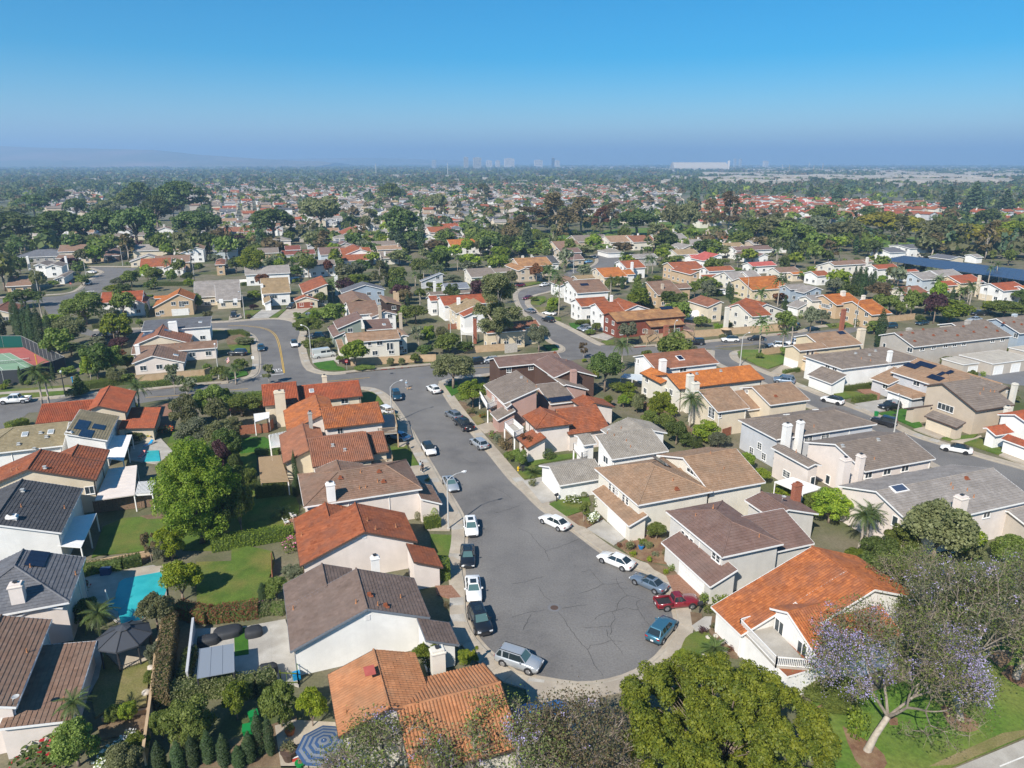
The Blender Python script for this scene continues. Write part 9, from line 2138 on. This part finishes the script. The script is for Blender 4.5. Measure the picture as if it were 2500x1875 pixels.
bushy 18.2 172.5 1.5 1.0 lime -|lime shrub below the thin young tree
palm 15 226 7.0 14.1 - -|very tall palm on the curving street
palm 15 290 8.1 8.1 - -|tall palm in front of the charcoal roof
palm 24 326 6.8 5.4 - -|palm beside the upper bend
palm 17 285 7.1 7.2 - -|palm behind the very tall palm
bushy 15.1 151.1 1.3 2.5 dark -|slim dark shrub by the timber house
conifer 44 248 7.3 10.8 mid 0|bushy green conifer pair, paler left one
conifer 45 241 6.4 9.2 - 0|darker conifer leaning on the paler one
round 54 236 8.6 7.4 dark -|round dark green tree behind the redwood house
broad 57 232 4.2 5.3 olive -|olive tree beside the round dark one
bushy 58 213 5.7 3.4 mid -|bright bush by the trailer yard
bushy 61 206 3.5 2.7 bright -|bright round bush by the retaining wall
bushy 60 197 2.5 1.6 olive -|olive bush in front of the retaining wall
bushy 50 201 2.3 1.8 mid -|green bush below the pink pergola
broad 31.7 189.7 5.9 6.4 grey -|pale grey green tree before the redwood house
palm 26.2 163.6 6.1 8.0 - -|palm at the left behind the rust brown roofed house
palm 42.6 181.2 5.2 6.4 - -|drooping palm beside the white pickup
palm 64.8 180.2 6.9 10.0 - -|tall palm on the corner lawn
palm 71.6 182.2 3.9 6.4 - -|palm near the white suv on the cross street
bushy 63.3 175.3 2.3 1.8 mid -|bush at the foot of the corner palm
broad 81 206 6.4 6.3 mid -|green street tree on the right of the cross street
broad 88 205 4.9 7.7 grey -|grey green street tree above the right street
bushy 71.4 178.2 4.3 2.6 mid -|rounded bushes behind the corner lawn wall
topiary 93 225 1.9 2.6 mid -|clipped box tree by the white garage
topiary 94 242 2.4 2.4 mid -|clipped bush by the grey blue house
bushy 68.3 169.7 1.5 1.0 mid -|small round bush on the corner drive
palm 91 241 7.1 11.9 - -|tall palm in front of the grey blue house
palm 87 246 7.2 5.6 - -|dense palm beside the yellow timbered house
palm 61 320 6.2 8.4 - -|first of two palms near the orange roof
palm 63 320 5.8 7.9 - -|second of two palms near the orange roof
palm 130 352 5.8 8.2 - -|palm above the crimson roof
palm 108 342 6.6 6.1 - -|yellowish palm by the white gable house
broad 76 363 8.5 6.9 ficus -|yellow green palm like tree at top left of the slope
broad 43 285 6.4 4.4 mid -|tree left of the conifers
bushy 62 303 4.6 2.1 ficus -|yellow bush before the red gable
bushy 73 283 4.7 2.8 mid -|bushes beside the silver car
bushy 83 285 4.0 2.0 mid -|bush between orange roof and grey roof
bushy 85 263 4.4 2.2 mid -|green bush at the upper parking row
round 124 303 8.8 4.2 mid -|round green tree on the right slope
bushy 103 326 5.0 2.2 bright -|bright bush left of the crimson roof
bushy 105 352 4.4 2.9 mid -|bush under the white gable house
bushy 83 360 8.9 3.5 mid -|hedge in front of the tan roofed house
broad 134 345 8.1 6.2 olive -|olive tree behind the crimson roof
bushy 84 314 3.9 2.6 bright -|bright shrub between two orange roofs
bushy 23.1 148.2 3.9 2.3 mid -|green bush by the pale blue patio roof
bushy 24.4 140.2 3.5 2.6 bright -|bright bush below the pale blue patio roof
bushy 31.0 139.0 4.5 3.2 ficus -|yellow green tree below the orange tiled house
bushy 26.1 137.7 3.2 3.2 olive -|olive shrub left of the yellow green tree
cypress 129 267 2.3 11.0 - -|leftmost of the tight cypress group by the orange roof|tight cypresses on the right slope
cypress 130 266 2.3 11.3 - -|second of the tight cypress group|tight cypresses on the right slope
cypress 130 265 2.3 11.5 - -|third of the tight cypress group|tight cypresses on the right slope
cypress 131 264 2.3 11.4 - -|fourth of the tight cypress group|tight cypresses on the right slope
cypress 133 267 2.1 10.6 - -|rightmost of the tight cypress group|tight cypresses on the right slope
cypress 144 285 2.0 6.4 - -|left one of the cypress pair|tight cypresses on the right slope
cypress 147 288 2.0 7.0 - -|right one of the cypress pair|tight cypresses on the right slope
cypress 99.1 186.4 2.9 11.4 - 0|single tall cypress at the end of the condo block
bushy 128 278 9.3 5.8 bright -|bright green tree left of the tight cypresses
broad 133 255 9.6 6.8 brown -|brownish olive tree right of the cypresses
broad 159 295 8.2 7.0 olive -|olive tree beside the white balcony house
broad 125 232 7.5 6.3 mid -|green tree before the brownish one
bushy 127 229 4.2 4.9 mid -|green bush behind the tan wall
round 137 232 9.1 7.3 dark -|dark round tree left of the bright big one
round 136 217 13.2 8.1 bright -|very large bright round tree on the right
broad 156 255 6.8 3.2 mid -|mid green tree behind the bright round one
round 159 226 10.8 5.5 mid -|large green tree above the blue condo
broad 181 250 6.0 5.3 dark -|dark tree at the right edge
broad 166 228 4.8 3.9 dark -|second dark tree at the right edge
bushy 106 203 5.2 4.1 mid -|green tree beside the single tall cypress
bushy 127 217 3.7 2.8 dark -|dark hedge bush by the tan wall
topiary 149 317 3.5 3.1 mid -|clipped ball tree at the arched window house
bushy 102.7 173.4 6.5 2.1 olive -|olive bushes below the condo windows
bushy 106.8 175.3 3.0 2.1 mid -|small tree below the condo windows
bushy 107.0 167.1 5.3 3.0 olive -|olive hedge beside the beige single garage
bushy 97.1 178.2 4.6 2.6 mid -|shrubs at the foot of the condo gable
bushy 121.2 180.2 3.4 1.1 olive -|shrubs behind the garage block
bushy 131.6 182.2 2.1 1.1 bright -|bright bush right of the garage roof
shrub 110.7 160.3 1.9 1.2 bright -|bright round bush by the single garage
topiary 106 214 2.1 2.2 mid -|clipped green block on the golden house lawn
shrub 98 212 2.4 1.5 olive -|olive shrub on the golden house lawn
bushy 112 219 2.8 2.8 mid -|shrub against the golden house wall
bushy 164 281 6.7 2.0 mid -|bushes before the pale blue house
broad 96 216 4.6 4.7 grey -|grey tree left of the golden house
palm 127 231 6.2 9.5 - -|palm with pale trunk behind the tan wall
palm 165 274 6.1 6.1 - -|drooping palm by the cream brick red roofed house
palm 162 250 6.3 7.7 - -|tall palm left of the dark balcony house
palm 161 253 5.3 5.0 - -|lower palm left of the dark balcony house
pine -284 415 32.2 21.4 pine 1|first dark umbrella pine from the left|umbrella pines on the left
pine -261 419 31.4 22.1 pine 1|second dark umbrella pine from the left|umbrella pines on the left
pine -236 419 25.1 23.6 pine 1|third dark umbrella pine from the left|umbrella pines on the left
pine -214 411 26.7 24.6 pine 1|fourth dark umbrella pine, tallest of the left row|umbrella pines on the left
pine -250 513 21.7 26.7 pine 1|narrow pine behind the fourth umbrella pine|umbrella pines on the left
pine -196 443 23.3 20.2 pine 1|fifth umbrella pine right of the red roof|umbrella pines on the left
pine -190 452 19.2 19.5 pine 1|sixth umbrella pine beside the fifth|umbrella pines on the left
pine -149 452 29.4 21.6 pine 1|wide umbrella pine among the grey roofs|umbrella pines on the left
pine -282 623 40.1 33.6 pine 1|tall dark pine rising behind the left row|umbrella pines on the left
pine -355 698 25.9 31.0 pine 1|dark pine left of the tallest one|umbrella pines on the left
pine -306 623 18.6 19.1 pine 1|small pine between the two tall ones|umbrella pines on the left
pine -372 623 21.7 19.8 pine 1|round pine beside the lone white house|umbrella pines on the left
pine -431 659 27.8 20.9 pine 1|dark pine far left behind the row|umbrella pines on the left
pine -491 793 25.5 22.2 pine 1|far dark pine near the pink roofs|umbrella pines on the left
broad -431 623 31.0 13.3 olive 1|olive tree left of the dark pine
broad -366 659 24.5 15.5 olive 1|brownish tree right of the lone white house
broad -367 698 31.1 21.3 mid 1|green tree before the tall dark pines
broad -306 659 21.3 15.5 brown 1|brown tree right of the tall dark pines
broad -135 513 30.6 25.5 olive 1|big olive tree right of the grey roofs
palm -181 461 9.2 10.0 - -|palm in front of the brown red far roof
palm -167 452 10.2 11.9 - -|palm right of the brown red far roof
palm -159 443 8.9 11.7 - -|third palm near the brown red far roof
palm -262 383 16.4 9.3 - -|palm behind the left edge houses
cypress -263 731 3.3 9.5 - -|thin far cypress beside the grey roofs
cypress -252 731 2.9 9.5 - -|second thin far cypress beside the grey roofs
broad -65 427 22.4 23.0 pine 1|big dark green tree left of the tall cypress
cypress -49 390 4.1 24.4 - 1|tall dark cypress left of centre
cypress -12 650 3.2 13.8 - -|thin cypress among the central roofs
conifer -62 397 11.0 12.5 - 1|dark conifer in front of the big green tree
euca 14 513 25.6 20.7 brown 1|left eucalyptus of the park group
euca 31 513 28.0 27.9 brown 1|tallest brown eucalyptus of the park group
euca 49 513 24.2 25.5 brown 1|brown eucalyptus with forked pale trunk
euca 61 502 13.8 19.1 rust 1|reddish eucalyptus right of the forked one
euca 70 513 14.0 24.3 brown 1|slender eucalyptus at the right of the group
pine 85 491 30.6 18.7 pine 1|dark leaning pine right of the eucalyptus group
broad -71 698 19.0 19.7 olive 1|grey olive tree in the centre
palm -30 537 9.4 12.8 - -|palm among the central far roofs
broad -13 390 15.7 13.2 mid 1|green tree above the orange central roof
broad -24 383 8.7 9.3 ficus 1|yellow tree beside the orange central roof
broad -1 435 12.0 12.6 brown 1|rusty tree at the park path
broad -2 383 12.6 11.2 dark 1|dark tree right of the park path
cypress -37 435 5.5 10.5 cypress 1|pair cypress by the orange central roof
cypress -40 431 4.9 10.4 cypress 1|left cypress by the orange central roof
broad -141 850 27.3 25.7 mid 1|dark olive tree in the left band
euca -36 916 24.9 23.4 olive 1|tall olive tree above the park
broad 13 452 12.5 8.7 ficus 1|yellow green tree in the park
euca -100 513 14.1 19.5 olive 1|thin pale tree left of the big green one
broad 17 435 13.1 8.4 mid 1|green tree left of the beige row houses
broad 111 502 18.8 20.3 olive 1|olive tree at the park lawn
bushy -6 377 11.4 6.4 bright 1|bright tree below the park path
broad 120 493 17.4 22.5 olive 1|olive tree at the left of the park lawn
euca 140 515 14.3 23.5 brown 1|brown eucalyptus on the park lawn
euca 150 504 16.5 29.6 brown 1|tall rusty eucalyptus with pale trunk on the park lawn
broad 150 445 21.4 16.2 mid 1|large green tree left in the right hand grove
broad 157 428 21.7 18.7 olive 1|olive tree in the right hand grove
broad 161 412 23.0 16.1 mid 1|wide green tree in the right hand grove
broad 195 463 19.9 15.7 grey 1|grey green tree in the right hand grove
broad 235 553 19.5 17.3 mid 1|dark green tree before the red far roofs
broad 198 428 21.7 15.6 olive 1|olive green tree right of the grey green one
pine 241 472 31.1 18.3 gold 1|golden green spreading tree in the grove
pine 247 454 24.1 16.5 gold 1|second golden spreading tree beside it
broad 235 397 23.2 19.4 olive 1|tall olive tree right of the school
pine 260 412 24.1 15.1 gold 1|golden blossom tree at the right
pine 265 397 22.2 14.6 gold 1|second golden blossom tree at the right
pine 285 412 23.0 17.1 ficus 1|bright spreading tree at the right edge
broad 292 596 19.5 14.3 dark 1|dark tree before the red far roofs right
broad 370 567 18.6 13.6 dark 1|dark trees by the right red roofs
conifer 460 729 23.7 31.0 - 1|largest dark conifer on the right skyline
conifer 435 729 20.1 25.9 - 1|conifer left of the largest one
conifer 476 706 21.2 23.4 - 1|conifer right of the largest one
conifer 399 898 17.9 24.3 - 1|tall conifer in the middle of the far row
conifer 379 934 14.0 23.1 - 1|left conifer of the far row
palm 138 384 9.8 7.6 - -|palm by the mauve roof gable
bushy 152 384 10.8 7.6 mid 1|bush in front of the grove""".split(chr(10)):
    _a, *_b = _l.split('|'); _k, _x, _y, _w, _h, _m, _d = _a.split(); b_tree(_k, float(_x), float(_y), float(_w), float(_h), _b[0], None if _m == '-' else 'leaf_'+_m, None if _d == '-' else int(_d), _b[1] if len(_b) > 1 else None)
for _o in SC.objects:
    if _o.parent is None and _o.type == 'EMPTY' and _o.location.y > 150:
        TAKEN.append((_o.location.x, _o.location.y, 13.0 if 'house' in _o.name or 'building' in _o.name else 8.0))
for _p in ((200,330),(176,315),(150,330),(230,300),(190,300),(130,345)): TAKEN.append((*_p, 22.0))
LANDMARKS += [('the park lawn',19.3,501.5),('the solar canopy',212.8,348.7),('the school',218,405.2),('the golden spreading trees',257.8,482.6),('the brown eucalyptus group',43.4,536.6),('the tallest dark cypress',-51,403.8),('the orange roof in the centre',-30.8,452),('the big umbrella pines',-244.1,452),('the lone ivory house',-400.7,698.2),('the red far roofs',327.9,777.6),('the conifers on the right',476.9,777.6),('the bright blue house',-99.8,396.1),('the maroon roof',-123.2,405.2),('the grey roofs on the left',-272.1,792.8),('the wide umbrella pine',-151.5,461.1),('the small left cul-de-sac',-194.7,348.7),('the crimson roof',122.3,355.8),('the rusty eucalyptus',152.9,515.5),('the beige row houses',46.3,452),('the pink left roofs',-457.1,1193.8),('the central conifers',-93.8,953.4),('the left skyline trees',-672.9,993.5),('the big olive tree',-138.2,524.4)]
LANDMARKS += AUTO
b_infill()
b_far()
b_haze()
